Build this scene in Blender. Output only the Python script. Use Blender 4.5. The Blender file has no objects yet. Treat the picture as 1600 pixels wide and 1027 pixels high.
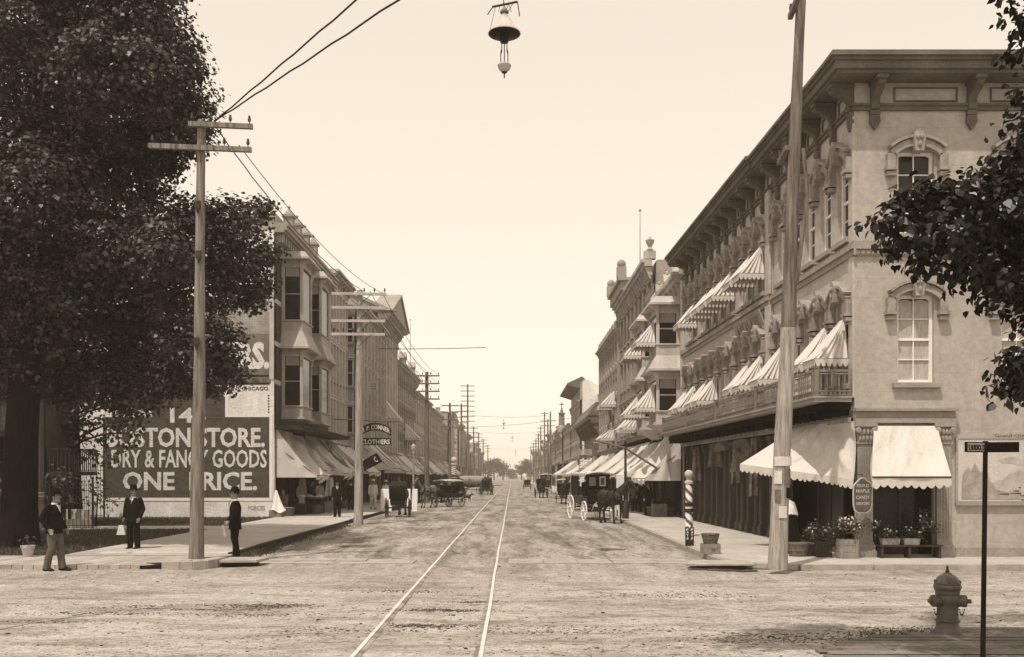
import bpy, bmesh, math, random
import numpy as np
from mathutils import Vector, Matrix, noise

rnd = random.Random(7)
C = bpy.context.scene.collection
SC = bpy.context.scene
R = math.radians
PI = math.pi
FPX = 1500.0          # focal length in photo pixels
HZ = 743.0            # horizon row
EYE = 2.1

# ------------------------------------------------------------------ camera, world, sun
cam_d = bpy.data.cameras.new('camera')
cam = bpy.data.objects.new('camera', cam_d)
C.objects.link(cam)
cam.location = (0, 0, EYE)
cam.rotation_euler = (R(90), 0, 0)
cam_d.sensor_width = 36
cam_d.lens = 36 * FPX / 1600
cam_d.shift_y = (HZ - 513.5) / 1600
cam_d.clip_start = 0.1
cam_d.clip_end = 4000
SC.camera = cam

SUN_EL = R(64)
SUN_DIR = Vector((0.50, 0.866, 0))          # the way the light travels over the ground
sun_d = bpy.data.lights.new('sun', 'SUN')
sun_d.energy = 3.4
sun_d.angle = R(0.6)
sun_d.color = (1.0, 0.92, 0.80)
sun = bpy.data.objects.new('sun', sun_d)
C.objects.link(sun)
tr = Vector((SUN_DIR.x * math.cos(SUN_EL), SUN_DIR.y * math.cos(SUN_EL), -math.sin(SUN_EL)))
sun.rotation_euler = tr.to_track_quat('-Z', 'Y').to_euler()
sun.location = (-20, -30, 60)

world = bpy.data.worlds.new('World')
SC.world = world
world.use_nodes = True
nt = world.node_tree
nt.nodes.clear()
w_out = nt.nodes.new('ShaderNodeOutputWorld')
w_bg = nt.nodes.new('ShaderNodeBackground')
w_sky = nt.nodes.new('ShaderNodeTexSky')
w_sky.sky_type = 'NISHITA'
w_sky.sun_disc = False
w_sky.sun_elevation = SUN_EL
w_sky.sun_rotation = math.atan2(-SUN_DIR.x, -SUN_DIR.y)
w_sky.air_density = 1.6
w_sky.dust_density = 1.0
w_bw = nt.nodes.new('ShaderNodeRGBToBW')
w_pow = nt.nodes.new('ShaderNodeMath'); w_pow.operation = 'POWER'; w_pow.inputs[1].default_value = 0.30
w_mul = nt.nodes.new('ShaderNodeMath'); w_mul.operation = 'MULTIPLY'; w_mul.inputs[1].default_value = 4.35
w_tint = nt.nodes.new('ShaderNodeMix'); w_tint.data_type = 'RGBA'; w_tint.blend_type = 'MULTIPLY'
w_tint.inputs[0].default_value = 1.0
w_tint.inputs[7].default_value = (1.0, 0.888, 0.74, 1)     # the print's warm paper tone
nt.links.new(w_sky.outputs[0], w_bw.inputs[0])
nt.links.new(w_bw.outputs[0], w_pow.inputs[0])
nt.links.new(w_pow.outputs[0], w_mul.inputs[0])
nt.links.new(w_mul.outputs[0], w_tint.inputs[6])
nt.links.new(w_tint.outputs[2], w_bg.inputs['Color'])
w_bg.inputs['Strength'].default_value = 0.145
nt.links.new(w_bg.outputs[0], w_out.inputs['Surface'])

SC.view_settings.view_transform = 'Standard'
SC.view_settings.look = 'None'
SC.view_settings.gamma = 1
SC.view_settings.exposure = 0.10
SC.render.engine = 'CYCLES'
SC.cycles.max_bounces = 5
SC.cycles.diffuse_bounces = 3
SC.cycles.transparent_max_bounces = 8
SC.cycles.volume_bounces = 1

# ------------------------------------------------------------------ pixel -> world
def at(px, py, Y):
    return Vector(((px - 800) / FPX * Y, Y, EYE + (HZ - py) / FPX * Y))

def gnd(px, py, z=0.0):
    Y = (EYE - z) * FPX / (py - HZ)
    return Vector(((px - 800) / FPX * Y, Y, z))

# ------------------------------------------------------------------ materials (sepia procedural)
def sep(g, a=1.0):
    g = max(0.0, g)
    k = min(1.0, g) ** 0.5
    return (g * 1.02, g * (0.83 + 0.15 * k), g * (0.64 + 0.32 * k), a)

MATS = {}
def mat(key, g, var=0.25, scale=2.0, rough=0.85, bump=0.15, bscale=25.0, kind=None, stretch=(1, 1, 1), stain=0.0, **kw):
    if key in MATS: return MATS[key]
    m = bpy.data.materials.new(key)
    m.use_nodes = True
    t = m.node_tree; N = t.nodes; L = t.links
    b = N['Principled BSDF']
    b.inputs['Roughness'].default_value = rough
    b.inputs['Specular IOR Level'].default_value = kw.get('spec', 0.08)
    if kw.get('metal'): b.inputs['Metallic'].default_value = kw['metal']
    geo = N.new('ShaderNodeNewGeometry')
    mp = N.new('ShaderNodeMapping'); mp.inputs['Scale'].default_value = stretch
    L.new(geo.outputs['Position'], mp.inputs['Vector'])
    def nz(sc, det=6.0, src=mp.outputs[0], ro=0.6):
        n = N.new('ShaderNodeTexNoise'); n.inputs['Scale'].default_value = sc
        n.inputs['Detail'].default_value = det; n.inputs['Roughness'].default_value = ro
        L.new(src, n.inputs['Vector']); return n.outputs['Fac']
    def ramp(src, p0, c0, p1, c1, ip='LINEAR'):
        r = N.new('ShaderNodeValToRGB'); r.color_ramp.interpolation = ip
        e = r.color_ramp.elements
        e[0].position = p0; e[0].color = c0; e[1].position = p1; e[1].color = c1
        L.new(src, r.inputs[0]); return r.outputs[0]
    def mixc(f, a, bb, mode='MIX'):
        x = N.new('ShaderNodeMix'); x.data_type = 'RGBA'; x.blend_type = mode
        if isinstance(f, float): x.inputs[0].default_value = f
        else: L.new(f, x.inputs[0])
        for i, s in ((6, a), (7, bb)):
            if isinstance(s, tuple): x.inputs[i].default_value = s
            else: L.new(s, x.inputs[i])
        return x.outputs[2]
    col = ramp(nz(scale), 0.3, sep(g * (1 - var)), 0.7, sep(g * (1 + var)))
    fine = ramp(nz(scale * 14, 3.0), 0.3, (0.78, 0.78, 0.78, 1), 0.7, (1.15, 1.15, 1.15, 1))
    col = mixc(min(1.0, 0.6 + var), col, fine, 'MULTIPLY')
    hgt = nz(bscale, 4.0)
    if kind in ('brick', 'block', 'plank', 'flag'):
        sx = N.new('ShaderNodeSeparateXYZ'); L.new(geo.outputs['Position'], sx.inputs[0])
        ad = N.new('ShaderNodeMath'); ad.operation = 'ADD'
        cb = N.new('ShaderNodeCombineXYZ')
        if kind in ('plank', 'flag'):
            L.new(sx.outputs[0], cb.inputs[0]); L.new(sx.outputs[1], cb.inputs[1])
        else:
            L.new(sx.outputs[0], ad.inputs[0]); L.new(sx.outputs[1], ad.inputs[1])
            L.new(ad.outputs[0], cb.inputs[0]); L.new(sx.outputs[2], cb.inputs[1])
        bt = N.new('ShaderNodeTexBrick'); L.new(cb.outputs[0], bt.inputs['Vector'])
        bw, bh, ms = kw.get('brick', (0.24, 0.08, 0.012))
        bt.inputs['Scale'].default_value = 1.0
        bt.inputs['Brick Width'].default_value = bw
        bt.inputs['Row Height'].default_value = bh
        bt.inputs['Mortar Size'].default_value = ms
        bt.inputs['Mortar Smooth'].default_value = 0.3
        v = kw.get('bvar', 0.16)
        bt.inputs['Color1'].default_value = (1 - v, 1 - v, 1 - v, 1)
        bt.inputs['Color2'].default_value = (1 + v * .6, 1 + v * .6, 1 + v * .6, 1)
        mo = kw.get('mortar', 1.35)
        bt.inputs['Mortar'].default_value = (mo, mo, mo, 1)
        col = mixc(1.0, col, bt.outputs['Color'], 'MULTIPLY')
    if stain:
        mp2 = N.new('ShaderNodeMapping'); mp2.inputs['Scale'].default_value = (1, 1, 0.12)
        L.new(geo.outputs['Position'], mp2.inputs['Vector'])
        s = ramp(nz(1.6, 5.0, mp2.outputs[0]), 0.42, (1 - stain,) * 3 + (1,), 0.62, (1, 1, 1, 1))
        col = mixc(1.0, col, s, 'MULTIPLY')
    L.new(col, b.inputs['Base Color'])
    if bump:
        bp = N.new('ShaderNodeBump'); bp.inputs['Strength'].default_value = bump
        bp.inputs['Distance'].default_value = kw.get('bdist', 0.02)
        L.new(hgt, bp.inputs['Height']); L.new(bp.outputs[0], b.inputs['Normal'])
    MATS[key] = m
    m['_n'] = 1
    return m

def leaf_mat(key, g, tg):
    m = mat(key, g, 0.5, 1.3, 0.42, 0, spec=0.30)
    t = m.node_tree; N = t.nodes; L = t.links
    b = N['Principled BSDF']; out = [n for n in N if n.type == 'OUTPUT_MATERIAL'][0]
    tl = N.new('ShaderNodeBsdfTranslucent'); tl.inputs[0].default_value = sep(tg)
    mx = N.new('ShaderNodeMixShader'); mx.inputs[0].default_value = 0.12
    L.new(b.outputs[0], mx.inputs[1]); L.new(tl.outputs[0], mx.inputs[2]); L.new(mx.outputs[0], out.inputs[0])
    return m

def road_mat():
    m = mat('dirt_road', 0.50, 0.12, 0.35, 0.95, 0.6, 8.0, bdist=0.05)
    t = m.node_tree; N = t.nodes; L = t.links
    b = N['Principled BSDF']
    base = b.inputs['Base Color'].links[0].from_socket
    geo = N.new('ShaderNodeNewGeometry')
    sx = N.new('ShaderNodeSeparateXYZ'); L.new(geo.outputs['Position'], sx.inputs[0])
    wn = N.new('ShaderNodeTexNoise'); wn.inputs['Scale'].default_value = 0.45; wn.inputs['Detail'].default_value = 3
    L.new(geo.outputs['Position'], wn.inputs['Vector'])
    wv = N.new('ShaderNodeVectorMath'); wv.operation = 'MULTIPLY_ADD'; wv.inputs[1].default_value = (1.3, 1.3, 0)
    L.new(wn.outputs['Color'], wv.inputs[0]); L.new(geo.outputs['Position'], wv.inputs[2])
    def zone(y0, y1):       # 0..1 across the mouth of the crossing
        r = N.new('ShaderNodeMapRange'); r.inputs['From Min'].default_value = y0; r.inputs['From Max'].default_value = y1
        L.new(sx.outputs[1], r.inputs['Value']); return r.outputs[0]
    up_street, crossing = zone(17, 26), zone(24, 16)
    def layer(base, stretch, scale, lo, hi, dark, det=7.0, ro=0.65, fac=None):
        mp = N.new('ShaderNodeMapping'); mp.inputs['Scale'].default_value = stretch
        L.new(wv.outputs[0], mp.inputs['Vector'])
        n = N.new('ShaderNodeTexNoise'); n.inputs['Scale'].default_value = scale
        n.inputs['Detail'].default_value = det; n.inputs['Roughness'].default_value = ro
        L.new(mp.outputs[0], n.inputs['Vector'])
        r = N.new('ShaderNodeValToRGB'); e = r.color_ramp.elements
        e[0].position = lo; e[0].color = (1, 1, 1, 1); e[1].position = hi; e[1].color = (dark, dark * .97, dark * .93, 1)
        L.new(n.outputs['Fac'], r.inputs[0])
        x = N.new('ShaderNodeMix'); x.data_type = 'RGBA'; x.blend_type = 'MULTIPLY'; x.inputs[0].default_value = 1
        if fac is not None: L.new(fac, x.inputs[0])
        L.new(base, x.inputs[6]); L.new(r.outputs[0], x.inputs[7]); return x.outputs[2]
    base = layer(base, (1.0, 0.09, 1), 1.5, 0.42, 0.62, 0.58, 4.0, .5, fac=up_street)        # ruts running up the street
    base = layer(base, (1.0, 0.05, 1), 6.0, 0.46, 0.60, 0.66, 4.0, fac=up_street)   # finer wheel lines
    base = layer(base, (0.22, 1.0, 1), 1.7, 0.46, 0.66, 0.58, 6.0, .62, crossing)   # streaks of the cross street
    base = layer(base, (1, 1, 1), 0.35, 0.47, 0.70, 0.70, 6.0, 0.62)   # damp and trodden patches
    base = layer(base, (.6, 1, 1), 8.0, 0.54, 0.62, 0.36, 7.0, 0.82)   # clods and dung
    base = layer(base, (.7, 1, 1), 34.0, 0.52, 0.61, 0.42, 3.0, 0.75)  # grit
    base = layer(base, (.7, 1, 1), 100.0, 0.50, 0.62, 0.55, 2.0, 0.7)  # sand grain
    L.new(base, b.inputs['Base Color'])
    return m

M = dict(
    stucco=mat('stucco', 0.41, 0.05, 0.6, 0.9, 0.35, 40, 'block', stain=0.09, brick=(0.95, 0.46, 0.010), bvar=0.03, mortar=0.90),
    stucco_side=None,
    trim=mat('trim_paint', 0.33, 0.14, 1.2, 0.75, 0.15, 30, stain=0.14),
    cornice=mat('cornice_paint_with_shade', 0.15, 0.18, 1.0, 0.8, 0.2, 30, stain=0.2),  # tone lowered so the soffit's shade lies in the paint colour
    paletrim=mat('pale_trim_paint', 0.46, 0.16, 1.2, 0.8, 0.2, 30, stain=0.2),
    carve=mat('carved_stone', 0.30, 0.25, 6.0, 0.9, 0.4, 22),
    white=mat('white_paint', 0.82, 0.06, 2.0, 0.6, 0.1, 30),
    offwhite=mat('dull_white_paint', 0.55, 0.12, 1.5, 0.75, 0.15, 30, stain=0.15),
    glass=mat('window_glass', 0.018, 0.5, 1.0, 0.14, 0.04, 3, spec=0.3),
    shopglass=mat('shop_dark_glass', 0.006, 0.5, 1.0, 0.25, 0.0, 3, spec=0.25),
    curtain=mat('lace_curtain', 0.42, 0.2, 5.0, 0.9, 0.2, 14, stretch=(4, 4, 1)),
    blind=mat('window_blind', 0.30, 0.1, 2.0, 0.9, 0.05, 20),
    canvas=mat('awning_canvas', 0.58, 0.07, 2.2, 0.85, 0.18, 6, bdist=0.03),
    stripe=mat('awning_stripe', 0.17, 0.15, 2.0, 0.85, 0.15, 6),
    canvas2=mat('grey_awning_canvas', 0.60, 0.14, 1.4, 0.85, 0.2, 6, stain=0.12),
    darkpaint=mat('dark_paint', 0.035, 0.3, 2.0, 0.6, 0.1, 30),
    black=mat('black_enamel', 0.012, 0.3, 3.0, 0.4, 0.05, 30),
    interior=mat('shop_interior_shade', 0.008, 0.6, 1.5, 0.95, 0.1, 10),  # near-black tone puts the shade of recesses into the colour
    wood=mat('dark_stained_wood', 0.05, 0.35, 2.0, 0.8, 0.2, 30, stretch=(1, 1, .15)),
    postwood=mat('shop_post_wood', 0.085, 0.35, 2.0, 0.75, 0.2, 30, stretch=(1, 1, .15)),
    polewood=mat('weathered_pole', 0.17, 0.55, 5.0, 0.9, 0.7, 16, stretch=(3, 3, .22), bdist=0.03),
    polegrey=mat('grey_weathered_pole', 0.20, 0.60, 5.0, 0.9, 0.7, 16, stretch=(3, 3, .22), bdist=0.03),
    polepale=mat('pale_peeled_pole', 0.36, 0.50, 5.0, 0.9, 0.7, 16, stretch=(3, 3, .22), bdist=0.03),
    crate=mat('crate_wood', 0.25, 0.22, 5.0, 0.85, 0.3, 30),
    whitebrick=mat('whitewashed_brick', 0.82, 0.13, 0.8, 0.9, 0.3, 30, 'brick', stain=0.10, bvar=0.10, mortar=0.93),
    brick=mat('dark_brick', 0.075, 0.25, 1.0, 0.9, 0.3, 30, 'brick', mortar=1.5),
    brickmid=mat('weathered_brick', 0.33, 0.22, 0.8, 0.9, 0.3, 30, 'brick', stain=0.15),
    bricklight=mat('pale_brick', 0.40, 0.18, 0.8, 0.9, 0.3, 30, 'brick', stain=0.15, mortar=1.15),
    stone=mat('kerb_stone', 0.36, 0.22, 2.5, 0.9, 0.4, 22),
    concrete=mat('sidewalk_flags', 0.43, 0.14, 0.7, 0.9, 0.3, 30, 'flag', brick=(1.5, 1.2, 0.012), bvar=0.05, mortar=0.72),
    planks=mat('board_walk', 0.40, 0.2, 2.0, 0.85, 0.4, 25, 'flag', brick=(0.24, 3.4, 0.012), bvar=0.18, mortar=0.35),
    planks_dark=mat('old_board_walk', 0.20, 0.3, 2.0, 0.85, 0.5, 25, 'flag', brick=(3.0, 0.2, 0.012), bvar=0.22, mortar=0.3),
    soil=mat('soil', 0.07, 0.4, 2.0, 0.95, 0.6, 12),
    signdark=mat('painted_sign_ground', 0.085, 0.28, 3.0, 0.9, 0.3, 30, 'brick', bvar=0.12, mortar=1.25),
    signgrey=mat('faded_sign_ground', 0.17, 0.2, 1.2, 0.9, 0.3, 30, 'brick', bvar=0.08, mortar=1.15),
    rail=mat('worn_rail', 0.62, 0.3, 3.0, 0.5, 0.1, 20, spec=0.3),
    iron=mat('dark_iron', 0.03, 0.3, 4.0, 0.55, 0.15, 40, spec=0.4),
    ironpale=mat('painted_iron', 0.20, 0.25, 4.0, 0.6, 0.2, 40),
    hydrant=mat('hydrant_paint', 0.10, 0.3, 5.0, 0.5, 0.3, 40, spec=0.4),
    roof=mat('tin_roof', 0.16, 0.2, 1.0, 0.7, 0.2, 20),
    bark=mat('bark', 0.012, 0.5, 5.0, 0.95, 0.9, 14, stretch=(3, 3, .4), bdist=0.06),
    cloth=mat('dark_wool', 0.009, 0.4, 6.0, 0.95, 0.3, 60),
    trouser=mat('grey_trouser_wool', 0.12, 0.25, 6.0, 0.95, 0.3, 60),
    palecloth=mat('pale_linen', 0.58, 0.14, 6.0, 0.95, 0.3, 40),
    midcloth=mat('grey_tweed', 0.16, 0.3, 8.0, 0.95, 0.3, 60),
    skin=mat('skin', 0.26, 0.12, 9.0, 0.6, 0.1, 60),
    hair=mat('dark_hair', 0.015, 0.4, 20.0, 0.7, 0.4, 80),
    hide=mat('bay_horse_coat', 0.018, 0.4, 4.0, 0.55, 0.15, 60, spec=0.35),
    hidegrey=mat('grey_horse_coat', 0.16, 0.3, 4.0, 0.6, 0.15, 60),
    leather=mat('harness_leather', 0.012, 0.3, 4.0, 0.5, 0.1, 40),
    buggy=mat('buggy_enamel', 0.012, 0.3, 3.0, 0.4, 0.05, 20, spec=0.2),
    basket=mat('basket_weave', 0.17, 0.35, 14.0, 0.9, 0.8, 45),
    paper=mat('pasted_paper', 0.62, 0.15, 9.0, 0.9, 0.1, 30),
    flower=mat('flower_petals', 0.62, 0.3, 25.0, 0.8, 0.0),
    fringe=mat('hanging_goods', 0.20, 0.6, 3.0, 0.95, 0.3, 30),
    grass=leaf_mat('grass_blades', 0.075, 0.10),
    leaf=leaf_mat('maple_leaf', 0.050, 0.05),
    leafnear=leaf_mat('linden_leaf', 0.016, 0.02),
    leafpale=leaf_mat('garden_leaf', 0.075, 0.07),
    leaffar=leaf_mat('far_leaf', 0.055, 0.06),
    road=road_mat(),
    damp=mat('damp_earth', 0.26, 0.5, 3.0, 0.95, 0.9, 14, bdist=0.04),
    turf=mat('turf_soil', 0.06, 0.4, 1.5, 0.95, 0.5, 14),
)
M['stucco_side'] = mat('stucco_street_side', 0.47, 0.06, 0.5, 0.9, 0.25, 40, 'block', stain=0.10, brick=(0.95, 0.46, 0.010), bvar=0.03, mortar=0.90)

# ------------------------------------------------------------------ mesh builder
class Frame:
    """a wall line: t runs along it, n out of it, z up"""
    def __init__(s, o, d):
        s.o = Vector((o[0], o[1], 0)); s.d = Vector((d[0], d[1], 0)).normalized()
        s.n = None
    def out(s, n): s.n = Vector((n[0], n[1], 0)).normalized(); return s
    def P(s, t, n, z): return s.o + s.d * t + s.n * n + Vector((0, 0, z))

class MB:
    def __init__(s, m=None):
        s.v = []; s.f = []; s.mi = []; s.sm = []; s.mats = []
        s.cur = 0
        if m is not None: s.use(m)
    def use(s, m):
        if m not in s.mats: s.mats.append(m)
        s.cur = s.mats.index(m); return s
    def add(s, vs, fs, smooth=False):
        o = len(s.v)
        s.v.extend([tuple(v) for v in vs])
        for f in fs:
            s.f.append([i + o for i in f]); s.mi.append(s.cur); s.sm.append(smooth)
        return s
    BF = [(0, 3, 2, 1), (4, 5, 6, 7), (0, 1, 5, 4), (1, 2, 6, 5), (2, 3, 7, 6), (3, 0, 4, 7)]
    def box(s, x0, x1, y0, y1, z0, z1):
        return s.add([(x0, y0, z0), (x1, y0, z0), (x1, y1, z0), (x0, y1, z0), (x0, y0, z1), (x1, y0, z1), (x1, y1, z1), (x0, y1, z1)], s.BF)
    def hexa(s, p): return s.add(p, s.BF)
    def fbox(s, F, t0, t1, n0, n1, z0, z1):
        return s.add([F.P(t0, n0, z0), F.P(t1, n0, z0), F.P(t1, n1, z0), F.P(t0, n1, z0), F.P(t0, n0, z1), F.P(t1, n0, z1), F.P(t1, n1, z1), F.P(t0, n1, z1)], s.BF)
    def obox(s, c, size, rot=(0, 0, 0)):
        from mathutils import Euler
        m = Euler(rot).to_matrix(); c = Vector(c); a, b, d = size[0] / 2, size[1] / 2, size[2] / 2
        q = [(-a, -b, -d), (a, -b, -d), (a, b, -d), (-a, b, -d), (-a, -b, d), (a, -b, d), (a, b, d), (-a, b, d)]
        return s.add([c + m @ Vector(p) for p in q], s.BF)
    def bar(s, p, q, w, h, up=(0, 0, 1)):
        p = Vector(p); q = Vector(q); d = (q - p).normalized(); u = Vector(up)
        r = d.cross(u)
        if r.length < 1e-5: r = d.cross(Vector((1, 0, 0)))
        r.normalize(); u = r.cross(d).normalized()
        r = r * w / 2; u = u * h / 2
        return s.add([p - r - u, p + r - u, p + r + u, p - r + u, q - r - u, q + r - u, q + r + u, q - r + u],
                     [(0, 1, 2, 3), (7, 6, 5, 4), (0, 4, 5, 1), (1, 5, 6, 2), (2, 6, 7, 3), (3, 7, 4, 0)])
    def tube(s, pts, r, n=8, caps=True, sq=None, ref=None):
        pts = [Vector(p) for p in pts]
        if not isinstance(r, (list, tuple)): r = [r] * len(pts)
        vs = []; fs = []; ref = Vector(ref) if ref is not None else None
        for i, p in enumerate(pts):
            d = (pts[min(i + 1, len(pts) - 1)] - pts[max(i - 1, 0)])
            if d.length < 1e-9: d = Vector((0, 0, 1))
            d.normalize()
            if ref is None: ref = d.orthogonal().normalized()
            a = ref - d * ref.dot(d)
            if a.length < 1e-6: a = d.orthogonal()
            a.normalize(); b = d.cross(a); ref = a
            rr = r[i]
            ra, rb = (rr if isinstance(rr, tuple) else (rr, rr))
            for k in range(n):
                w = 2 * PI * k / n
                vs.append(p + a * (ra * math.cos(w)) + b * (rb * math.sin(w)))
        for i in range(len(pts) - 1):
            for k in range(n):
                k2 = (k + 1) % n
                fs.append((i * n + k, i * n + k2, (i + 1) * n + k2, (i + 1) * n + k))
        s.add(vs, fs, True)
        if caps:
            o = len(s.v) - len(vs)
            s.f.append([o + k for k in range(n)][::-1]); s.mi.append(s.cur); s.sm.append(False)
            s.f.append([o + (len(pts) - 1) * n + k for k in range(n)]); s.mi.append(s.cur); s.sm.append(False)
        return s
    def lathe(s, prof, c=(0, 0, 0), n=14, mx=None, sx=1.0, sy=1.0):
        c = Vector(c); vs = []; fs = []
        for (r, z) in prof:
            for k in range(n):
                w = 2 * PI * k / n
                p = Vector((r * math.cos(w) * sx, r * math.sin(w) * sy, z))
                if mx is not None: p = mx @ p
                vs.append(c + p)
        for i in range(len(prof) - 1):
            for k in range(n):
                k2 = (k + 1) % n
                fs.append((i * n + k, i * n + k2, (i + 1) * n + k2, (i + 1) * n + k))
        s.add(vs, fs, True)
        o = len(s.v) - len(vs)
        for base, rev in ((0, True), ((len(prof) - 1) * n, False)):
            f = [o + base + k for k in range(n)]
            s.f.append(f[::-1] if rev else f); s.mi.append(s.cur); s.sm.append(False)
        return s
    def ball(s, c, r, n=10, m=7):
        rx, ry, rz = r if isinstance(r, tuple) else (r, r, r)
        prof = [(max(1e-4, math.sin(PI * i / m)), -math.cos(PI * i / m)) for i in range(m + 1)]
        c = Vector(c); vs = []; fs = []
        for (q, z) in prof:
            for k in range(n):
                w = 2 * PI * k / n
                vs.append(c + Vector((q * math.cos(w) * rx, q * math.sin(w) * ry, z * rz)))
        for i in range(m):
            for k in range(n):
                k2 = (k + 1) % n
                fs.append((i * n + k, i * n + k2, (i + 1) * n + k2, (i + 1) * n + k))
        return s.add(vs, fs, True)
    def prism(s, pts, vec):
        pts = [Vector(p) for p in pts]; vec = Vector(vec); n = len(pts)
        fs = [tuple(range(n))[::-1], tuple(range(n, 2 * n))] + [(i, (i + 1) % n, n + (i + 1) % n, n + i) for i in range(n)]
        return s.add(pts + [p + vec for p in pts], fs)
    def sheet(s, fn, nu, nv, th, smooth=True):
        """a cloth: fn(u,v) -> point, given thickness along th"""
        th = Vector(th); vs = []; fs = []
        for j in range(nv + 1):
            for i in range(nu + 1): vs.append(Vector(fn(i / nu, j / nv)))
        k = len(vs); w = nu + 1
        vs += [p - th for p in vs[:k]]
        for j in range(nv):
            for i in range(nu):
                a = j * w + i
                fs.append((a, a + 1, a + w + 1, a + w)); fs.append((k + a, k + a + w, k + a + w + 1, k + a + 1))
        for i in range(nu):
            for a in (i, nv * w + i): fs.append((a, a + 1, k + a + 1, k + a))
        for j in range(nv):
            for a in (j * w, j * w + nu): fs.append((a, a + w, k + a + w, k + a))
        return s.add(vs, fs, smooth)
    def merge(s, o, off=(0, 0, 0), mx=None):
        off = Vector(off); b = len(s.v)
        s.v.extend([tuple((mx @ Vector(v) if mx is not None else Vector(v)) + off) for v in o.v])
        for f, mi, sm in zip(o.f, o.mi, o.sm):
            m = o.mats[mi]
            if m not in s.mats: s.mats.append(m)
            s.f.append([i + b for i in f]); s.mi.append(s.mats.index(m)); s.sm.append(sm)
        return s

WORLD = {}
def mesh_data(name, mb, origin=(0, 0, 0), recalc=True):
    me = bpy.data.meshes.new(name)
    ox, oy, oz = origin
    me.from_pydata([(x - ox, y - oy, z - oz) for x, y, z in mb.v], [], mb.f)
    for m in mb.mats: me.materials.append(m)
    me.polygons.foreach_set('material_index', mb.mi)
    me.polygons.foreach_set('use_smooth', mb.sm)
    if recalc:
        bm = bmesh.new(); bm.from_mesh(me)
        bmesh.ops.recalc_face_normals(bm, faces=bm.faces)
        bm.to_mesh(me); bm.free()
    me.update()
    if any(mb.sm): me.set_sharp_from_angle(angle=R(42))
    return me

def obj(name, mb, parent=None, origin=None, recalc=True, bevel=0.0):
    """link mb (world coordinates) as ONE mesh object"""
    if parent is not None: pw = WORLD[parent.name]
    else: pw = Vector((0, 0, 0))
    if origin is None:
        if parent is not None: origin = pw
        else:
            a = np.array(mb.v); origin = ((a[:, 0].min() + a[:, 0].max()) / 2, (a[:, 1].min() + a[:, 1].max()) / 2, a[:, 2].min())
    origin = Vector(origin)
    o = bpy.data.objects.new(name, mesh_data(name, mb, origin, recalc))
    C.objects.link(o)
    if parent is not None: o.parent = parent
    o.location = origin - pw
    WORLD[o.name] = origin
    if bevel:
        bv = o.modifiers.new('bevel', 'BEVEL'); bv.width = bevel; bv.segments = 1; bv.limit_method = 'ANGLE'; bv.angle_limit = R(50)
    return o

def tag(o, label, cat, group=None):
    o['label'] = label; o['category'] = cat
    if group: o['group'] = group
    return o

def thing(name, label, cat, loc=(0, 0, 0), group=None):
    o = bpy.data.objects.new(name, None); C.objects.link(o)
    o.empty_display_size = 0.3
    o.location = loc; WORLD[o.name] = Vector(loc)
    return tag(o, label, cat, group)

def struct(name, mb, kind='structure', origin=(0, 0, 0), recalc=True):
    o = obj(name, mb, None, origin, recalc); o['kind'] = kind; return o

def kids(o): return [c for c in C.objects if c.parent == o]

def dup(o, loc=None, rz=None, label=None, group=None, sc=None, parent=None):
    c = o.copy(); C.objects.link(c)
    if parent is not None: c.parent = parent
    if loc is not None: c.location = loc
    if rz is not None: c.rotation_euler = (0, 0, rz)
    if sc is not None: c.scale = (sc, sc, sc)
    if label: c['label'] = label
    if group: c['group'] = group
    WORLD[c.name] = Vector(c.location)
    for ch in list(o.children):
        dup(ch, parent=c)
    return c

def text_mb(mb, s, place, height, width=None, bold=0.0, depth=0.012, align='C', space=1.0):
    """lettering as raised shapes. place(x, y, d) -> world point, x centred, y from 0 (base line) to height"""
    cu = bpy.data.curves.new('lettering_curve', 'FONT')
    cu.body = s; cu.size = 1.0; cu.offset = bold; cu.extrude = 0.5; cu.resolution_u = 2; cu.space_character = space
    o = bpy.data.objects.new('lettering_curve', cu)
    me = bpy.data.meshes.new_from_object(o)
    n = len(me.vertices)
    co = np.zeros(n * 3); me.vertices.foreach_get('co', co); co = co.reshape(-1, 3)
    x0, x1 = co[:, 0].min(), co[:, 0].max()
    cap = 0.73
    sy = height / cap; sx = sy if width is None else width / (x1 - x0)
    sh = (x0 + x1) / 2 if align == 'C' else x0
    vs = [place((p[0] - sh) * sx, p[1] * sy, (p[2] + 0.5) * depth) for p in co]
    mb.add(vs, [tuple(p.vertices) for p in me.polygons])
    bpy.data.objects.remove(o); bpy.data.curves.remove(cu); bpy.data.meshes.remove(me)
    return mb

def remesh(mb, voxel, smooth=3, name='body'):
    """fuse overlapping closed shapes into one continuous skin"""
    me = mesh_data(name, mb)
    o = bpy.data.objects.new('remesh_tmp', me); C.objects.link(o)
    md = o.modifiers.new('r', 'REMESH'); md.mode = 'VOXEL'; md.voxel_size = voxel
    sm = o.modifiers.new('s', 'SMOOTH'); sm.iterations = smooth; sm.factor = 0.5
    bpy.context.view_layer.update()
    dg = bpy.context.evaluated_depsgraph_get()
    r = bpy.data.meshes.new_from_object(o.evaluated_get(dg), depsgraph=dg)
    bpy.data.objects.remove(o); bpy.data.meshes.remove(me)
    r.name = name
    r.polygons.foreach_set('use_smooth', [True] * len(r.polygons))
    return r

def mobj(name, me, parent, m):
    me.materials.clear(); me.materials.append(m)
    o = bpy.data.objects.new(name, me); C.objects.link(o); o.parent = parent
    WORLD[o.name] = Vector((0, 0, 0))
    return o
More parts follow.
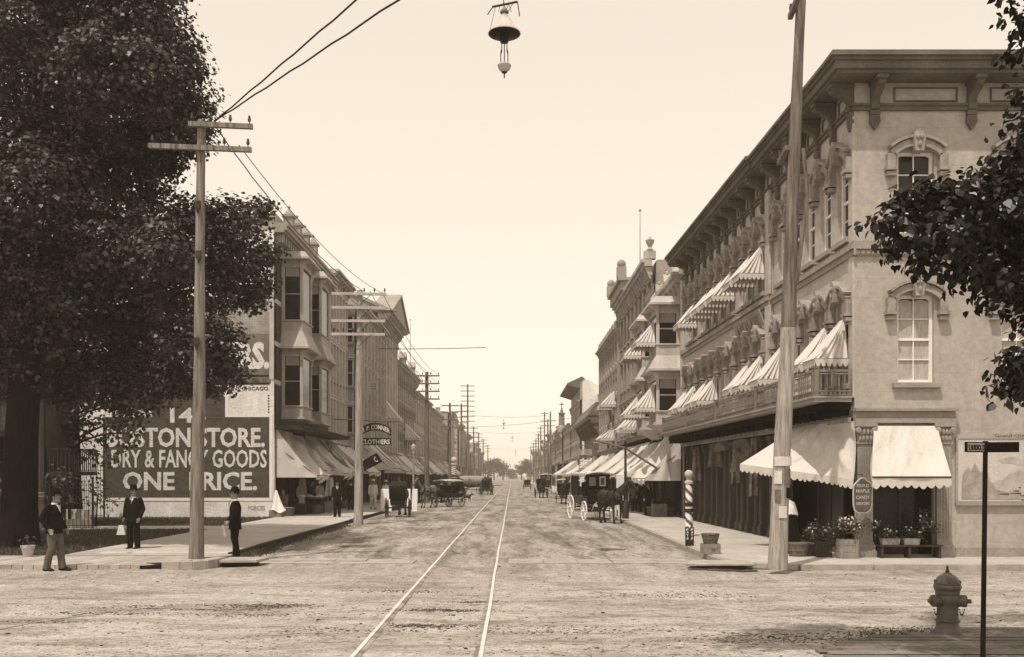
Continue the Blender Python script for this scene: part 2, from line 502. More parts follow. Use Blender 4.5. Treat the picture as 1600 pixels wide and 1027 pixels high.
# ------------------------------------------------------------------ the ground
def ground_z(x, y):
    v = 0.0
    if -40 < x < 40 and 4 < y < 75:
        n = noise.noise(Vector((x * .35, y * .35, 1.3))) * .024 + abs(noise.noise(Vector((x * 1.5, y * .12, 4.1)))) * .022 * (y > 20) + abs(noise.noise(Vector((x * .15, y * 1.3, 9.1)))) * .03 * (y < 21) + noise.noise(Vector((x * 1.6, y * .8, 7.1))) * .014 + noise.noise(Vector((x * 5.5, y * 3.5, 3.1))) * .008
        f = min(1, (75 - y) / 30, (40 - abs(x)) / 8)
        v = n * f
        # wheel ruts of the cross street and the shallow gutters
        if y < 22: v -= 0.035 * math.exp(-((y - 15.3 - 0.10 * (x + 8) - .3 * math.sin(x * .5)) / .13) ** 2) * (1 if x < -3.5 else 0.15)
        if -1.95 < x < -0.25: v = min(v, 0.004)
        if x < -7.0 and y > 23: v = min(v, 0.0)
        if x > 4.8 and y > 21: v = min(v, 0.0)
    return v - 0.004

def axis(lo, a, b, hi, step):
    m = list(np.arange(a, b + 1e-6, step)); out = []
    s = step; p = a
    while p > lo: s *= 1.35; p -= s; out.append(p)
    out = out[::-1] + m; s = step; p = b
    while p < hi: s *= 1.35; p += s; out.append(p)
    return out
gx = axis(-1500, -14, 12, 1500, 0.16)
gy = axis(-300, 7, 34, 2500, 0.16)
gm = MB(M['road'])
gm.v = [(x, y, ground_z(x, y)) for y in gy for x in gx]
nx = len(gx)
gm.f = [(j * nx + i, j * nx + i + 1, (j + 1) * nx + i + 1, (j + 1) * nx + i) for j in range(len(gy) - 1) for i in range(nx - 1)]
gm.mi = [0] * len(gm.f); gm.sm = [True] * len(gm.f)
struct('ground', gm, recalc=False)

KL, KR = -7.1, 4.9          # kerb lines
SW = 0.12

def poly(mb, pts, z0, z1):
    return mb.prism([(x, y, z0) for x, y in pts], (0, 0, z1 - z0))

mb = MB(M['concrete'])
poly(mb, [(KR + .12, 23.2), (KR + .12, 420), (9.2, 420), (9.2, 27), (8.6, 23.75), (60, 23.75), (60, 21.55), (6.4, 21.42), (5.3, 21.9)], -.2, SW)
struct('sidewalk_right', mb)
mb = MB(M['stone'])
pts = [(60, 21.55), (6.4, 21.42), (5.3, 21.9), (KR + .12, 23.2), (KR + .12, 420)]
for a, b in zip(pts[:-1], pts[1:]):
    d = Vector((b[0] - a[0], b[1] - a[1], 0)).normalized(); nrm = Vector((-d.y, d.x, 0)) if a[0] > 20 or True else d
    L_ = (Vector((b[0], b[1], 0)) - Vector((a[0], a[1], 0))).length
    k = max(1, int(min(L_, 60) / 1.6)); seg = min(L_, 60) / k if L_ < 60 else 60 / k
    nn = Vector((d.y, -d.x, 0))
    if nn.x > 0 and a[0] < 6 or nn.y > 0: nn = -nn
    t = 0; i = 0
    while t < L_ - .01:
        e = min(L_, t + (seg if t < 60 else 20))
        p = Vector((a[0], a[1], 0)) + d * (t + .008); q = Vector((a[0], a[1], 0)) + d * (e - .008)
        j = rnd.uniform(-.012, .012)
        mb.prism([p + nn * .005, q + nn * .005, q + nn * (.13 + j), p + nn * (.13 + j)], (0, 0, SW - .006 + j * .6))
        t = e
struct('kerb_right', mb)

mb = MB(M['concrete'])
poly(mb, [(KL - .12, 24.3), (KL - .12, 420), (-11.9, 420), (-11.9, 46), (-11.2, 46), (-11.2, 24.3)], -.2, SW)
poly(mb, [(-11.2, 36.2), (-11.2, 38.3), (-21, 37.6), (-30, 39.5), (-30, 37.5), (-20.5, 35.6)], -.2, SW - .03)
struct('sidewalk_left', mb)
mb = MB(M['wood'])
t = 24.4
while t < 300:
    e = t + (2.6 if t < 90 else 25)
    j = rnd.uniform(-.015, .015)
    mb.box(KL - .115, KL + .02 + j, t, e - .02, -.1, SW + .02 + j)
    t = e
struct('kerb_left', mb)

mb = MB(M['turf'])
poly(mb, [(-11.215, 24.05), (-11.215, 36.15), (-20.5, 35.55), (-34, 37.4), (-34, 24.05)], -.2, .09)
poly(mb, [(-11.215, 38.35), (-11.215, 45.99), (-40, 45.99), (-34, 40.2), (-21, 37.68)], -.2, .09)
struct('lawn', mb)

mb = MB(M['planks'])
poly(mb, [(-7.95, 21.45), (-7.95, 23.95), (-26, 23.95), (-26, 21.25)], -.2, .10)
struct('board_walk_left', mb)
mb = MB(M['concrete'])
poly(mb, [(-6.95, 22.55), (-6.95, 24.25), (-11.2, 24.25), (-11.2, 24.0), (-7.94, 24.0), (-7.94, 22.55)], -.2, .11)
struct('corner_flagging', mb)

# flag crossing over the street, near corner to near corner
mb = MB(M['stone'])
x = KL + .4
while x < KR - .6:
    w = rnd.uniform(.7, 1.25)
    for y0, y1 in ((22.75, 23.3), (23.34, 23.95)):
        if not (-2.05 < x + w / 2 < -.15):
            j = rnd.uniform(-.012, .008)
            mb.prism([(x + .012, y0 + rnd.uniform(0, .05), -.1), (x + w - .012, y0 + rnd.uniform(0, .05), -.1), (x + w - .012, y1, -.1), (x + .012, y1, -.1)], (0, 0, .122 + j))
    x += w
struct('stone_crossing', mb)

mb = MB(M['planks_dark'])
for i in range(28):
    y0 = 7.4 + i * .2
    xl = 3.3 + max(0, (y0 - 10.6)) * .62 + max(0, y0 - 12.0) * 1.5 + rnd.uniform(-.14, .16)
    if y0 < 9.5: xl = 3.3
    j = rnd.uniform(0, .02)
    mb.box(xl, 14, y0 + .006, y0 + .194, -.05, .035 + j)
struct('board_walk_right', mb)

# stone crossings' worn centre strip between the rails
tb = thing('tram_track', 'pair of worn pale steel tram rails running straight up the dirt street', 'tram track', (-1.1, 10, 0))
for xr in (-1.835, -0.365):
    mb = MB(M['rail'])
    y = 5.0; pts = []
    while y < 460:
        pts.append((xr + noise.noise(Vector((y * .23, xr, 0))) * .018, y)); y *= 1.035
    for (a, ya), (b, yb) in zip(pts[:-1], pts[1:]):
        mb.hexa([(a - .025, ya, -.05), (a + .025, ya, -.05), (b + .025, yb, -.05), (b - .025, yb, -.05), (a - .025, ya, .022), (a + .025, ya, .022), (b + .025, yb, .022), (b - .025, yb, .022)])
    obj('rail', mb, tb)
    mb = MB(M['damp']); sgn = 1 if xr < -1 else -1
    for (a, ya), (b, yb) in zip(pts[:-1], pts[1:]):
        if ya > 120: break
        e0, e1 = a + sgn * .028, a + sgn * (.085 + .03 * noise.noise(Vector((ya * 1.7, xr, 3)))); g0, g1 = b + sgn * .028, b + sgn * (.085 + .03 * noise.noise(Vector((yb * 1.7, xr, 3))))
        mb.add([(e0, ya, .012), (e1, ya, .006), (g1, yb, .006), (g0, yb, .012)], [(0, 1, 2, 3)])
    obj('flangeway', mb, tb)

# catch basins
rb = thing('storm_drain', 'stone drain slab over a dark gutter opening at the right kerb corner', 'drain', (4.55, 21.3, 0))
mb = MB(M['stone'])
mb.hexa([(3.9, 21.55, .06), (5.35, 21.15, .10), (5.45, 22.0, .10), (4.2, 22.4, .06), (3.9, 21.55, .13), (5.35, 21.15, .155), (5.45, 22.0, .155), (4.2, 22.4, .13)])
obj('slab', mb, rb, bevel=.015)
mb = MB(M['black']); mb.hexa([(4.1, 21.42, -.1), (5.2, 21.12, -.1), (5.2, 21.9, -.1), (4.3, 22.1, -.1), (4.1, 21.42, .05), (5.2, 21.12, .07), (5.2, 21.9, .07), (4.3, 22.1, .05)])
obj('opening', mb, rb)
mb = MB(M['soil'])
for i in range(14):
    a = i / 13
    mb.ball((4.0 + a * 1.3, 21.36 - a * .34 + rnd.uniform(-.05, .05), .0), (rnd.uniform(.08, .16), rnd.uniform(.06, .12), rnd.uniform(.02, .05)), 7, 5)
obj('silt', mb, rb)

lb = thing('kerb_basin', 'low dressed stone kerb around the foot of the left telegraph pole with dark gutter openings', 'kerb stone', (-7.6, 21.9, 0))
mb = MB(M['stone'])
def curved(mb, pts, th, z0, z1):
    for a, b in zip(pts[:-1], pts[1:]):
        a = Vector((a[0], a[1], 0)); b = Vector((b[0], b[1], 0)); d = (b - a).normalized(); nn = Vector((-d.y, d.x, 0)) * th
        mb.hexa([a + Vector((0, 0, z0)), b - d * .012 + Vector((0, 0, z0)), b - d * .012 + nn + Vector((0, 0, z0)), a + nn + Vector((0, 0, z0)),
                 a + Vector((0, 0, z1)), b - d * .012 + Vector((0, 0, z1)), b - d * .012 + nn + Vector((0, 0, z1)), a + nn + Vector((0, 0, z1))])
curved(mb, [(-7.75, 21.22), (-7.32, 21.18), (-7.05, 21.25), (-6.82, 21.5), (-6.72, 21.95), (-6.7, 22.5)], .26, -.05, .2)
obj('kerb_face', mb, lb, bevel=.012)
mb = MB(M['stone']); mb.hexa([(-8.25, 21.65, .12), (-6.9, 21.5, .12), (-6.75, 23.2, .12), (-7.9, 23.2, .12), (-8.25, 21.65, .165), (-6.9, 21.5, .165), (-6.75, 23.2, .165), (-7.9, 23.2, .165)])
obj('slab', mb, lb, bevel=.012)
mb = MB(M['stone']); mb.hexa([(-6.68, 21.9, .1), (-5.85, 22.0, .1), (-5.75, 22.75, .1), (-6.68, 22.75, .1), (-6.68, 21.9, .17), (-5.85, 22.0, .17), (-5.75, 22.75, .17), (-6.68, 22.75, .17)])
obj('slab', mb, lb, bevel=.012)
mb = MB(M['black']); mb.box(-6.66, -5.95, 22.03, 22.6, -.1, .098); mb.hexa([(-8.3, 21.4, -.1), (-7.78, 21.28, -.1), (-7.78, 21.62, -.1), (-8.3, 21.62, -.1), (-8.3, 21.4, .08), (-7.78, 21.28, .12), (-7.78, 21.62, .12), (-8.3, 21.62, .08)])
obj('opening', mb, lb)

# clods, straw and horse droppings on the dirt
mb = MB(M['soil'])
for i in range(5200):
    u = rnd.random()
    y = 10.6 + 30 * u ** 1.7
    x = rnd.uniform(-9.5, 8.5) * (y / 14) ** .6
    if x < -7.0 and y > 20.8 or x > 4.7 and y > 20.6: continue
    if x > 3.3 and y < 13.6: continue
    k = noise.noise(Vector((x * .3, y * .25, 2)))
    if k < rnd.uniform(-.5, .25): continue
    s = rnd.uniform(.004, .013) if rnd.random() < .93 else rnd.uniform(.013, .026)
    mb.ball((x, y, ground_z(x, y) + s * .2), (s * rnd.uniform(.8, 1.8), s, s * rnd.uniform(.4, .7)), 5, 3)
def dung_patch(px, py, wx, wy, n):
    c = gnd(px, py)
    for i in range(n):
        x = c.x + rnd.gauss(0, wx); y = c.y + rnd.gauss(0, wy); s = rnd.uniform(.005, .014)
        mb.ball((x, y, ground_z(x, y) + s * .2), (s * rnd.uniform(.9, 2.2), s, s * .5), 5, 3)
for a_ in ((690, 953, .38, .10, 420), (665, 978, .34, .10, 420), (740, 940, .3, .07, 160), (1250, 1000, .8, .22, 500), (640, 925, .4, .1, 200), (420, 945, .5, .1, 250), (880, 985, .8, .2, 240), (1060, 930, .8, .25, 260), (560, 985, .7, .15, 200), (60, 972, .5, .1, 160), (150, 958, .6, .1, 200), (250, 947, .6, .09, 200), (330, 951, .5, .09, 160), (400, 961, .5, .1, 120), (1420, 985, .5, .12, 300)): dung_patch(*a_)
struct('road_litter', mb, 'stuff')
# a soft damp rut where wagons turn into the cross street
mb = MB(M['damp'])
pp = [gnd(*q) for q in ((-60, 992), (0, 984), (60, 972), (130, 961), (190, 953), (240, 948), (290, 946), (340, 951), (400, 960))]
pts = []
for a_, b_ in zip(pp[:-1], pp[1:]):
    for k in range(8): pts.append(a_.lerp(b_, k / 8))
vs = []; fs = []
for i, p in enumerate(pts):
    w = (.13 + .14 * noise.noise(Vector((i * .35, 0, 3)))) * min(1, (len(pts) - i) / 14)
    for d in (-1, -.4, .4, 1):
        y = p.y + d * w; vs.append((p.x, y, ground_z(p.x, y) + .005))
for i in range(len(pts) - 1):
    for k in range(3): a_ = i * 4 + k; fs.append((a_, a_ + 4, a_ + 5, a_ + 1))
mb.add(vs, fs, True); struct('wheel_rut', mb)

# ------------------------------------------------------------------ openings in walls
def wall_openings(mb, F, t0, t1, z0, z1, ops, n=0.0, depth=0.22):
    """a wall face with real openings and their reveals; ops = [(t0,t1,z0,z1)]"""
    ts = sorted({t0, t1, *[v for o in ops for v in o[:2]]}); zs = sorted({z0, z1, *[v for o in ops for v in o[2:]]})
    for a, b in zip(ts[:-1], ts[1:]):
        for c, d in zip(zs[:-1], zs[1:]):
            m, k = (a + b) / 2, (c + d) / 2
            if any(o[0] < m < o[1] and o[2] < k < o[3] for o in ops): continue
            mb.add([F.P(a, n, c), F.P(b, n, c), F.P(b, n, d), F.P(a, n, d)], [(0, 1, 2, 3)])
    for a, b, c, d in ops:
        q = [F.P(a, n, c), F.P(b, n, c), F.P(b, n, d), F.P(a, n, d)]; r = [F.P(a, n - depth, c), F.P(b, n - depth, c), F.P(b, n - depth, d), F.P(a, n - depth, d)]
        mb.add(q + r, [(0, 1, 5, 4), (1, 2, 6, 5), (2, 3, 7, 6), (3, 0, 4, 7)])
    return mb

def arch_band(mb, F, t, zs, half, rise, w, n0, n1, seg=8):
    """segmental arch moulding, width w, between n0 and n1"""
    Rr = (half * half + rise * rise) / (2 * rise); cz = zs + rise - Rr; a0 = math.asin(min(1, half / Rr))
    for i in range(seg):
        a, b = -a0 + 2 * a0 * i / seg, -a0 + 2 * a0 * (i + 1) / seg
        p = [(t + Rr * math.sin(a), cz + Rr * math.cos(a)), (t + Rr * math.sin(b), cz + Rr * math.cos(b)), (t + (Rr + w) * math.sin(b), cz + (Rr + w) * math.cos(b)), (t + (Rr + w) * math.sin(a), cz + (Rr + w) * math.cos(a))]
        mb.add([F.P(x, n0, z) for x, z in p] + [F.P(x, n1, z) for x, z in p], MB.BF)

def sash_window(F, t, z0, z1, w, parent, n=0.0, hood='carved', sill=True, pane='glass', rise=.18, bars=(2, 4), curtain=0.0, shared=None, frame_m='white', hs=1.0):
    """window > pane, hood, sill, curtain. All parts hang from the building."""
    h = w / 2; org = F.P(t, n, z0)
    f = MB(M[frame_m]); d = -.14
    f.fbox(F, t - h, t - h + .07, n + d - .06, n + d + .03, z0, z1); f.fbox(F, t + h - .07, t + h, n + d - .06, n + d + .03, z0, z1)
    f.fbox(F, t - h + .07, t + h - .07, n + d - .06, n + d + .03, z0, z0 + .08)
    f.fbox(F, t - h + .07, t + h - .07, n + d - .06, n + d + .03, z1 - .07, z1)
    zm = (z0 + z1) / 2
    f.fbox(F, t - h + .07, t + h - .07, n + d - .05, n + d + .015, zm - .03, zm + .03)
    for k in range(1, bars[0]):
        x = t - h + .07 + (w - .14) * k / bars[0]; f.fbox(F, x - .012, x + .012, n + d - .04, n + d, z0 + .08, z1 - .07)
    for k in range(1, bars[1]):
        zz = z0 + .08 + (z1 - z0 - .15) * k / bars[1]
        if abs(zz - zm) > .1: f.fbox(F, t - h + .07, t + h - .07, n + d - .038, n + d - .002, zz - .012, zz + .012)
    wo = obj('window', f, parent, org)
    p = MB(M[pane]); p.fbox(F, t - h + .05, t + h - .05, n + d - .05, n + d - .043, z0 + .05, z1 - .05)
    obj('pane', p, wo, org)
    if curtain:
        c = MB(M['curtain'])
        c.sheet(lambda u, v: F.P(t - h + .06 + (w - .12) * u, n + d - .042 + .0 * v, z0 + .08 + (z1 - z0 - .16) * v * curtain + .05 * abs(math.sin(u * PI * 2)) * (v > .9)), 12, 6, F.n * .004)
        obj('curtain', c, wo, org)
    if rise:
        # the arched head: spandrels that close the square opening's top corners
        s = MB(M[frame_m]); Rr = (h * h + rise * rise) / (2 * rise)
        for sg in (-1, 1):
            pts = [(t + sg * h, z1 + .001)]
            for i in range(6):
                x = h - h * i / 5 * .999; z = z1 - rise + math.sqrt(max(0, Rr * Rr - x * x)) - (Rr - rise)
                pts.append((t + sg * x, z))
            s.prism([F.P(x, n + d - .02, z) for x, z in pts], F.n * .06)
        obj('arch_head', s, wo, org)
    if hood:
        g = MB(M['carve' if hood == 'carved' else frame_m])
        if hood == 'carved':
            hh = h + .10
            arch_band(g, F, t, z1 - rise + .04, hh, .24, .17, n - .01, n + .15 * hs)
            arch_band(g, F, t, z1 - rise + .22, hh + .10, .25, .07, n - .01, n + .21 * hs)
            for sg in (-1, 1):
                x = t + sg * (hh + .09)
                g.fbox(F, x - .10, x + .10, n - .01, n + .15 * hs, z1 - .42, z1 - .09)
                g.fbox(F, x - .13, x + .13, n - .01, n + .20 * hs, z1 - .5, z1 - .42)
                g.fbox(F, x - .11, x + .11, n - .01, n + .16 * hs, z1 - .62, z1 - .53)
            kz = z1 + .12
            pr = [(-.10, kz - .18), (.10, kz - .18), (.15, kz + .18), (.09, kz + .30), (0, kz + .36), (-.09, kz + .30), (-.15, kz + .18)]
            g.prism([F.P(t + x, n - .01, z) for x, z in pr], F.n * .26 * hs)
            for sg in (-1, 1):
                g.ball(F.P(t + sg * .05, n + .255 * hs, kz + .15), (.05, .05, .07), 7, 5)
            g.ball(F.P(t, n + .255 * hs, kz - .03), (.05, .05, .08), 7, 5)
        else:
            g.fbox(F, t - h - .1, t + h + .1, n - .01, n + .12, z1 + .03, z1 + .20)
            g.fbox(F, t - h - .15, t + h + .15, n - .01, n + .18, z1 + .20, z1 + .27)
        obj('hood', g, wo, org)
    if sill:
        g = MB(M['trim']); g.fbox(F, t - h - .13, t + h + .13, n - .15, n + .13, z0 - .13, z0 - .002); obj('sill', g, wo, org, bevel=.008)
    return wo

def copy_window(wo, off, parent):
    c = dup(wo, parent=parent); c.location = wo.location + off; return c

# ------------------------------------------------------------------ scalloped window awning (pleated)
def window_awning(F, t, ztop, zbar, w, proj, n, label, group, mat_='canvas', drop=.2):
    o = F.P(t, n, zbar)
    root = thing('window_awning', label, 'awning', o, group)
    h = w / 2
    c = MB(M[mat_])
    def sag(u, v): return .05 * math.sin(v * PI) + .034 * math.sin(u * 26 + v * 3) * math.sin(v * PI)
    # sloped top
    c.sheet(lambda u, v: F.P(t + (u - .5) * w * (.35 + .65 * v ** .6), n + .04 + proj * v - sag(u, v) * .6, ztop + (zbar - ztop) * v - sag(u, v)), 14, 8, F.n * .006 + Vector((0, 0, .006)))
    # gathered sides
    for sg in (-1, 1):
        def side(u, v, sg=sg):   # u from the wall to the front, v from top to bottom
            te = (.35 + .65 * v ** .6) * h
            pl = .034 * math.sin(u * 30) * v
            return F.P(t + sg * (te - .012 + pl), n + .03 + proj * v * u - .04 * math.sin(v * PI) * u, ztop + (zbar - ztop) * v)
        c.sheet(side, 26, 8, F.d * sg * .006)
    obj('canopy', c, root, bevel=0)
    v_ = MB(M[mat_])
    def scal(a, b, k):
        a = Vector(a); b = Vector(b); d = (b - a); nn = Vector((-d.y, d.x, 0)).normalized() * .008
        for i in range(k):
            p = a + d * (i / k); q = a + d * ((i + 1) / k); m1 = p + (q - p) * .25; m2 = p + (q - p) * .75
            zz = Vector((0, 0, -drop * .5)); z2 = Vector((0, 0, -drop))
            v_.prism([p, q, q + zz, m2 + z2 * .93, (p + q) / 2 + z2, m1 + z2 * .93, p + zz], nn)
    scal(F.P(t - h, n + .03, zbar), F.P(t - h, n + proj, zbar), 6)
    scal(F.P(t - h, n + proj, zbar), F.P(t + h, n + proj, zbar), 7)
    scal(F.P(t + h, n + proj, zbar), F.P(t + h, n + .03, zbar), 6)
    obj('valance', v_, root, recalc=True)
    fr = MB(M['iron'])
    fr.tube([F.P(t - h, n, zbar), F.P(t - h, n + proj - .01, zbar), F.P(t + h, n + proj - .01, zbar), F.P(t + h, n, zbar)], .012, 5)
    obj('awning_frame', fr, root)
    return root

# big shop awning as a bilinear cloth with wrinkles
def shop_awning(corners, label, group=None, m='canvas', sag=.18, wr=.05, drop=.28, sides=True, seed=1, sc=10, stripes=0, frame=True, side_ends=(1, 1)):
    """corners: wall-near A, wall-far B, outer-far Cc, outer-near D (world points)"""
    A, B, Cc, D = [Vector(p) for p in corners]
    root = thing('shop_awning', label, 'awning', ((A + B + Cc + D) / 4).xy.to_3d() + Vector((0, 0, min(Cc.z, D.z))), group)
    rr = random.Random(seed); ph = [rr.uniform(0, 6) for _ in range(6)]
    up = (B - A).cross(D - A).normalized()
    if up.z < 0: up = -up
    def f(u, v):
        p = (A * (1 - u) + B * u) * (1 - v) + (D * (1 - u) + Cc * u) * v
        e = math.sin(v * PI) * (.35 + .65 * math.sin(u * PI))
        fan = (u - .5) / (.45 + .55 * v)
        rg = lambda x: 1 - 2 * abs(math.sin(x)) ** .7
        w = wr * math.sin(min(1, v * 1.25) * PI * .8) ** .7 * (.45 * rg(fan * 5 + v * 1.2 + ph[0]) + .35 * rg(fan * 11 - v * 2.2 + ph[1]) + .35 * math.sin((u + v) * 7 + ph[2]) + .16 * rg(u * 23 + v * 9 + ph[3])) * math.sin(min(max(u, .001), .999) * PI) ** .5
        return p - up * (sag * e) + up * w
    c = MB(M[m]); c.sheet(f, 54, 30, up * .008)
    if stripes:
        c.use(M['stripe'])
        for i in range(len(c.f)):
            q = i // 2 if i < 3240 else i
            if i < 3240 and (q % 54) // stripes % 2: c.mi[i] = c.cur
    obj('canopy', c, root)
    v_ = MB(M[m]); L_ = (Cc - D).length; k = max(4, int(L_ / .17)); d = Cc - D
    nn = Vector((-d.y, d.x, 0)).normalized() * .01
    for i in range(k):
        u0, u1 = i / k, (i + 1) / k
        p, q = f(u0, 1), f(u1, 1); dd = rr.uniform(.9, 1.1) * drop
        dz = Vector((0, 0, -dd))
        v_.prism([p, q, q + dz * .72, (p * .3 + q * .7) + dz * .95, (p + q) / 2 + dz, (p * .7 + q * .3) + dz * .95, p + dz * .72], nn)
    obj('valance', v_, root)
    if sides:
        for (T, O, ok) in ((A, D, side_ends[0]), (B, Cc, side_ends[1])):
            if not ok: continue
            s = MB(M[m]); foot = Vector((T.x, T.y, O.z - .1))
            def g(u, v, T=T, O=O, foot=foot):
                low = foot * (1 - u) + (O - Vector((0, 0, .1))) * u; e = math.sin(u * PI)
                top = f(0 if T is A else 1, u); p = top * (1 - v) + low * v
                return p + (B - A).normalized() * (.07 * math.sin(u * 14 + ph[3]) * e * math.sin(v * PI * .8))
            s.sheet(g, 16, 10, (B - A).normalized() * .008); obj('side_flap', s, root)
    if frame:
        fr = MB(M['iron']); fr.tube([D, Cc], .02, 6); fr.tube([A + Vector((0, 0, -.9)), D], .015, 5); fr.tube([B + Vector((0, 0, -.9)), Cc], .015, 5)
        obj('awning_frame', fr, root)
    return root
# ------------------------------------------------------------------ the corner block on the right
FR = Frame((8.35, 23.4), (-0.0213, 1)).out((-1, -0.0213))       # street side
FF = Frame((8.35, 23.4), (1, 0)).out((0, -1))                   # cross-street side
LEN = 20.7
ZT = 12.13
WS = [.75 + 1.27 * k for k in range(5)] + [7.75 + 1.27 * k for k in range(10)]
cb = thing('corner_block', 'grey stuccoed corner block with bracketed cornice, carved window hoods and long balcony', 'building', FR.P(0, 0, SW))
side_ops = [(t - .4, t + .4, 4.36, 6.5) for t in WS] + [(t - .4, t + .4, 7.98, 10.0) for t in WS]
PV = 6.75                                                       # the far part stands 8 cm proud of the near one
mb = MB(M['stucco_side'])
wall_openings(mb, FR, 0, PV, 3.5, 11.8, [o for o in side_ops if o[1] < PV])
for o in side_ops: mb.fbox(FR, o[0] - .02, o[1] + .02, -.5, -.221, o[2] - .02, o[3] + .02) if False else None
wall_openings(mb, FR, PV, LEN, 3.5, 11.8, [o for o in side_ops if o[0] > PV], n=.08)
mb.add([FR.P(PV, 0, 3.5), FR.P(PV, .08, 3.5), FR.P(PV, .08, 11.8), FR.P(PV, 0, 11.8)], [(0, 1, 2, 3)])
mb.add([FR.P(LEN, .08, 3.5), FR.P(LEN, -14, 3.5), FR.P(LEN, -14, 11.8), FR.P(LEN, .08, 11.8)], [(0, 1, 2, 3)])
mb.fbox(FR, .2, LEN - .01, -.8, -.222, 3.6, 11.7)               # the rooms' dark backing wall
obj('side_wall', mb, cb, recalc=False)
fw = [1.49 + 2.53 * k for k in range(4)]
front_ops = [(t - .45, t + .45, 4.36, 6.5) for t in fw] + [(t - .45, t + .45, 7.98, 10.0) for t in fw] + [(.45, 1.93, .17, 3.32)]
mb = MB(M['stucco'])
wall_openings(mb, FF, 0, 11.5, SW, 11.8, front_ops)
obj('front_wall', mb, cb, recalc=False)
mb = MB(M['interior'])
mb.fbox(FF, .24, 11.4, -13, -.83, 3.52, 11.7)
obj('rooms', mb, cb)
mb = MB(M['roof']); mb.prism([FR.P(0, 0, 11.8), FR.P(LEN, .08, 11.8), FR.P(LEN, -14, 11.8), FF.P(14, 0, 11.8)], (0, 0, .1)); obj('roof', mb, cb)

# side windows: one built, the rest copied
w0 = sash_window(FR, WS[0], 4.36, 6.5, .8, cb, curtain=.55, hs=1.2)
wc = sash_window(FR, WS[0], 7.98, 10.0, .8, cb, hs=1.2)
for i, t in enumerate(WS):
    off = FR.d * (t - WS[0]) + FR.n * (.08 if t > PV else 0)
    if i: copy_window(w0, off, cb); copy_window(wc, off, cb)
g0 = sash_window(FF, fw[0], 4.36, 6.5, .9, cb, curtain=.97)
g1 = sash_window(FF, fw[0], 7.98, 10.0, .9, cb)
for t in fw[1:]:
    copy_window(g0, FF.d * (t - fw[0]), cb); copy_window(g1, FF.d * (t - fw[0]), cb)

# belt courses, pilasters
mb = MB(M['trim'])
for F, a, b, n in ((FR, -.12, PV, 0), (FR, PV, LEN, .08)):
    mb.fbox(F, a, b, n + .002, n + .06, 7.45, 7.6); mb.fbox(F, a, b, n + .002, n + .12, 7.6, 7.72); mb.fbox(F, a, b, n + .002, n + .07, 7.72, 7.80)
mb.fbox(FF, -.06, 11.5, .002, .06, 7.45, 7.6); mb.fbox(FF, -.12, 11.5, .002, .12, 7.6, 7.72); mb.fbox(FF, -.07, 11.5, .002, .07, 7.72, 7.80)
for k in range(16):       # ornament panel on the front's belt by the corner
    x = .05 + k * .13
    mb.lathe([(.045, 0), (.06, .02), (.045, .03)], FF.P(x, .06, 7.525), 8, Matrix.Rotation(R(90), 3, 'X'))
obj('belt_course', mb, cb)
mb = MB(M['stucco_side'])
for t in (PV - .05, LEN - .35):
    mb.fbox(FR, t, t + .42, .081, .17, 3.5, 7.45); mb.fbox(FR, t, t + .42, .081, .17, 7.80, 11.05)
mb.fbox(FR, .001, .28, .001, .05, 7.81, 11.05); mb.fbox(FR, .001, .28, .001, .05, 4.0, 7.44)
obj('pilaster', mb, cb)

# cornice
mb = MB(M['cornice'])
def cornice_run(F, a, b, n, e0, e1):
    # e0/e1: extra reach of each layer at the ends so corners close
    for n1, z0, z1 in ((.07, 10.98, 11.08), (.11, 11.08, 11.14), (.62, 11.66, 11.74), (.70, 11.74, 11.92), (.76, 11.92, 12.0), (.84, 12.0, 12.07), (.80, 12.07, 12.13)):
        mb.fbox(F, a - (n1 if e0 else 0), b + (n1 if e1 else 0), n + .002, n + n1, z0, z1)
cornice_run(FR, .0, PV, 0, False, False); cornice_run(FR, PV, LEN, .08, False, False)
cornice_run(FF, 0, 11.5, 0, True, False)
for k in range(4):
    pass
# raised frieze panels
def panel(F, a, b, n):
    mb = MB(M['cornice'])
    for (t0, t1, z0, z1) in ((a, b, 11.2, 11.235), (a, b, 11.52, 11.555), (a, a + .035, 11.235, 11.52), (b - .035, b, 11.235, 11.52)):
        mb.fbox(F, t0, t1, n + .002, n + .035, z0, z1)
    obj('frieze_panel', mb, cb, F.P(a, n, 11.2))
obj('cornice', mb, cb)
for k in range(17): panel(FR, .22 + k * 1.2, 1.02 + k * 1.2, .0 if .3 + k * 1.2 < PV - 1 else .08)
for k in range(5): panel(FF, .95 + k * 2.35, 2.5 + k * 2.35, 0)

def bracket_mb(F, t, n):
    b = MB(M['cornice'])
    prof = [(.02, 10.98), (.13, 11.0), (.17, 11.12), (.13, 11.2), (.2, 11.3), (.40, 11.38), (.52, 11.46), (.56, 11.56), (.5, 11.655), (.02, 11.655)]
    b.prism([F.P(t - .1, n + x, z) for x, z in prof], F.d * .2)
    b.fbox(F, t - .14, t + .14, n + .01, n + .6, 11.56, 11.65)
    b.fbox(F, t - .12, t + .12, n + .01, n + .12, 10.86, 10.97)
    b.prism([F.P(t + x, n + .01, z) for x, z in ((-.11, 10.85), (-.13, 10.7), (-.05, 10.56), (0, 10.5), (.05, 10.56), (.13, 10.7), (.11, 10.85))], F.n * .1)
    for sg in (-1, 0, 1): b.ball(F.P(t + sg * .05, n + .11, 10.72 - .05 * (sg == 0)), (.035, .035, .09), 6, 4)
    b.ball(F.P(t, n + .5, 11.47), (.1, .1, .07), 7, 5)
    return b
br0 = obj('bracket', bracket_mb(FR, .12, 0), cb, FR.P(.12, 0, 10.5))
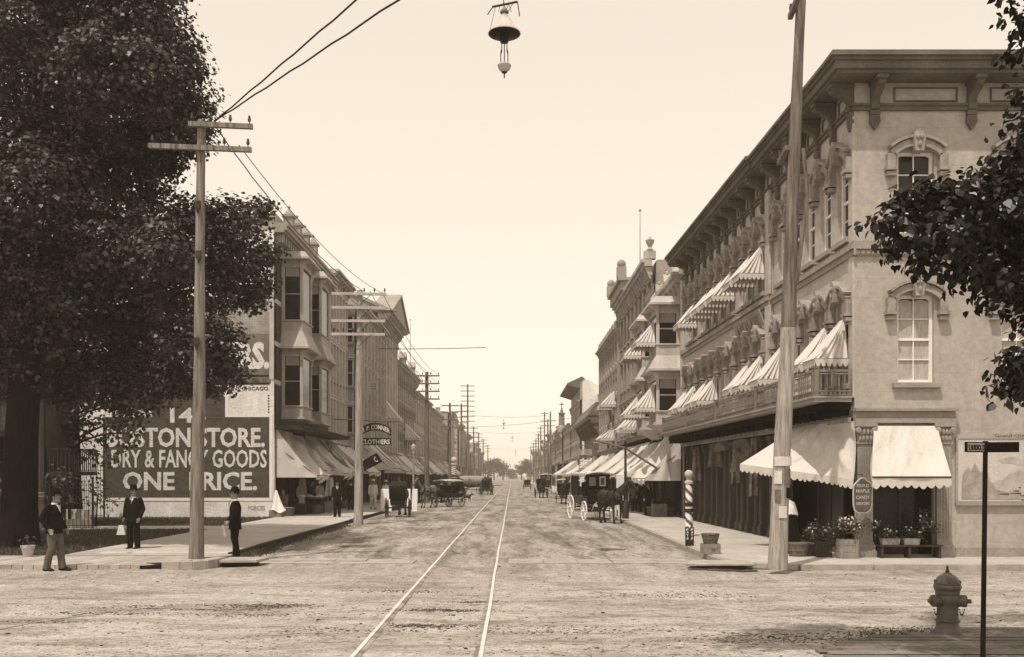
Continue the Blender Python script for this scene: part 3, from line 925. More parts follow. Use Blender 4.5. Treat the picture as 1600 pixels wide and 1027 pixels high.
for k in range(1, 17):
    t = .12 + 1.2 * k + (.15 if k > 5 else 0)
    c = dup(br0, parent=cb); c.location = br0.location + FR.d * (t - .12) + FR.n * (.08 if t > PV else 0)
br1 = obj('bracket', bracket_mb(FF, .47, 0), cb, FF.P(.47, 0, 10.5))
for k in range(1, 5):
    c = dup(br1, parent=cb); c.location = br1.location + FF.d * 2.35 * k

# balcony along the street side
bal = MB(M['trim'])
bal.fbox(FR, -.05, LEN, .085, 1.0, 3.89, 3.98)
bal.fbox(FR, -.08, LEN, .085, 1.05, 3.98, 4.03)
bo = obj('balcony', bal, cb)
und = MB(M['interior']); und.fbox(FR, .0, LEN, .09, .72, 3.70, 3.858)  # shade below the deck put in as near-black colour
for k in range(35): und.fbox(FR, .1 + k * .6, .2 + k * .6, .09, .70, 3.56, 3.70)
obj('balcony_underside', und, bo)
bal = MB(M['ironpale'])
zr = 4.68
def rail_run(P, L_, posts):
    # P(t, dn, z)
    k = int(L_ / .145)
    for i in range(k + 1):
        t = L_ * i / k
        p0 = P(t, 0, 4.17); bal.lathe([(.012, 0), (.012, .06), (.03, .12), (.014, .2), (.022, .26), (.012, .32), (.012, .42)], p0, 5)
    def bx(t0, t1, n0, n1, z0, z1): bal.add([P(t0, n0, z0), P(t1, n0, z0), P(t1, n1, z0), P(t0, n1, z0), P(t0, n0, z1), P(t1, n0, z1), P(t1, n1, z1), P(t0, n1, z1)], MB.BF)
    bx(0, L_, -.03, .03, zr - .06, zr); bx(0, L_, -.018, .018, zr - .12, zr - .09); bx(0, L_, -.02, .02, 4.14, 4.17); bx(0, L_, -.02, .02, 4.05, 4.07)
    for i in range(int(L_ / .11)):
        bx(.02 + i * .11, .09 + i * .11, -.008, .008, 4.075, 4.135)
    for t in posts: bx(t - .05, t + .05, -.05, .05, 4.03, zr + .03); bx(t - .065, t + .065, -.065, .065, zr + .03, zr + .07)
rail_run(lambda t, n, z: FR.P(t - .03, .98 + n, z), LEN, [.05, 5.2, 10.3, 15.5, LEN - .05])
rail_run(lambda t, n, z: FR.P(-.03 + n, .1 + t, z), .88, [.86])
obj('balcony_railing', bal, bo)

# ground floor, street side: dark recess behind a row of posts
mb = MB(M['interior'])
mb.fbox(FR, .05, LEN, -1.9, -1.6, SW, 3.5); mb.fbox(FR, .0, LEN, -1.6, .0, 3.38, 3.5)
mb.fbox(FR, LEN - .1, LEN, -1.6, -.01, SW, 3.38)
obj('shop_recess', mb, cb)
mb = MB(M['shopglass'])
mb.fbox(FR, .3, 5.6, -.72, -.70, .6, 3.3)
obj('shop_window', mb, cb)
mb = MB(M['wood']); mb.fbox(FR, .3, 5.6, -.78, -.62, SW, .58); mb.fbox(FR, .5, 5.6, -.75, -.66, 3.3, 3.4)
for t in (1.4, 2.6, 3.6, 4.6): mb.fbox(FR, t - .04, t + .04, -.735, -.68, .585, 3.3)
obj('shop_front', mb, cb)
def post_mb(t, w=.26):
    p = MB(M['postwood'])
    p.fbox(FR, t - w / 2, t + w / 2, -.32, -.03, .5, 3.05)
    p.fbox(FR, t - w / 2 + .05, t + w / 2 - .05, -.029, -.012, .6, 2.95)
    p.fbox(FR, t - w / 2 - .06, t + w / 2 + .06, -.36, .03, SW, .40); p.fbox(FR, t - w / 2 - .03, t + w / 2 + .03, -.34, .0, .40, .5)
    p.fbox(FR, t - w / 2 - .05, t + w / 2 + .05, -.35, .02, 3.05, 3.2); p.fbox(FR, t - w / 2 - .09, t + w / 2 + .09, -.37, .06, 3.2, 3.37)
    return p
p0 = obj('column', post_mb(5.9), cb, FR.P(5.9, 0, SW), bevel=.01)
for t in (6.45, 7.15, 8.3, 8.9, 9.9, 10.7, 11.3, 12.4, 13.2, 14.4, 15.3, 16.6, 17.6, 18.8, 20.3):
    c = dup(p0, parent=cb); c.location = p0.location + FR.d * (t - 5.9)
mb = MB(M['wood'])
for a, b in ((6.65, 8.15), (9.05, 9.75), (10.85, 11.15), (11.5, 12.2), (13.4, 14.2), (15.5, 16.4), (17.8, 18.6)):
    mb.fbox(FR, a, b, -.30, -.22, SW, 3.3)
    k = int((b - a) / .3)
    for i in range(k): mb.fbox(FR, a + .04 + i * (b - a) / k, a + (i + .85) * (b - a) / k, -.219, -.19, .35, 2.5)
obj('door', mb, cb)
mb = MB(M['trim']); mb.fbox(FR, .0, LEN, .09, .12, 3.40, 3.515) ; obj('shop_fascia', mb, cb)

# ground floor, cross-street side: two fluted pilasters and an entablature round a dark shop window
def pilaster_mb(t0, t1):
    p = MB(M['trim'])
    p.fbox(FF, t0, t1, .002, .12, .48, 2.86)
    k = 7
    for i in range(k):
        a = t0 + .04 + (t1 - t0 - .08) * (i + .12) / k; b = t0 + .04 + (t1 - t0 - .08) * (i + .8) / k
        p.fbox(FF, a, b, .121, .14, .56, 2.8)
    p.fbox(FF, t0 - .07, t1 + .07, .002, .2, SW, .28); p.fbox(FF, t0 - .04, t1 + .04, .002, .17, .28, .36); p.fbox(FF, t0 - .055, t1 + .055, .002, .185, .36, .42); p.fbox(FF, t0 - .02, t1 + .02, .002, .15, .42, .479)
    p.fbox(FF, t0 - .03, t1 + .03, .002, .15, 2.86, 2.92)
    p.fbox(FF, t0 - .08, t1 + .08, .002, .22, 3.28, 3.37)
    return p
def capital_mb(t0, t1):
    p = MB(M['carve'])
    p.prism([FF.P(t0, .002, 2.921), FF.P(t1, .002, 2.921), FF.P(t1 + .07, .002, 3.279), FF.P(t0 - .07, .002, 3.279)], FF.n * .15)
    for r in range(2):
        for i in range(4):
            x = t0 + (t1 - t0) * (i + .5) / 4; z = 3.0 + r * .15
            p.ball(FF.P(x, .16 + r * .02, z), (.045, .035, .085), 6, 4)
    for x in (t0 - .01, t1 + .01): p.lathe([(.03, -.05), (.07, -.04), (.07, .04), (.03, .05)], FF.P(x, .19, 3.2), 9, Matrix.Rotation(R(90), 3, 'X'))
    return p
for t0, t1 in ((.03, .40), (1.96, 2.30)):
    po = obj('shop_pilaster', pilaster_mb(t0, t1), cb, FF.P(t0, 0, SW)); obj('capital', capital_mb(t0, t1), po, FF.P(t0, 0, SW))
mb = MB(M['trim']); mb.fbox(FF, -.03, 2.42, .002, .17, 3.372, 3.48); mb.fbox(FF, -.02, 2.40, .002, .12, 3.48, 3.66); mb.fbox(FF, -.04, 2.44, .002, .24, 3.66, 3.73); obj('entablature', mb, cb)
mb = MB(M['interior']); mb.fbox(FF, .3, 2.2, -1.55, -1.5, SW, 3.4); mb.fbox(FF, .25, 2.2, -1.5, -.3, SW - .05, SW + .01); obj('shop_interior_shade', mb, cb)
mb = MB(M['shopglass']); mb.fbox(FF, .46, 1.92, -.22, -.21, .62, 3.3); obj('shop_window', mb, cb)
mb = MB(M['wood']); mb.fbox(FF, .451, 1.929, -.24, -.12, .17, .60); mb.fbox(FF, 1.15, 1.19, -.235, -.17, .61, 3.31); obj('stall_riser', mb, cb)
mb = MB(M['trim']); mb.fbox(FF, 2.45, 11.5, .002, .05, SW, .34); obj('plinth', mb, cb)

# pasted landscape picture on the front wall: generic mountains and clouds, framed with thin mouldings
mu = thing('wall_picture', 'large faded landscape picture with mountains and small captions painted on the corner block front', 'mural', FF.P(4, .06, 1.4))
mb = MB(M['offwhite']); mb.fbox(FF, 2.52, 6.9, .004, .016, 1.47, 2.98); obj('picture_ground', mb, mu)
mb = MB(M['trim'])
mb.fbox(FF, 2.44, 7, .003, .09, 1.37, 1.43); mb.fbox(FF, 2.44, 7, .003, .05, 1.43, 1.468); mb.fbox(FF, 2.45, 2.515, .003, .03, 1.47, 3.02); mb.fbox(FF, 2.516, 7, .003, .03, 2.985, 3.02)
obj('frame', mb, mu)
mp1 = mat('mural_wash_pale', 0.42, .2, 4, .9, .1, 20); mp2 = mat('mural_wash_mid', 0.33, .25, 5, .9, .1, 20); mp3 = mat('mural_ink', 0.06, .3, 8, .9, .1, 20)
def blob(mb, pts, n0): mb.prism([FF.P(x, n0, z) for x, z in pts], FF.n * .003)
mb = MB(mp1)
hills = [(2.6, 1.52)] + [(2.6 + i * .1, 1.95 + .12 * math.sin(i * .55) + .16 * max(0, math.sin(i * .21 - 1)) + .03 * math.sin(i * 2.3)) for i in range(42)] + [(6.75, 1.52)]
blob(mb, hills, .0165)
for cx, cz, r in ((3.9, 2.45, .4), (4.5, 2.4, .3), (5.6, 2.55, .5)):
    blob(mb, [(cx + r * math.cos(a) * (1 + .15 * math.sin(a * 5)), cz + .22 * r * math.sin(a) * (1 + .3 * math.sin(a * 4))) for a in [i * PI / 10 for i in range(20)]], .0165)
obj('mountains', mb, mu)
mb = MB(mp2)
blob(mb, [(2.6, 1.521), (2.62, 2.1), (2.75, 2.32), (2.82, 2.2), (2.93, 2.4), (3.05, 2.16), (3.2, 2.28), (3.3, 1.95), (3.45, 1.75), (3.9, 1.65), (4.6, 1.521)], .020)
obj('trees', mb, mu)
mb = MB(mp3)
for z, a, b in ((1.64, 3.5, 3.75), (1.66, 3.78, 4.05), (1.72, 3.85, 4.0), (1.6, 4.02, 4.16), (1.62, 4.25, 4.29), (1.8, 3.98, 4.04)): blob(mb, [(a, z), (b, z - .015), (b, z + .02), (a, z + .012)], .0235)
obj('boats', mb, mu)
mb = MB(mp3)
text_mb(mb, 'Grand Old Hudson & Valley', lambda x, y, d: FF.P(4.35 + x, .031 + d, 3.035 + y), .075, 1.9, 0, .004)
text_mb(mb, 'and the Columbia', lambda x, y, d: FF.P(4.7 + x, .0165 + d, 1.485 + y), .07, 1.3, 0, .004)
obj('caption', mb, mu)

# name plate between the floors of the street side, leaning out
pl = thing('name_plate', 'weathered name board hung aslant under the belt course of the corner block', 'sign', FR.P(8.5, .1, 6.8))
mb = MB(M['trim'])
q = [FR.P(7.25, .16, 6.95), FR.P(10.6, .16, 6.95), FR.P(10.6, .34, 7.42), FR.P(7.25, .34, 7.42)]
mb.prism(q, FR.n * -.05); obj('board', mb, pl)
mb = MB(M['carve']); text_mb(mb, 'HOUSE', lambda x, y, d: FR.P(8.9 - x, .175 + .18 * (y + .08) / .47 + d, 7.02 + y), .3, 2.6, .01, .012)
obj('lettering', mb, pl)

# awnings upstairs
names3 = {5: 'first beyond the tall pole', 6: 'second beyond the tall pole', 8: 'first of the far run of five', 9: 'second of the far run of five', 10: 'third of the far run of five', 11: 'fourth of the far run of five', 13: 'last of the far run of five'}
for i, s in names3.items():
    window_awning(FR, WS[i], 9.55, 8.55, .95, .85, .09, 'pale pleated third floor window awning with scalloped edge, ' + s, 'third floor window awnings')
names2 = {0: 'nearest the street corner', 1: 'second from the street corner', 4: 'half hidden by the tall pole', 5: 'first beyond the tall pole', 6: 'second beyond the tall pole', 10: 'first of the far group of four', 11: 'second of the far group of four', 13: 'third of the far group of four', 14: 'last of the far group of four'}
for i, s in names2.items():
    window_awning(FR, WS[i], 6.0, 4.98, .95, .85, .09 if i > 4 else .02, 'pale pleated second floor window awning with scalloped edge, ' + s, 'second floor window awnings')

# the two corner canvases
shop_awning([FR.P(-.12, .06, 3.42), FR.P(3.7, .2, 3.5), FR.P(3.3, 1.95, 2.42), FR.P(-.25, .12, 2.0)], 'large wrinkled canvas awning stretched aslant from the corner column over the side entrance', sag=.1, wr=.16, drop=.22, sides=False, seed=4, frame=False)
shop_awning([FF.P(.42, .16, 3.30), FF.P(1.94, .16, 3.30), FF.P(1.9, 1.02, 2.06), FF.P(.05, 1.02, 2.06)], 'plain pale canvas awning over the flower shop window between two fluted pilasters', sag=.04, wr=.05, drop=.26, seed=9, side_ends=(1, 1))
# ------------------------------------------------------------------ left corner store and the buildings down the street
FL = Frame((-11.4, 46.0), (0, 1)).out((1, 0))          # left street side; t = Y - 46
FLF = Frame((-11.4, 46.0), (-1, 0)).out((0, -1))       # left store's sign wall, t runs away from the street
FRR = Frame((7.9, 0), (0, 1)).out((-1, 0))             # right street side beyond the corner block; t = Y

def cut_n(prof): return prof
store = thing('dry_goods_store', 'brick store with whitewashed side wall of painted advertisements and two bay window towers', 'building', (-11.4, 46, SW))
HA = 14.4
LA = 13.4
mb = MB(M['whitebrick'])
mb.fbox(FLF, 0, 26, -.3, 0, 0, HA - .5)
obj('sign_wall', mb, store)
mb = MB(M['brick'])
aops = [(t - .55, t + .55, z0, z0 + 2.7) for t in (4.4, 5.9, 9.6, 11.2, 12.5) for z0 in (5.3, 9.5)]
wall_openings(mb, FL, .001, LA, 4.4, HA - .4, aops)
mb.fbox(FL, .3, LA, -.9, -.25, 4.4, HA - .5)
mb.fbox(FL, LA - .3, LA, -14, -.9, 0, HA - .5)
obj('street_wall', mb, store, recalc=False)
mb = MB(M['roof']); mb.fbox(FL, .3, LA, -14, -.3, HA - .7, HA - .55); obj('roof', mb, store)
wA = None
for o in aops:
    if wA is None: wA = sash_window(FL, o[0] + .55, o[2], o[3], 1.1, store, hood='plain', rise=0, bars=(2, 2), frame_m='offwhite'); ref = Vector((0, o[0] + .55, o[2]))
    else: copy_window(wA, Vector((0, o[0] + .55, o[2])) - ref, store)
mb = MB(M['offwhite'])
for z in (6.5, 8.35, 10.4): mb.fbox(FL, .05, 1.3, .002, .03, z, z + .22)
mb.fbox(FLF, .02, .22, .002, .03, 6.7, 12.4)
obj('stone_band', mb, store)
# stepped top of the side wall, cornice, pinnacles
mb = MB(M['bricklight'])
mb.fbox(FLF, 0, 9, -.35, .02, HA - .5, HA + .02); mb.fbox(FLF, -.02, 9.1, -.4, .09, HA + .02, HA + .12)
mb.fbox(FLF, 1.6, 9, .021, .05, HA - 1.5, HA - 1.35)
obj('side_parapet', mb, store)
mb = MB(M['trim'])
for n1, z0, z1 in ((.12, 13.1, 13.3), (.5, 13.75, 13.85), (.62, 13.85, 14.05), (.7, 14.05, 14.2)): mb.fbox(FL, -.05, LA + .02, .002, n1, z0, z1)
mb.fbox(FL, 0, LA, -.3, .1, 14.2, 14.65)
for k in range(26): mb.fbox(FL, .2 + k * .51, .36 + k * .51, .003, .42, 13.32, 13.745)
# round-arched corbel table next to the corner
for k in range(4):
    arch_band(mb, FL, .9 + k * .0, 13.3, .55 - .11 * k, .5 - .1 * k, .05, .01, .16 + .05 * k)
obj('cornice', mb, store)
mb0 = None
for t in (3.6, 5.4, 7.4, 9.6):
    mb = MB(M['trim']); z = 14.65
    mb.fbox(FL, t - .24, t + .24, -.36, .12, z, z + .75); mb.fbox(FL, t - .32, t + .32, -.44, .2, z + .75, z + .87)
    mb.lathe([(.3, z + .87), (.22, z + 1.0), (.05, z + 1.22), (.09, z + 1.3), (.02, z + 1.4)], FL.P(t, -.12, 0), 10)
    obj('pinnacle', mb, store, FL.P(t, -.12, z))

def bay(t0, t1, z_rows, proj, parent, F, m='paletrim', blindm='glass'):
    """a square oriel of stacked windows"""
    b = MB(M[m]); lo = z_rows[0][0]; hi = z_rows[-1][1]
    for zi, (z0, z1) in enumerate(z_rows):
        for (a, c, n0, n1) in ((t0, t0 + .14, proj - .14, proj), (t1 - .14, t1, proj - .14, proj), (t0, t0 + .12, .002, .16), (t1 - .12, t1, .002, .16)):
            b.fbox(F, a, c, n0, n1, z0, z1)
        b.fbox(F, t0, t1, .16, proj - .141, z1 - .34, z1) if False else None
        # lintels and aprons
        for z_a, z_b in ((z0, z0 + .5), (z1 - .3, z1)):
            b.fbox(F, t0 + .02, t0 + .1, .161, proj - .141, z_a, z_b); b.fbox(F, t1 - .1, t1 - .02, .161, proj - .141, z_a, z_b)
            b.fbox(F, t0 + .141, t1 - .141, proj - .1, proj - .02, z_a, z_b)
        b.fbox(F, t0 - .05, t1 + .05, .003, proj + .05, z0 + .5, z0 + .56)
        b.fbox(F, t0 - .04, t1 + .04, .003, proj + .04, z1 - .36, z1 - .301)
    o = obj('bay_window', b, parent, F.P(t0, 0, lo))
    for z0, z1 in z_rows:
        for bx in ((t0 + .05, t0 + .06, .16, proj - .14), (t1 - .06, t1 - .05, .16, proj - .14), (t0 + .14, t1 - .14, proj - .07, proj - .06)):
            g = MB(M['glass']); g.fbox(F, *bx, z0 + .56, z1 - .36); obj('pane', g, o, F.P(t0, 0, lo))
    s = MB(M['blind'])
    for z0, z1 in z_rows:
        s.fbox(F, t0 + .035, t0 + .049, .2, proj - .18, z1 - .8, z1 - .361)
        s.fbox(F, t0 + .03, t0 + .06, .161, proj - .141, (z0 + z1) / 2 + .06, (z0 + z1) / 2 + .12)
    obj('sash', s, o, F.P(t0, 0, lo))
    k = MB(M[m])
    tops = [z_rows[i][1] for i in range(len(z_rows))]
    for i, z in enumerate(tops):
        nz_ = z_rows[i + 1][0] if i + 1 < len(z_rows) else z + .42
        # flared skirt, wider at its foot
        a, c = (.34, .0) if i + 1 < len(z_rows) else (.34, .12)
        q0 = [F.P(t0 - a, .003, z + .1), F.P(t1 + a, .003, z + .1), F.P(t1 + a, proj + a, z + .1), F.P(t0 - a, proj + a, z + .1)]
        q1 = [F.P(t0 - c, .003, nz_), F.P(t1 + c, .003, nz_), F.P(t1 + c, proj + c, nz_), F.P(t0 - c, proj + c, nz_)]
        k.add(q0 + q1, MB.BF)
        k.fbox(F, t0 - a - .04, t1 + a + .04, .003, proj + a + .04, z + .001, z + .1)
        for tt in (t0 - .12, t1 + .04):
            k.prism([F.P(tt, proj - .1, z - .001), F.P(tt, proj + .3, z - .001), F.P(tt, proj + .22, z - .14), F.P(tt, proj + .06, z - .32), F.P(tt, proj + .02, z - .6), F.P(tt, proj - .1, z - .6)], F.d * .08)
    k.fbox(F, t0 - .1, t1 + .1, .003, proj + .1, lo - .12, lo - .001)
    q0 = [F.P(t0 + .5, .003, lo - .6), F.P(t1 - .5, .003, lo - .6), F.P(t1 - .5, proj * .3, lo - .6), F.P(t0 + .5, proj * .3, lo - .6)]
    q1 = [F.P(t0, .003, lo - .121), F.P(t1, .003, lo - .121), F.P(t1, proj, lo - .121), F.P(t0, proj, lo - .121)]
    k.add(q0 + q1, MB.BF)
    obj('skirt', k, o, F.P(t0, 0, lo))
    return o
ROWS = [(5.0, 8.35), (9.25, 12.75)]
bA = bay(1.5, 3.7, ROWS, 1.05, store, FL)
c = dup(bA, parent=store); c.location = bA.location + FL.d * 4.7
mb = MB(M['darkpaint'])
mb.fbox(FL, 0, LA, .003, 1.35, 4.30, 4.42); mb.fbox(FL, 0, LA, .003, 1.42, 4.42, 4.5)
obj('shop_cornice', mb, store)
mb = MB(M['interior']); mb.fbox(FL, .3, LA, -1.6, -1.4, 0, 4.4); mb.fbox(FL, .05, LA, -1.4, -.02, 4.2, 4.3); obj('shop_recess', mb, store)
mb = MB(M['wood'])
for t in (.12, 2.0, 4.2, 6.6, 9, 11.2, 13.2): mb.fbox(FL, t - .11, t + .11, -.2, -.01, SW, 4.2)
for a, b in ((2.2, 4.0), (6.8, 8.8), (9.3, 11)): mb.fbox(FL, a, b, -.75, -.6, SW, .8)
obj('shop_front', mb, store)

# painted advertisements on the sign wall
def wp(px, py, n=0.0):      # a point of the sign wall seen at photo pixel px,py -> (t, z)
    return (-11.4 - (px - 800) / FPX * 46, EYE + (HZ - py) / FPX * 46)
def sgn_rect(mb, x0, x1, y0, y1, n0, n1):
    a, zb = wp(x1, y1); b, zt = wp(x0, y0); mb.fbox(FLF, a, b, n0, n1, zb, zt)
sg = MB(M['signdark'])
sgn_rect(sg, 161, 421, 652, 778, .001, .012); sgn_rect(sg, 238, 352, 622, 651.9, .001, .012)
t0_, z0_ = wp(352, 622); t1_, z1_ = wp(238, 622); tm, zm = wp(295, 600)
sg.prism([FLF.P(t0_, .001, z0_ + .001), FLF.P(t1_, .001, z0_ + .001), FLF.P(tm + 1.2, .001, zm), FLF.P(tm - 1.2, .001, zm)], FLF.n * .011)
so = obj('painted_sign', sg, store, FLF.P(*[wp(421, 778)[0], 0, wp(421, 778)[1]]))
bd = MB(M['white'])
sgn_rect(bd, 156, 426, 778, 783, .001, .02); sgn_rect(bd, 156, 161, 652, 777.9, .001, .02); sgn_rect(bd, 421, 426, 652, 777.9, .001, .02)
sgn_rect(bd, 156, 238, 647, 651.9, .0125, .02); sgn_rect(bd, 352, 426, 647, 651.9, .0125, .02); sgn_rect(bd, 352, 357, 622, 646.9, .001, .02); sgn_rect(bd, 233, 238, 622, 646.9, .001, .02)
a_ = wp(357, 622); b_ = wp(300, 601); e_ = wp(233, 622)
for p, q in ((wp(357, 622.5), wp(334, 598)), (wp(233, 622.5), wp(256, 598)), (wp(334, 598), wp(256, 598))):
    bd.bar(FLF.P(p[0], .016, p[1]), FLF.P(q[0], .016, q[1]), .15, .009, FLF.n)
obj('border', bd, so, FLF.P(*[wp(421, 778)[0], 0, wp(421, 778)[1]]))
# lettering with a grey shade on its lower part, as the sign painter did it
def letter_mat():
    m = mat('sign_lettering', 0.84, 0.14, 3, .9, .2, 30, 'brick', bvar=.10, mortar=.72, stain=.12)
    return m
lm = letter_mat()
def sign_line(s, x0, x1, yb, yt, bold=.03, m=None, n=.0125):
    mb = MB(m or lm)
    a, z = wp(x0, yb); b, zt = wp(x1, yt); cx = (a + b) / 2
    text_mb(mb, s, lambda x, y, d: FLF.P(cx - x, n + d, z + y), zt - z, abs(b - a), bold, .012)
    return mb
for s, x0, x1, yb, yt, bo_ in (('143', 266, 322, 660, 637, .03), ('BOSTON STORE.', 167, 414, 697.5, 668, .03), ('DRY & FANCY GOODS', 174, 417, 730, 702, .018), ('ONE  PRICE.', 192, 402, 765, 737, .03)):
    obj('lettering', sign_line(s, x0, x1, yb, yt, bo_), so, WORLD[so.name])
# upper advertisement, mostly behind the maple
su = MB(M['signgrey']); sgn_rect(su, 200, 423, 522, 599, .001, .012)
su.use(M['brickmid']); sgn_rect(su, 200, 423, 470, 521.9, .001, .014)
s2 = obj('faded_sign', su, store, FLF.P(wp(423, 599)[0], 0, wp(423, 599)[1]))
obj('lettering', sign_line('CLOTHIERS.', 215, 421, 574, 535, .05), s2, WORLD[s2.name])
mb = MB(M['darkpaint']); sgn_rect(mb, 200, 421.5, 586, 589, .0125, .018); sgn_rect(mb, 200, 421.5, 598, 601, .0125, .018); obj('rule', mb, s2, WORLD[s2.name])
lt = sign_line('W. B. & CO. SIGNS CHICAGO.', 300, 421, 610, 604, .01, M['darkpaint'], .002); obj('lettering', lt, s2, WORLD[s2.name])
lt = sign_line('No. 11', 395, 416, 597, 591, .01, M['darkpaint'], .0125); obj('lettering', lt, s2, WORLD[s2.name])
lt = sign_line('FORCES', 388, 414, 797, 790, .0, M['trim'], .003); obj('lettering', lt, so, WORLD[so.name])
mb = MB(M['darkpaint'])
for k in range(7):
    sgn_rect(mb, 418.5, 421, 617 + k * 4.4, 619 + k * 4.4, .001, .012)
obj('wall_ties', mb, store)

# -------------------------------------------------- generic street block
def block(name, label, side, y0, y1, H, m, floors, bays, style='plain', deep=13, wm='offwhite', shop=True, near_wall=None, cz=.55, cproj=.55, pil=False, arch=0, x=None, hood='plain', dark_cornice=None, dup_from=None, low=3.9, lite=False):
    if side == 'L': F = Frame((x if x is not None else -11.4, y0), (0, 1)).out((1, 0))
    else: F = Frame((x if x is not None else 7.9, y0), (0, 1)).out((-1, 0))
    L_ = y1 - y0
    root = thing(name, label, 'building', F.P(0, 0, SW))
    zs = low
    fh = (H - cz - low) / floors
    bw = L_ / bays; ww = min(1.05, bw * .55)
    ops = []
    for f in range(floors):
        z0 = low + fh * f + fh * .22; z1 = low + fh * (f + 1) - fh * .14
        for b in range(bays):
            t = (b + .5) * bw; ops.append((t - ww / 2, t + ww / 2, z0, z1))
    mb = MB(M[m]); wall_openings(mb, F, 0, L_, low, H - .05, ops)
    mb.fbox(F, .02, L_ - .02, -1.0, -.225, low, H - .1)
    obj('street_wall', mb, root, recalc=False)
    mb = MB(M[near_wall or m])
    mb.fbox(F, 0, .3, -deep, -.001 - .3, 0, H - .05); mb.fbox(F, L_ - .3, L_, -deep, -.3, 0, H - .05); mb.fbox(F, .3, L_ - .3, -deep, -deep + .3, 0, H - .05)
    mb.fbox(F, 0, .35, -.301, -.002, 0, low)
    obj('side_wall', mb, root)
    mb = MB(M['roof']); mb.fbox(F, .3, L_ - .3, -deep + .3, -.3, H - .5, H - .4); obj('roof', mb, root)
    w = None
    for o in ops:
        t = (o[0] + o[1]) / 2
        if w is None:
            w = sash_window(F, t, o[2], o[3], ww, root, hood=hood, rise=arch, bars=(2, 2), frame_m=wm, sill=True); ref = (t, o[2])
        else: copy_window(w, F.d * (t - ref[0]) + Vector((0, 0, o[2] - ref[1])), root)
    mb = MB(M[dark_cornice or 'paletrim'])
    for a, z0, z1 in ((.1, H - cz - .12, H - cz), (cproj * .75, H - cz * .5, H - cz * .25), (cproj, H - cz * .25, H), ): mb.fbox(F, -.03, L_ + .03, .002, a, z0, z1)
    k = max(3, int(L_ / .9))
    for i in range(k + 1):
        t = .1 + (L_ - .3) * i / k
        mb.prism([F.P(t, .003, H - cz * .5 - .001), F.P(t, cproj * .65, H - cz * .5 - .001), F.P(t, cproj * .55, H - cz * .8), F.P(t, .12, H - cz - .3), F.P(t, .003, H - cz - .3)], F.d * .12)
    obj('cornice', mb, root)
    if pil:
        mb = MB(M[wm])
        for b in range(bays + 1):
            t = min(max(b * bw - .14, 0.01), L_ - .29); mb.fbox(F, t, t + min(.28, bw * .2), .003, min(.34, bw * .12), low + .3, H - cz - .13)
        obj('pilaster', mb, root)
    if not lite:
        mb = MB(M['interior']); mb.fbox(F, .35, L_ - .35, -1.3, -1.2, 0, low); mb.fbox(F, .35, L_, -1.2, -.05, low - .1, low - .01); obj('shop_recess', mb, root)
        mb = MB(M['wood'])
        k = max(2, int(L_ / 2.6))
        for i in range(k + 1):
            t = .15 + (L_ - .3) * i / k; mb.fbox(F, t - .1, t + .1, -.2, .0, SW, low - .01)
        for i in range(k):
            if i % 2 == 0: mb.fbox(F, .3 + (L_ - .3) * i / k, .1 + (L_ - .3) * (i + 1) / k, -.5, -.4, SW, .85)
        obj('shop_front', mb, root)
    mb = MB(M['trim']); mb.fbox(F, 0, L_, .002, .25, low - .02, low + .2); mb.fbox(F, 0, L_, .002, .35, low + .2, low + .28); obj('shop_cornice', mb, root)
    return root, F
# left side, from the corner store on
bL2, F2 = block('shop_block', 'block with close-set pale pilasters next to the bay windowed brick store', 'L', 59.45, 66, 14.9, 'brickmid', 3, 6, pil=True, wm='offwhite', cproj=.7)
bL3, F3 = block('shop_block', 'low brick block with arched windows behind the many-armed telegraph pole', 'L', 66.05, 80, 13.9, 'bricklight', 3, 8, pil=True, wm='paletrim', arch=.2, x=-10.65, near_wall='bricklight')
G3_ = Frame((-10.65, 66.05), (-1, 0)).out((0, -1))
for z in (5.0, 8.2, 11.2):
    for t in (.25,): sash_window(G3_, t + .3, z, z + 1.9, .6, bL3, n=.2, hood='plain', rise=0, bars=(1, 2), frame_m='offwhite')
bL4, F4 = block('temple_front_block', 'tall block with a classical pediment standing out over the left row of shops', 'L', 80.05, 92, 15.7, 'trim', 3, 6, pil=True, wm='offwhite', cproj=1.1, cz=.9, x=-11.2)
mb = MB(M['trim'])
mb.prism([F4.P(-.1, 1.2, 15.75), F4.P(12.1, 1.2, 15.75), F4.P(6, 1.2, 18.0)], F4.n * -1.5)
mb.prism([F4.P(-.3, 1.35, 15.71), F4.P(5.99, 1.35, 18.05), F4.P(5.99, 1.35, 18.3), F4.P(-.7, 1.35, 15.8)], F4.n * -1.9)
mb.prism([F4.P(12.3, 1.35, 15.71), F4.P(6.0, 1.35, 18.05), F4.P(6.0, 1.35, 18.3), F4.P(12.7, 1.35, 15.8)], F4.n * -1.9)
for k in range(9): mb.fbox(F4, .2 + k * 1.4, .45 + k * 1.4, 1.1, 1.3, 15.5, 15.69)
obj('pediment', mb, bL4)
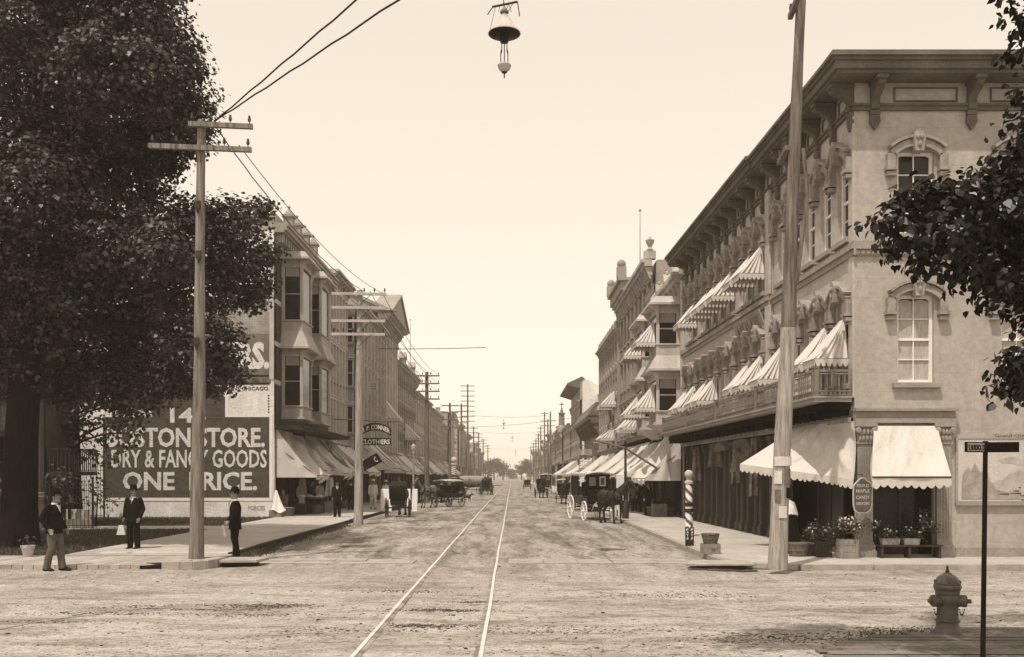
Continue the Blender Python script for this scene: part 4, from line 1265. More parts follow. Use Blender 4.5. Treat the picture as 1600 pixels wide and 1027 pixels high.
# gable facing down the street
mb = MB(M['trim']); G = Frame((-11.2, 80.05), (-1, 0)).out((0, -1))
mb.prism([G.P(-1.3, .3, 15.72), G.P(7, .3, 15.72), G.P(2.8, .3, 17.4)], G.n * -11)
mb.prism([G.P(-1.6, .45, 15.72), G.P(-1.0, .45, 15.72), G.P(2.85, .45, 17.45), G.P(2.8, .45, 17.7)], G.n * -.5)
obj('gable', mb, bL4)
bL5, F5 = block('shop_block', 'ornate brick block with heavy cornice and pointed parapets below a flagpole, left row', 'L', 92.05, 112, 13.2, 'brickmid', 3, 11, hood='carved', arch=.2, cproj=.9, cz=1.0)
mb = MB(M['brickmid'])
for t in (1.5, 9, 18): mb.fbox(F5, t - .6, t + .6, -.4, .2, 13.2, 14.4); mb.prism([F5.P(t - .8, .3, 14.4), F5.P(t + .8, .3, 14.4), F5.P(t, .3, 15.1)], F5.n * -.8)
obj('parapet_gable', mb, bL5)
bL6, F6 = block('shop_block', 'plain pale block with a light end wall on the left row', 'L', 112.05, 133, 11.9, 'bricklight', 2, 9, near_wall='whitebrick', hood='plain')
bL7, F7 = block('shop_block', 'plain brick block with regular windows beyond the pale end-walled block', 'L', 133.05, 156, 11.5, 'brickmid', 3, 9)
vr = random.Random(17)
lefts = []
y_ = 156.0; k_ = 0
ORD = ['first', 'second', 'third', 'fourth', 'fifth', 'sixth', 'seventh', 'eighth', 'ninth', 'tenth', 'eleventh', 'twelfth', 'thirteenth', 'fourteenth', 'fifteenth', 'sixteenth', 'seventeenth']
MN = {'brickmid': 'brick', 'bricklight': 'pale brick', 'trim': 'grey painted', 'whitebrick': 'whitewashed'}
while y_ < 360:
    w_ = vr.uniform(9, 15) * (1 if y_ < 240 else 1.7); h_ = vr.choice([8.6, 9.8, 10.6, 11.6, 12.6, 13.4]); m_ = vr.choice(list(MN))
    lefts.append((y_, y_ + w_, h_, m_, 3 if h_ > 11 else 2, max(3, int(w_ / 2.4)), '%s narrow shop front beyond the plain brick block on the left row, %s' % (ORD[k_], MN[m_]))); y_ += w_; k_ += 1
def roof_bits(root, F, L_, H, sd):
    r_ = random.Random(sd); c_ = MB(M['brickmid'])
    if r_.random() < .6:
        t = r_.uniform(.2, L_ - 1); c_.fbox(F, t, t + .7, -3, -2.2, H - .4, H + 1.1); c_.fbox(F, t - .08, t + .78, -3.08, -2.12, H + 1.1, H + 1.25); obj('chimney', c_, root)
    if r_.random() < .55:
        c_ = MB(M['paletrim']); q = L_ * r_.uniform(.25, .45); m = L_ / 2; h = r_.uniform(.6, 1.3)
        c_.prism([F.P(m - q, .2, H + .001), F.P(m - q, .2, H + h * .5), F.P(m - q * .4, .2, H + h), F.P(m + q * .4, .2, H + h), F.P(m + q, .2, H + h * .5), F.P(m + q, .2, H + .001)], F.n * -.35); obj('parapet', c_, root)
for i, (a, b, h, m_, fl, by, lab) in enumerate(lefts):
    r_, f_ = block('shop_block', lab, 'L', a + .05, b, h, m_, fl, by, lite=a > 200, pil=i % 3 == 1, cproj=(.4, .8, 1.1)[i % 3], cz=(.5, .8, 1.1)[(i + 1) % 3], x=-11.4 + (.0, .35, -.4)[i % 3])
    roof_bits(r_, f_, b - a, h, i)
# right side
bR2, G2 = block('bay_front_block', 'narrow block with white bay windows and finialled parapet beside the grey corner block', 'R', 44.3, 54, 11.4, 'brickmid', 2, 3, wm='white', low=4.3, cz=.8)
bB = bay(.9, 3.3, [(4.6, 7.0), (7.75, 10.1)], 1.1, bR2, G2, 'offwhite')
c = dup(bB, parent=bR2); c.location = bB.location + G2.d * 4.9
mb = MB(M['paletrim'])
for t in (.3, 2.1, 4.6, 7.2, 9.4):
    mb.fbox(G2, t - .16, t + .16, -.2, .12, 11.4, 11.9); mb.prism([G2.P(t - .26, .2, 11.9), G2.P(t + .26, .2, 11.9), G2.P(t, .2, 12.35)], G2.n * -.46); mb.ball(G2.P(t, 0, 12.4), (.08, .08, .12), 7, 5)
obj('finial', mb, bR2)
mb = MB(M['ironpale'])
for k in range(9):
    t = .7 + k * .35; mb.lathe([(.02, 10.62), (.05, 10.75), (.02, 10.85), (.04, 10.95), (.015, 11.05)], G2.P(t, 1.25, 0), 5)
mb.fbox(G2, .6, 3.6, 1.22, 1.27, 11.05, 11.09)
obj('cresting', mb, bR2)
bR3, G3 = block('brick_block', 'tall dark brick block with stone urn on its corner and a flagpole', 'R', 54.05, 70, 14.3, 'brickmid', 3, 8, wm='trim', cproj=.6, cz=.8, low=4.3)
mb = MB(M['paletrim']); z = 14.3
mb.fbox(G3, -.05, .4, -.2, .45, z, z + .45); mb.lathe([(.2, z + .55), (.1, z + .7), (.22, z + .95), (.26, z + 1.1), (.1, z + 1.15), (.05, z + 1.3)], G3.P(.25, .1, 0), 10)
obj('corner_urn', mb, bR3)
mb = MB(M['trim']); mb.fbox(G3, 9, 15.95, -.5, .75, 14.3, 14.9); mb.fbox(G3, 8.8, 15.95, -.6, .95, 14.9, 15.1)
for t in (9.1, 15.6): mb.fbox(G3, t - .3, t + .3, .4, 1.0, 15.1, 15.8); mb.ball(G3.P(t, .7, 16.0), .3, 8, 6)
obj('raised_parapet', mb, bR3)
bR4, G4 = block('arcaded_block', 'richly moulded block with rows of arched windows and knobbed parapet on the right row', 'R', 70.05, 85, 12.9, 'bricklight', 4, 8, arch=.3, hood='carved', pil=True, wm='trim', cz=.5)
mb = MB(M['trim'])
for k in range(9):
    t = .3 + k * 1.8; mb.fbox(G4, t - .2, t + .2, -.2, .3, 12.9, 13.4); mb.ball(G4.P(t, .05, 13.55), .22, 8, 6)
obj('finial', mb, bR4)
bR5, G5 = block('shop_block', 'low block under a dark bracketed mansard cornice on the right row', 'R', 85.05, 105, 7.4, 'brickmid', 1, 10, cproj=1.2, cz=1.3, dark_cornice='cornice', low=4.0)
mb = MB(M['roof']); mb.prism([G5.P(-.1, 1.2, 7.41), G5.P(-.1, .5, 8.6), G5.P(-.1, -.6, 8.6), G5.P(-.1, -.6, 7.41)], G5.d * 20); obj('mansard', mb, bR5)
bR6, G6 = block('gabled_block', 'tall block with blank whitewashed side wall and steep front cornice on the right row', 'R', 113, 130, 11.0, 'brickmid', 3, 7, near_wall='whitebrick', cproj=.3, cz=.4, x=8.0, low=4.0)
mb = MB(M['whitebrick']); mb.prism([G6.P(0, -.31, 10.96), G6.P(0, -.31, 13.4), G6.P(0, -.9, 13.4), G6.P(0, -5.2, 10.96)], G6.d * .35); mb.use(M['brickmid']); mb.fbox(G6, 0, 17, -.3, -.01, 11.01, 13.4); mb.use(M['roof']); mb.prism([G6.P(.36, -.31, 11.05), G6.P(.36, -.31, 13.3), G6.P(.36, -.9, 13.3), G6.P(.36, -4.9, 11.05)], G6.d * 16.5)
obj('gable', mb, bR6)
mb = MB(M['cornice']); mb.prism([G6.P(-.1, .0, 12.3), G6.P(-.1, .35, 12.4), G6.P(-.1, 1.45, 12.75), G6.P(-.1, 1.5, 12.95), G6.P(-.1, -.2, 13.75), G6.P(-.1, -.6, 13.5), G6.P(-.1, .0, 13.3)], G6.d * 17.2); obj('eaves', mb, bR6)
annex, GA = block('brick_annex', 'two storey brick annex with a large window against the whitewashed side wall', 'R', 108, 112.9, 11.6, 'brickmid', 2, 2, x=10.6, deep=8)
rights = []
y_ = 130.05; k_ = 0
while y_ < 360:
    w_ = vr.uniform(10, 16) * (1 if y_ < 240 else 1.7); h_ = vr.choice([7.6, 8.4, 9.2, 10.0, 10.8]); m_ = vr.choice(list(MN))
    rights.append((y_, y_ + w_, h_, m_, 2, max(3, int(w_ / 2.4)), '%s narrow shop front beyond the whitewashed gable on the right row, %s' % (ORD[k_], MN[m_]))); y_ += w_; k_ += 1
for i, (a, b, h, m_, fl, by, lab) in enumerate(rights):
    r_, f_ = block('shop_block', lab, 'R', a + .05, b, h, m_, fl, by, lite=a > 200, pil=i % 3 == 2, cproj=(.4, .8, 1.1)[i % 3], cz=(.5, .8, 1.1)[(i + 1) % 3], x=7.9 + (.0, -.3, .4)[i % 3])
    roof_bits(r_, f_, b - a, h, i + 50)
# church steeple behind the right row
st = thing('church_steeple', 'slim church steeple with a small cross behind the right row', 'steeple', (8.9, 172, 0))
mb = MB(M['trim']); mb.box(8.0, 9.8, 171, 173, 0, 10.6); mb.box(7.85, 9.95, 170.85, 173.15, 10.6, 10.9); obj('tower', mb, st)
mb = MB(M['roof']); mb.lathe([(.7, 10.9), (.55, 11.1), (.5, 13.0), (.7, 13.2), (.3, 13.4), (.1, 14.3)], (8.9, 172, 0), 8); obj('spire', mb, st)
mb = MB(M['iron']); mb.box(8.84, 8.96, 171.9, 172.1, 14.3, 15.2); mb.box(8.5, 9.3, 171.9, 172.1, 14.75, 14.9); obj('cross', mb, st)
# flagpoles
for (px, yt, yb, Y, lab) in ((1000, 329, 415, 63, 'thin bare flagpole above the tall dark brick block'), (641, 500, 560, 100, 'thin bare flagpole above the left row near the pediment')):
    p = at(px, yb, Y); q = at(px, yt, Y); p.z -= 1.5
    f = thing('flagpole', lab, 'flagpole', p)
    mb = MB(M['offwhite']); mb.tube([p, q], [.06, .03], 7); obj('pole', mb, f); mb = MB(M['ironpale']); mb.ball(q, .08, 7, 5); obj('finial', mb, f)

# house at the far left, deep in the maple's shade, with porch, stoop and railings
hs = thing('dark_house', 'dark brick house deep in the maple shade at the far left with a porch balcony', 'house', (-24, 36.8, 0))
HF = Frame((-17.86, 36.8), (-1, 0)).out((0, -1))
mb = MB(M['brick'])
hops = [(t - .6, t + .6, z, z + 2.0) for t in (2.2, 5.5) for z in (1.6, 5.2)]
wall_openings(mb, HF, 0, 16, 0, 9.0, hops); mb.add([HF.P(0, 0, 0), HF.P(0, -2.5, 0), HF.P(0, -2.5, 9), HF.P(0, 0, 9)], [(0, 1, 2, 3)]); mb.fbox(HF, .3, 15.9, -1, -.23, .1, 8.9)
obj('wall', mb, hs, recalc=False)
w = None
for o in hops:
    if w is None: w = sash_window(HF, 2.2, o[2], o[3], 1.2, hs, hood='plain', rise=0, frame_m='wood'); r0 = (2.2, o[2])
    else: copy_window(w, HF.d * ((o[0] + .6) - r0[0]) + Vector((0, 0, o[2] - r0[1])), hs)
mb = MB(M['wood'])
for t in (.08, 1.9, 3.7): mb.fbox(HF, t - .07, t + .07, .02, .16, 0, 9)
mb.prism([HF.P(-.4, .5, 9.0), HF.P(16, .5, 9.0), HF.P(16, -1.2, 9.8), HF.P(-.4, -1.2, 9.8)], HF.n * -1.4); obj('roof', mb, hs)
mb = MB(M['darkpaint'])
z0 = 2.25
mb.fbox(HF, -.95, -.002, -2.3, .05, z0 - .15, z0)
for k in range(7): mb.fbox(HF, -.92 + k * .15, -.88 + k * .15, .0, .03, z0 + .001, z0 + .82)
for k in range(14): mb.fbox(HF, -.93, -.9, -2.3 + k * .17, -2.26 + k * .17, z0 + .001, z0 + .82)
mb.fbox(HF, -.97, -.003, -.02, .05, z0 + .82, z0 + .9); mb.fbox(HF, -.97, -.89, -2.3, -.021, z0 + .82, z0 + .9)
mb.fbox(HF, -.95, -.85, -.06, .04, 0, z0 - .151)
obj('porch_balcony', mb, hs)
st = thing('stone_stoop', 'pale stone steps with a square pedestal between iron railings beside the dark house', 'steps', (-17.1, 37.2, .06))
mb = MB(M['offwhite'])
mb.box(-17.7, -16.2, 36.6, 37.15, .06, .42); mb.box(-17.7, -16.5, 37.16, 37.6, .06, .78); obj('steps', mb, st, bevel=.02)
mb = MB(M['stone']); mb.box(-18.45, -17.75, 35.9, 36.6, .05, 1.15); mb.box(-18.52, -17.7, 35.83, 36.65, 1.15, 1.33); mb.box(-18.4, -17.8, 35.95, 36.55, 1.33, 1.45); obj('pedestal', mb, st, bevel=.02)
def iron_fence(a, b, h, label, step=.13, z=.08, scroll=True):
    a = Vector((a[0], a[1], z)); b = Vector((b[0], b[1], z)); d = b - a; L_ = d.length; k = int(L_ / step)
    f = thing('iron_fence', label, 'fence', (a + b) / 2)
    m_ = MB(M['iron'])
    for i in range(k + 1):
        p = a + d * (i / k); m_.tube([p, p + Vector((0, 0, h))], .012, 4); m_.lathe([(.012, 0), (.03, .03), (.003, .12)], p + Vector((0, 0, h)), 4)
    obj('pickets', m_, f)
    m_ = MB(M['iron'])
    for zz in (.12, h * .55, h - .1): m_.bar(a + Vector((0, 0, zz)), b + Vector((0, 0, zz)), .03, .02)
    obj('rail', m_, f)
    m_ = MB(M['iron'])
    for p in (a, b): m_.tube([p, p + Vector((0, 0, h + .12))], .04, 6); m_.ball(p + Vector((0, 0, h + .17)), .06, 7, 5)
    obj('post', m_, f)
iron_fence((-17.68, 36.4), (-17.1, 36.4), 1.75, 'tall ornate iron railing on the left of the stone steps')
iron_fence((-16.9, 36.3), (-15.95, 36.5), 1.75, 'tall ornate iron railing on the right of the stone steps')
iron_fence((-17.7, 37.75), (-16.1, 37.9), 2.0, 'dark iron railing behind the stone steps', z=.4)
iron_fence((-24, 33.9), (-18.6, 34.2), 2.1, 'dark picket fence against the shaded house at the far left')
# ------------------------------------------------------------------ telegraph poles and wires
def crossarm(mb, c, half0, half1, d=(1, 0, 0), h=.11, w=.1):
    c = Vector(c); d = Vector(d).normalized()
    mb.bar(c - d * half0, c + d * half1, w, h)
def insulators(mb, c, half0, half1, n, d=(1, 0, 0)):
    c = Vector(c); d = Vector(d).normalized()
    for i in range(n):
        p = c + d * (-half0 + .08 + (half0 + half1 - .16) * i / (n - 1))
        if (p - c).length < .14: continue
        mb.lathe([(.012, .05), (.012, .12), (.035, .12), (.04, .17), (.028, .2), (.03, .24), (.008, .26)], p, 6)

def tele_pole(base, top, r0, r1, arms, label, group=None, mpole='polewood', pale_to=None, detail=True, lean_mid=None):
    base = Vector(base); top = Vector(top)
    p = thing('telegraph_pole', label, 'utility pole', base, group)
    n = 16 if detail else 4
    mb = MB(M['polepale' if pale_to else mpole])
    def pt(s): 
        q = base + (top - base) * s
        if detail: q += Vector((noise.noise(Vector((s * 4, base.x, 1))), noise.noise(Vector((s * 4, base.x, 5))), 0)) * .035 * math.sin(s * PI)
        return q
    def rad(s): return (r0 + (r1 - r0) * s) * (1 + (.10 * noise.noise(Vector((s * 11, base.x, 9))) if detail else 0) + .10 * math.exp(-s * 30))
    if pale_to:
        mb.tube([pt(s) for s in np.linspace(0, pale_to, 16)], [rad(s) for s in np.linspace(0, pale_to, 16)], 12)
        mb.use(M[mpole]); mb.tube([pt(s) for s in np.linspace(pale_to + .0005, 1, n)], [rad(s) * .97 for s in np.linspace(pale_to, 1, n)], 12)
    else: mb.tube([pt(s) for s in np.linspace(0, 1, n)], [rad(s) for s in np.linspace(0, 1, n)], 12 if detail else 6)
    obj('pole_shaft', mb, p)
    for (z, h0, h1, k, off, dd) in arms:
        s = (z - base.z) / (top.z - base.z); c = pt(s) + Vector((0, -(rad(s) + .05), 0)) if abs(dd[0]) > .5 else pt(s) + Vector((-(rad(s) + .05), 0, 0))
        mb = MB(M[{'polepale': 'offwhite', 'polegrey': 'polegrey'}.get(mpole, 'polewood')]); crossarm(mb, c, h0, h1, dd)
        a = obj('crossarm', mb, p)
        if k:
            mb = MB(M['iron']); insulators(mb, c, h0, h1, k, dd); obj('insulator', mb, a)
    return p
PG = 'telegraph poles down the street'
p1 = tele_pole((-7.33, 22.3, .15), (-7.21, 22.3, 10.35), .165, .09, [(9.66, 1.12, 1.18, 5, 0, (1, .12, 0)), (10.2, .25, 1.2, 4, 0, (1, .12, 0))], 'rough pale telegraph pole with two crossarms standing in the left corner kerb basin', PG, 'polegrey')
mb = MB(M['wood'])
for z, dx in ((8.35, .0), (7.2, .02), (5.2, -.03)): mb.obox((-7.25 + dx, 22.3 - .16, z), (.13, .05, .16)); mb.prism([(-7.3 + dx, 22.08, z - .08), (-7.2 + dx, 22.08, z - .08), (-7.25 + dx, 22.1, z - .2)], (0, .08, 0))
obj('knot', mb, p1)
p2 = tele_pole((5.67, 20.5, .10), (6.22, 20.5, 13.3), .195, .095, [(9.05, .15, .85, 3, 0, (.1, 1, 0)), (12.05, .7, .35, 3, 0, (.1, 1, 0))], 'thick leaning telegraph pole with pale lower shaft and pasted bills at the right corner', PG, 'polewood', pale_to=.39)
mb = MB(M['polewood']); mb.tube([(6.15, 20.27, 9.0), (6.22, 20.2, 8.0), (6.02, 20.28, 6.2)], .04, 6); obj('brace', mb, p2)
mb = MB(M['paper'])
def bill(z0, z1, a0, a1, m, lift=.006):
    mb.use(M[m]); s = (z0 - .1) / 13.2; cx = 5.67 + .55 * s; r = (.195 - .10 * s) * 1.08 + lift; k = 6
    v = []
    for i in range(k + 1):
        a = R(a0 + (a1 - a0) * i / k)
        for z in (z0, z1): v.append((cx + r * math.sin(a), 20.5 - r * math.cos(a), z))
    mb.add(v + [(x + (cx - x) * .02, y + (20.5 - y) * .02, z) for x, y, z in v], [(2 * i, 2 * i + 2, 2 * i + 3, 2 * i + 1) for i in range(k)])
bill(2.3, 2.5, -65, 70, 'paper'); bill(1.9, 2.24, 5, 60, 'midcloth'); bill(1.92, 2.2, -60, -10, 'paper'); bill(1.55, 1.8, -50, -12, 'midcloth', .012); bill(1.2, 1.45, -20, 30, 'paper'); bill(1.62, 1.84, 20, 60, 'cloth', .014)
obj('pasted_bill', mb, p2, recalc=False)
def parms(z0, k, dz, h, n): return [(z0 - i * dz, h, h, n, 0, (1, 0, 0)) for i in range(k)]
p3 = tele_pole((-6.56, 41, 0), (-6.5, 41, 10.0), .2, .12, [(9.82, 1.16, 1.16, 6, 0, (1, .06, 0)), (9.23, 1.16, 1.1, 0, 0, (1, .06, 0)), (8.67, 1.16, 1.1, 0, 0, (1, .06, 0)), (8.1, 1.16, 1.1, 6, 0, (1, .06, 0))], 'telegraph pole with four long crossarms and strut irons beside the clothiers sign', PG, 'polepale')
mb = MB(M['iron'])
for z in (9.8, 9.2, 8.65, 8.08):
    for sg in (-1, 1): mb.bar((-6.53 + sg * .55, 40.8, z), (-6.53, 40.8, z - .5), .03, .02)
obj('strut', mb, p3)
tele_pole((-6.6, 74.4, 0), (-6.6, 74.4, 10.1), .22, .13, parms(9.8, 4, .6, 1.0, 4), 'telegraph pole with four crossarms before the pale end-walled block', PG, detail=True)
farp = [(-6.6, 102, 9.8, 4, .9, 'third from the clothiers sign down the left kerb, short, four crossarms'), (-6.7, 127, 11.6, 5, .9, 'fourth from the clothiers sign down the left kerb, five crossarms'), (-6.6, 143, 15.7, 8, 1.05, 'tallest far pole of the left kerb with eight crossarms'),
        (-6.6, 165, 10.5, 3, .8, 'left kerb, next beyond the tallest pole'), (-6.6, 190, 10.6, 3, .8, 'left kerb, second beyond the tallest pole'), (-6.6, 220, 10.5, 3, .8, 'left kerb, third beyond the tallest pole'), (-6.6, 262, 10.5, 3, .8, 'left kerb, farthest from the camera'),
        (5.6, 140, 11.4, 0, .9, 'right kerb, bare nearer pole of the far cluster'), (5.6, 150, 10.9, 2, 1.15, 'right kerb, with two bold crossarms'), (5.6, 165, 13.0, 1, .6, 'right kerb, tallest of the far cluster'), (5.6, 187, 11.6, 3, .8, 'right kerb, first beyond the tallest of the cluster'), (5.6, 203, 11.0, 3, .8, 'right kerb, second beyond the tallest of the cluster'), (5.6, 225, 10.6, 3, .8, 'right kerb, third beyond the tallest of the cluster'), (5.6, 250, 10.6, 3, .8, 'right kerb, fourth beyond the tallest of the cluster'), (5.6, 285, 10.6, 2, .8, 'right kerb, farthest from the camera')]
for x, y, h, k, hw, lab in farp:
    tele_pole((x, y, 0), (x, y, h), .17, .11, [(h - .3 - i * .75, hw, hw, 0, 0, (1, 0, 0)) for i in range(k)], 'far telegraph pole, ' + lab, PG, detail=False)

def wire(a, b, sag, r, label, n=24, cat='wire', group='overhead wires', twist=False):
    a = Vector(a); b = Vector(b); mb = MB(M['black'])
    pts = []
    for i in range(n + 1):
        u = i / n; p = a.lerp(b, u) - Vector((0, 0, 4 * sag * u * (1 - u)))
        if twist: p += Vector((0, 0, .012 * math.sin(i * 2.1)))
        pts.append(p)
    mb.tube(pts, r, 4)
    return tag(obj('overhead_wire', mb), label, cat, group)
w0 = (-6.85, 22.15, 10.28)
wire(w0, (6.8, 2.0, 9.35), .06, .016, 'upper of two thick cables rising right from the left corner pole', 40, twist=True)
wire(w0, (7.6, 2.3, 8.6), .06, .016, 'lower of two thick cables rising right from the left corner pole', 40, twist=True)
wire((-6.95, 22.15, 10.3), (-6.3, 41, 9.95), .5, .014, 'cable sagging from the left corner pole top to the four armed pole', 30, twist=True)
wire((-6.3, 22.15, 9.72), (-5.6, 41, 9.92), .45, .010, 'thin wire from the left corner pole crossarm to the four armed pole')
wire((-7.25, 22.3, 10.3), (-14.3, 24.5, 11.6), .1, .012, 'thin wire from the left corner pole into the maple')
for k, nm in enumerate(('outermost upper', 'inner upper', 'outermost middle', 'inner middle', 'outermost lower', 'inner lower')):
    wire((-5.55 - (k % 2) * .5, 40.9, 9.95 - (k // 2) * .58), (-5.75 - (k % 2) * .4, 74.3, 9.95 - (k // 2) * .6), .6, .013, nm + ' wire running up the left kerb between the many armed poles')
wire((-6.6, 102, 7.2), (7.9, 105, 8.6), .3, .02, 'span wire across the far street between the two rows')
wire((-11.2, 75, 12.0), (-2.0, 75.0, 12.1), .06, .03, 'thin level wire reaching out from the pediment block')

# ------------------------------------------------------------------ arc lamps hung over the street
def arc_lamp(c, label, wires=True):
    c = Vector(c); x, y, z = c      # z = top of the hood
    L_ = thing('arc_lamp', label, 'street lamp', (x, y, z - 1.5), 'arc lamps hung over the street')
    mb = MB(M['ironpale']); mb.lathe([(.03, z + .12), (.06, z + .08), (.10, z + .03), (.10, z), (.04, z - .02)], (x, y, 0), 14); mb.tube([(x, y, z + .12), (x - .02, y, z + .3)], .015, 5); obj('cap', mb, L_)
    mb = MB(M['offwhite']); mb.lathe([(.05, z - .02), (.33, z - .44), (.375, z - .47), (.375, z - .49), (.32, z - .455), (.055, z - .075)], (x, y, 0), 20); obj('hood', mb, L_)
    mb = MB(M['black']); mb.lathe([(.02, z - .42), (.36, z - .495), (.34, z - .51), (.1, z - .53), (.095, z - .68), (.02, z - .68)], (x, y, 0), 16); obj('reflector', mb, L_)
    mb = MB(M['iron'])
    for k in range(4):
        a = PI / 4 + k * PI / 2; ca, sa = math.cos(a), math.sin(a)
        mb.tube([(x + .085 * ca, y + .085 * sa, z - .68), (x + .085 * ca, y + .085 * sa, z - .86), (x + .115 * ca, y + .115 * sa, z - .93), (x + .115 * ca, y + .115 * sa, z - 1.19)], .011, 5)
    mb.tube([(x, y, z - .68), (x, y, z - 1.2)], .012, 5)
    obj('cage', mb, L_)
    mb = MB(M['offwhite']); mb.lathe([(.13, z - 1.18), (.16, z - 1.21), (.13, z - 1.3), (.06, z - 1.36), (.02, z - 1.38)], (x, y, 0), 14); obj('globe_cup', mb, L_)
    mb = MB(M['iron']); mb.lathe([(.07, z - 1.34), (.06, z - 1.38), (.015, z - 1.40), (.015, z - 1.50)], (x, y, 0), 8); obj('finial', mb, L_)
    return L_
A0 = at(788, 20, 22)
al = arc_lamp(A0, 'hanging arc lamp with conical hood and crossbar over the near crossing')
x, y, z = A0
mb = MB(M['wood']); mb.bar((x - .28, y, z + .13), (x + .30, y, z + .25), .04, .035); mb.tube([(x + .3, y, z + .25), (x + .34, y, z + .0), (x + .35, y, z - .08)], .012, 5); mb.tube([(x - .26, y, z + .13), (x - .36, y, z + .0), (x - .38, y, z - .05)], .012, 5)
mb.tube([(x - .2, y, z + .14), (x - .33, y, z - .4)], .006, 4); mb.tube([(x + .1, y, z + .2), (x - .22, y - .05, z - .62)], .008, 4)
for (q, w) in (((x + .1, z + .2), (x + .16, z + .02)), ((x - .1, z + .17), (x - .13, z + .03)), ((x + .2, z + .22), (x + .05, z - .05))): mb.tube([(q[0], y, q[1]), (w[0], y, w[1])], .008, 4)
mb.tube([(x - .02, y, z + .2), (x + .0, y, z + 1.2)], .01, 4)
obj('crossbar', mb, al)
wire((6.2, 20.5, 13.1), (-13.5, 24, 14.4), .3, .012, 'span wire carrying the near arc lamp above the crossing', 20)
for px, py, Y, lab in ((787, 657, 154, 'nearest of the far arc lamps hung over the street'), (800.5, 681, 218, 'middle one of the far arc lamps hung over the street'), (805.5, 705, 340, 'farthest tiny arc lamp hung over the street')):
    p = at(px, py, Y)
    c = dup(al, loc=p - Vector((0, 0, 1.5)), label=lab, sc=1.0 if Y < 300 else 1.3)
    for ch in list(c.children):
        if ch.name.startswith('crossbar'): bpy.data.objects.remove(ch)
    wire((-6.6, Y, p.z + .8), (5.6, Y, p.z + .8), -.0 + .3, .025, 'span wire of the ' + lab, 12)

# ------------------------------------------------------------------ trees
RS = np.random.RandomState(11)
def leaf_mesh(name, clumps, size, m, per, flat=.55, shell=.55, droop=.35, shape='rhomb', seed=1):
    """clumps: (centre, radius). Many small folded leaves spread through each clump."""
    rs = np.random.RandomState(seed); V = []
    for c, r, dens in clumps:
        n = int(per * dens * (r ** 2))
        # sprays: leaves gather on short twigs so the outline is ragged and gaps show
        k = max(3, n // 14)
        d = rs.normal(size=(k, 3)); d /= np.linalg.norm(d, axis=1)[:, None]
        rad = r * (shell + (1.12 - shell) * rs.rand(k) ** .6) * (0.75 + .5 * rs.rand(k))
        tw = np.array(c) + d * rad[:, None] * np.array([1, 1, .82])
        idx = rs.randint(0, k, n)
        p = tw[idx] + rs.normal(size=(n, 3)) * np.array([.16, .16, .09]) * (size / .13)
        out = p - np.array(c); out /= (np.linalg.norm(out, axis=1)[:, None] + 1e-6)
        nr = rs.normal(size=(n, 3)) * .38 + np.array([0, 0, flat]) + out * .6
        nr /= np.linalg.norm(nr, axis=1)[:, None]
        ax = rs.normal(size=(n, 3)) + out * .6 - np.array([0, 0, droop])
        ax -= nr * (ax * nr).sum(1)[:, None]; ax /= np.linalg.norm(ax, axis=1)[:, None]
        sd = np.cross(nr, ax); s = size * (.65 + .7 * rs.rand(n))[:, None]
        if shape == 'rhomb':
            V.append(np.stack([p, p + ax * s * .45 + sd * s * .42 + nr * s * .12, p + ax * s, p + ax * s * .45 - sd * s * .42 + nr * s * .12], 1))
        else:
            V.append(np.stack([p, p + ax * s * .22 + sd * s * .40 + nr * s * .10, p + ax * s * .62 + sd * s * .36 + nr * s * .10, p + ax * s * 1.12 - nr * s * .12, p + ax * s * .62 - sd * s * .36 + nr * s * .10, p + ax * s * .22 - sd * s * .40 + nr * s * .10], 1))
    V = np.concatenate(V); n, k, _ = V.shape
    me = bpy.data.meshes.new(name)
    me.vertices.add(n * k); me.vertices.foreach_set('co', V.reshape(-1))
    me.loops.add(n * k); me.loops.foreach_set('vertex_index', np.arange(n * k))
    me.polygons.add(n); me.polygons.foreach_set('loop_start', np.arange(n) * k)
    me.materials.append(m); me.update(calc_edges=True); me.validate()
    return me
def link_mesh(name, me, parent, kind=None):
    o = bpy.data.objects.new(name, me); C.objects.link(o)
    if parent is not None: o.parent = parent; o.location = -WORLD[parent.name]
    WORLD[o.name] = Vector((0, 0, 0))
    return o
def limb(mb, pts, r0, r1, n=8):
    k = len(pts); mb.tube(pts, [r0 + (r1 - r0) * i / (k - 1) for i in range(k)], n)
def limb_to(mb, a, b, r0, r1, bow=.4, seed=0, n=7):
    a = Vector(a); b = Vector(b); rr = random.Random(seed); side = Vector((rr.uniform(-1, 1), rr.uniform(-1, 1), .6)) * bow
    pts = [a.lerp(b, u) + side * math.sin(u * PI) * .5 + Vector((0, 0, bow * .5 * math.sin(u * PI))) for u in np.linspace(0, 1, n)]
    limb(mb, pts, r0, r1)

